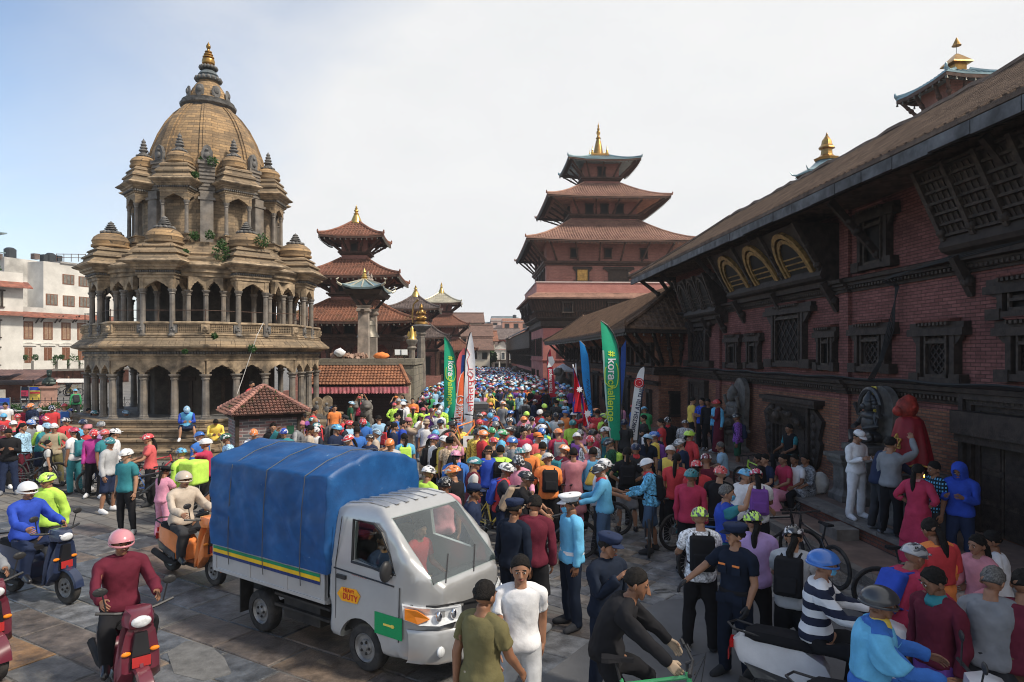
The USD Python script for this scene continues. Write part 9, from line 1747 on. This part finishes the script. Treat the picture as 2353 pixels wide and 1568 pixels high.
CENT='''788 954 cap:charcoal Sred Tblack r phone - 0|820 981 - Tblue Tblack b stand - 0|861 983 light_blue Tbeige Tblack r phone - 0|897 1005 orange Tlight_grey Tblack f stand - 0|940 962 topi:rose Stan Tbeige r photo - 0|925 922 white Swhite Tblack br stand black 0|948 915 - Jorange Tblack f crossed - 0|964 912 - Jdenim Tdenim f sit - 0|1013 931 white Jlime Tblack f stand black 0|990 937 maroon Spurple Tblack f stand - 0|872 955 - Tlight_blue Tgrey b stand - 0|903 972 - Tnavy Tnavy r stand - 1|911 950 - Tblue Tgrey r stand - 0|925 966 - Troyal_blue Tblack r stand - 0|980 964 cap:tan Twhite Tbeige f stand - 0|1014 962 navy Slight_grey Tblack b stand - 0|1040 966 black Sgrey Tblack r raise coral 0|1056 970 blue Tyellow Tblack f stand - 0|992 996 purple Twhite Tblack r stand black 1|1015 999 white Syellow Tblack r stand black 0|1033 1005 cap:black Ttan Tcharcoal b raise b:black 0|1048 1032 pink Jblue Tblack b stand navy 1|979 1068 white Tlime Tblack br stand - 0|1043 1067 orange Sblack Tblack bl stand - 0|1020 1093 black Trose Tblack f stand - 0|1087 1048 teal Tmaroon Tblack r stand - 0|1122 1025 - Troyal_blue Tnavy b stand - 0|1149 1024 - Jlime Tblack b stand black 0|1152 1059 white Tred Tnavy r grip royal_blue 0|1188 1039 charcoal Spink Tblack f grip - 0 s|1193 1027 teal Tcharcoal Tblack b stand - 0|1184 1095 black Tblack Tblack r lean tan 0|1177 1003 blue Sgrey Tblack r stand grey 0|1131 981 green Tyellow Tblack f stand - 0|1150 985 green Ssky_blue Tblack r stand orange 0|1168 977 charcoal Tred Tblack r stand yellow 0|1109 986 orange Sred Tblack r stand - 0|1097 983 black Syellow Tblack f stand - 0|1131 1003 red Tblack Tblack b stand - 0|1172 957 charcoal Tgrey Tblack f stand - 0|1140 966 grey Tteal Tblack f stand - 0|1127 947 sky_blue Tcoral Tblack f stand - 0|1153 920 white Syellow Tblack f stand - 0|1102 962 red Slime Tblack f stand black 0|1247 1016 - Twhite Tyellow b hips v:yellow 0|1260 1038 offwhite Jorange Tblack b grip black 0|1292 1019 orange Jmaroon Tnavy br phone teal 0|1318 1030 - Krose Tpink b raise - 0|1361 1029 - Ssky_blue Tblack b stand b:yellow 0|1378 1050 white Twhite Tcharcoal r grip - 0|1388 1061 charcoal Ssky_blue Tdenim l grip red 0 c|1441 1029 - Tblack Rgrey b hips black 1|1405 1005 black Jdark_green Tblack l phone lime 0|1355 999 red Swhite Tblack f stand - 0 c|1460 1016 navy Tcharcoal Tblack f stand - 0 c|1495 1050 white Ssky_blue Rdenim l grip black 0 c|1485 995 light_blue Tdark_navy Tblack b stand - 1|1506 990 blue Tyellow Tblack l stand purple 0|1214 1016 white Torange Tblack f grip - 0|1283 983 orange Tcrimson Tblack b stand grey 0|1235 995 cap:orange Tcoral Tblack fr stand - 0|1246 982 blue Tlight_blue Tblack f stand - 0|1279 947 black Twhite Tblack f stand - 0|1254 951 - Jsky_blue Tblack r stand - 0|1317 963 teal Jlime Tblack f stand - 0|1364 985 black Tcrimson Tblack l stand - 0|1362 972 red Trose Tblack b stand - 0|1210 944 lime Tpink Tblack f hips - 0|1242 939 white Tred Tblack f stand - 0|1299 941 blue Torange Tblack b stand - 0|1290 905 teal Jlime Rwhite b stand grey 0|1252 926 lime Tcharcoal Tblack f stand - 0|1217 973 charcoal Smagenta Tblack f stand - 0 s|1202 985 - Tcrimson Tblack f stand - 0|1327 992 white Tpurple Tblack b stand - 0|1394 979 white Tteal Tblack l stand - 0|1479 954 - Tcharcoal Tblack l crossed - 0|1539 1021 white Tyellow Tblack b stand - 0|1552 1043 - Tred Tblack b stand - 1|1604 1055 red Sred Tmagenta b grip - 1|1651 1068 coral Tblack Tblack b stand - 0|1693 1091 sky_blue Twhite Tblack br lean - 0|1740 1074 crimson Twhite Lblack b grip purple 1|1519 963 - Tred Tblack l stand - 0|1537 956 black Jblack Tblack f stand black 0 c|1570 1005 grey Tnavy Tblack l stand - 0|1625 1040 maroon Tmaroon Tblack b stand - 0|1585 1075 teal Scrimson Tblack b stand - 0'''
def parse(tab,default_seat=None):
    for row in tab.split('|'):
        q=row.split();x,y=float(q[0]),float(q[1]);hat=None if q[2]=='-' else (q[2].split(':')[0],q[2].split(':')[1].replace('_',' ')) if ':' in q[2] else HE(q[2].replace('_',' '))
        top=({'T':'tshirt','S':'shirt','J':'jacket','K':'kurta'}[q[3][0]],q[3][1:].replace('_',' '));legs=({'T':'trousers','R':'shorts','L':'leggings'}[q[4][0]],q[4][1:].replace('_',' '));ex=[];pk=None
        if q[7] != '-':
            if q[7].startswith('v:'):ex.append(('vest',q[7][2:]));ex.append(('vestband','light grey'))
            elif q[7].startswith('b:'):pk=('bag',q[7][2:])
            elif q[7] in ('red','coral') and 'c' in q[9:]:ex.append(('scarf','red'))
            else:pk=PK(q[7].replace('_',' '))
        if 'c' in q[9:] and not any(e[0]=='scarf' for e in ex):ex.append(('scarf','red'))
        if 's' in q[9:]:ex.append(('shades','orange'))
        hh=next((float(v) for v in q[9:] if v.startswith('.')),1.0)
        place(x,y,hat,top,legs,q[5],q[6],pk,hh,hair='hairlong' if q[8]=='1' else 'hair',extra=tuple(ex),seat=(.55 if q[6]=='sit' and x<320 else None))
parse(LEFT);parse(CENT)
place(200,979,('topi','rose'),JK('red'),TR('grey'),'fl','crossed',PK('charcoal'),label='man in red jacket and topi with arms crossed, left of the bicycles',shoes='white',sk=1)
place(472,1007,HE('white'),S_('crimson'),SHO('black'),'l',dict(uaL=(.95,-.15,.1),faL=(.95,-.25,.1),uaR=(.1,-.5,-.7),faR=(-.3,-.3,.9),th=(.16,0,-1),sh=(.03,.06,-1)),Y=15.6,label='rider in crimson jersey and white helmet reaching to the boy in dark green helmet',sk=1)
place(374,1052,('hat','black'),T_('pink'),TR('pink'),'br','grip',h=.82,Y=13.6,label='girl in pink with a black hat holding a pink bicycle',hair='hairlong',sk=2)
# -- the rest of the crowd: fill the street behind
rc=random.Random(99);taken=[at(x,815,FPX*1.9/(y-HY))[:2] for x,y in [(float(r.split()[0]),float(r.split()[1])) for r in (LEFT+'|'+CENT).split('|')]]
area=Polygon([(-7.2,18.5),(-1.2,12.8),(1.2,14.5),(4.2,13.6),(5.6,17),(4.7,28),(3.4,46),(1.6,72),(-.6,105),(-6.2,105),(-5.2,60),(-5.0,46),(-5.1,36),(-9.5,33),(-7.6,24)])
TOPS=['red','crimson','coral','sky blue','sky blue','blue','royal blue','light blue','white','white','light grey','lime','yellow','orange','black','charcoal','navy','teal','pink','rose','magenta','maroon','grey','purple','beige','green','black','navy','charcoal','denim','dark green','tan','brown','light blue','blue']
HATS=['white','white','blue','sky blue','teal','navy','black','charcoal','red','crimson','orange','lime','grey','light blue','royal blue','yellow','coral']
def fill(n,y0,y1,gap):
    k=tries=0
    while k<n and tries<20000:
        tries+=1;Y=math.exp(rc.uniform(math.log(y0),math.log(y1)));x0,_,x1,_=area.bounds;X=rc.uniform(x0,x1)
        if not area.contains(Point(X,Y)) or any((X-a)**2+(Y-b)**2<gap*gap for a,b in taken):continue
        if any(math.hypot(X-q[0],Y-q[1])<.5 for q in ((-1.9,24.5),(-7.6,28))):continue
        taken.append(np.array([X,Y]));k+=1;xd=CX+X/Y*FPX;face=rc.choice(['f','b','fl','fr','b','l','r','br']);hat=HE(rc.choice(HATS)) if rc.random()<.72 else rc.choice([None,None,None,('cap',rc.choice(HATS))])
        top=(rc.choice(['tshirt','tshirt','shirt','jacket']),rc.choice(TOPS));legs=(rc.choice(['trousers','trousers','shorts','leggings']),rc.choice(['black','black','navy','charcoal','grey','denim','khaki']))
        pk=PK(rc.choice(['black','navy','grey','red','charcoal','lime'])) if rc.random()<.3 else None
        ps=rc.choice(['stand','ease','grip','grip','stand','hips','phone','crossed','raise','photo']);lab=None
        while lab is None:
            lab=autolabel(top,legs,hat,ps,pk,np.array([X,Y,0]),face)
            if lab is None:top=(rc.choice(['tshirt','shirt','jacket']),rc.choice(TOPS));legs=(legs[0],rc.choice(['black','navy','charcoal','grey','denim','khaki','brown','olive']))
        place(xd,0,hat,top,legs,face,ps,pk,rc.uniform(.92,1.04),Y=Y,hair=rc.choice(['hair','hair','hairlong']),label=lab,plain=False)
fill(84,16.5,34,.44);fill(64,34,52,.5)
for i in range(11):
    q=taken[len(LEFT.split('|'))+60+i*9];bike(['dark','red','teal','blue','charcoal','yellow','rose','green','black','lime','pale'][i]+' bicycle held among the tightly packed riders',['black','red','teal','blue','charcoal','yellow','rose','green','black','lime','charcoal'][i],(q[0]+.35,q[1]-.1,0),rc.uniform(0,6.28))
# beyond, the crowd that reads as one mass
Xc=[q for q in area.exterior.coords];protos=[];pi=UsdGeom.PointInstancer.Define(stage,'/World/distant_crowd');meta(pi.GetPrim(),kind='stuff');UsdGeom.Scope.Define(stage,'/World/distant_crowd/kinds')
for i in range(28):
    g=stage.DefinePrim(f'/World/distant_crowd/kinds/figure_{i:02d}','Xform');Gm=pose_mats(rc.choice(['stand','ease','grip','hips']));bv,bf,bw=template('body',2);v=skin((bv,bf,bw),Gm);dz=-v[:,2].min();put_fast('body',v+(0,0,dz),bf,M_SKIN[i % 5],g)
    for nm,kind,mt in (('shirt',rc.choice(['tshirt','shirt','jacket']),cloth(rc.choice(TOPS))),('trousers','trousers',cloth(rc.choice(['black','navy','charcoal','grey']))),('helmet','helmet',gloss(rc.choice(HATS))) if i % 4 else ('hair','hair',M_HAIR)):
        tv,tf,tw=template(kind,2);x=skin((tv,tf,tw),Gm)+(0,0,dz);put_fast(nm,x,tf,mt,g,normals(x,tf))
    protos.append(g.GetPath())
pts,ids,ors=[],[],[]
for _ in range(60000):
    if len(pts)>=900:break
    Y=math.exp(rc.uniform(math.log(38),math.log(104)));X=rc.uniform(-7,5)
    if area.contains(Point(X,Y)) and all((X-a)**2+(Y-b)**2>.2 for a,b,_ in pts) and (Y>54 or all((X-a)**2+(Y-b)**2>.2 for a,b in taken)):pts.append((X,Y,0));ids.append(rc.randrange(28));a=rc.uniform(0,2*PI);ors.append(Gf.Quath(math.cos(a/2),0,0,math.sin(a/2)))
pi.CreatePositionsAttr(Vt.Vec3fArray([Gf.Vec3f(*p) for p in pts]));pi.CreateProtoIndicesAttr(Vt.IntArray(ids));pi.CreateOrientationsAttr(Vt.QuathArray(ors));pi.CreatePrototypesRel().SetTargets(protos)
# -- bicycles standing among the riders
def bk(x,y,color,head,lab,Y=None,grp=None):p=gnd(x,y) if Y is None else at(x,815,Y)*(1,1,0);return bike(lab,color,p,head,grp)
for a in ((455,1195,'black',.35,'black mountain bicycle pointing right, left of the truck tail'),(383,1195,'pink',-.9,'pink bicycle held by the girl in pink'),(332,1168,'charcoal',.2,'dark bicycle behind the pink one'),(300,1150,'blue',2.9,'blue bicycle parked at the left of the dark ones'),(262,1135,'black',.5,'black bicycle behind the man in the red jacket'),(440,1150,'charcoal',.1,'dark bicycle behind the black mountain bicycle'),(80,1120,'charcoal',.15,'dark bicycle with a wheel toward the left group'),(48,1105,'black',3.0,'black bicycle at the left edge of the waiting riders'),(360,1120,'red',.3,'red bicycle leaning by the temple steps'),
          (1358,1225,'black',2.75,'black bicycle held by the rider with the red neckerchief, before the asphalt'),(1490,1260,'charcoal',-1.75,'dark bicycle whose front wheel faces the camera, left of the red crowd'),(1290,1215,'charcoal',-1.4,'dark bicycle front-on behind the traffic policeman'),(1262,1290,'black',.2,'black bicycle partly hidden by the maroon-jacketed man'),(1135,1245,'yellow',-.9,'yellow bicycle beyond the truck cab'),(1235,1190,'charcoal',2.6,'dark bicycle of the rider in orange'),(1155,1165,'teal',2.4,'teal bicycle among the riders beyond the truck'),
          (1560,1190,'rose',-2.0,'rose bicycle behind the blurred red riders'),(1775,1290,'black',-.8,'black bicycle between the lilac jacket and the pale grey T-shirt'),(1650,1300,'charcoal',1.9,'dark bicycle of the rider with the lime helmet and sling bag'),(1870,1330,'black',1.8,'black bicycle of the rider with the black backpack'),(2110,1420,'charcoal',-.2,'dark bicycle of the rider in crimson at lower right'),(1742,1140,'lime',2.0,'lime bicycle on the kerb by the sitting row')):bk(*a)
for x,Y,c,hd,lab in ((1600,23.6,'red',.9,'red bicycle leaning at the palace wall behind the yellow T-shirt'),(1556,24.5,'charcoal',1.4,'dark bicycle standing at the brick corner of the palace'),(142,60,'charcoal',.1,'grey bicycle before the timber shop fronts'),(168,60,'yellow',.1,'yellow bicycle before the timber shop fronts')):bk(x,0,c,hd,lab,Y)
b=make_bike('orange cargo bicycle lifted high above the crowd beside the white banner','orange',at(1066,815,18.5)*(1,1,0)+(0,0,.98),.75)
m=MB();m.box(-.14,.14,-.004,.004,0,.3);q=thing('number_card','white number card hanging from the lifted orange bicycle','card',at(1076,1028,18.2),.3);put('card',m,cloth('white'),q);m=MB();m.lathe([(.05,-.006),(.05,-.004)],12);v=m.v[0];m.v[0]=np.column_stack([v[:,0],v[:,2]*1.2,v[:,1]+.17]);put('round_mark',m,cloth('maroon'),q)
print('fallback labels',len(FALLBACK))
# ================================================================ thin morning haze
m=MB();m.box(-180,150,-40,330,-1.02,32);put('haze',m,usdkit.material(stage,'/World/Looks/haze_air',{'v':('principled_volume',{'color':(.86,.90,.95),'density':.00045,'anisotropy':.2})},[],volume='v.volume'),None,kind='stuff')
print('prims',sum(1 for _ in stage.Traverse()),'dup labels',{k:v for k,v in LABELS.items() if len(v)>1})
print([k for k in LABELS if len(k.replace('-',' ').split())>15])
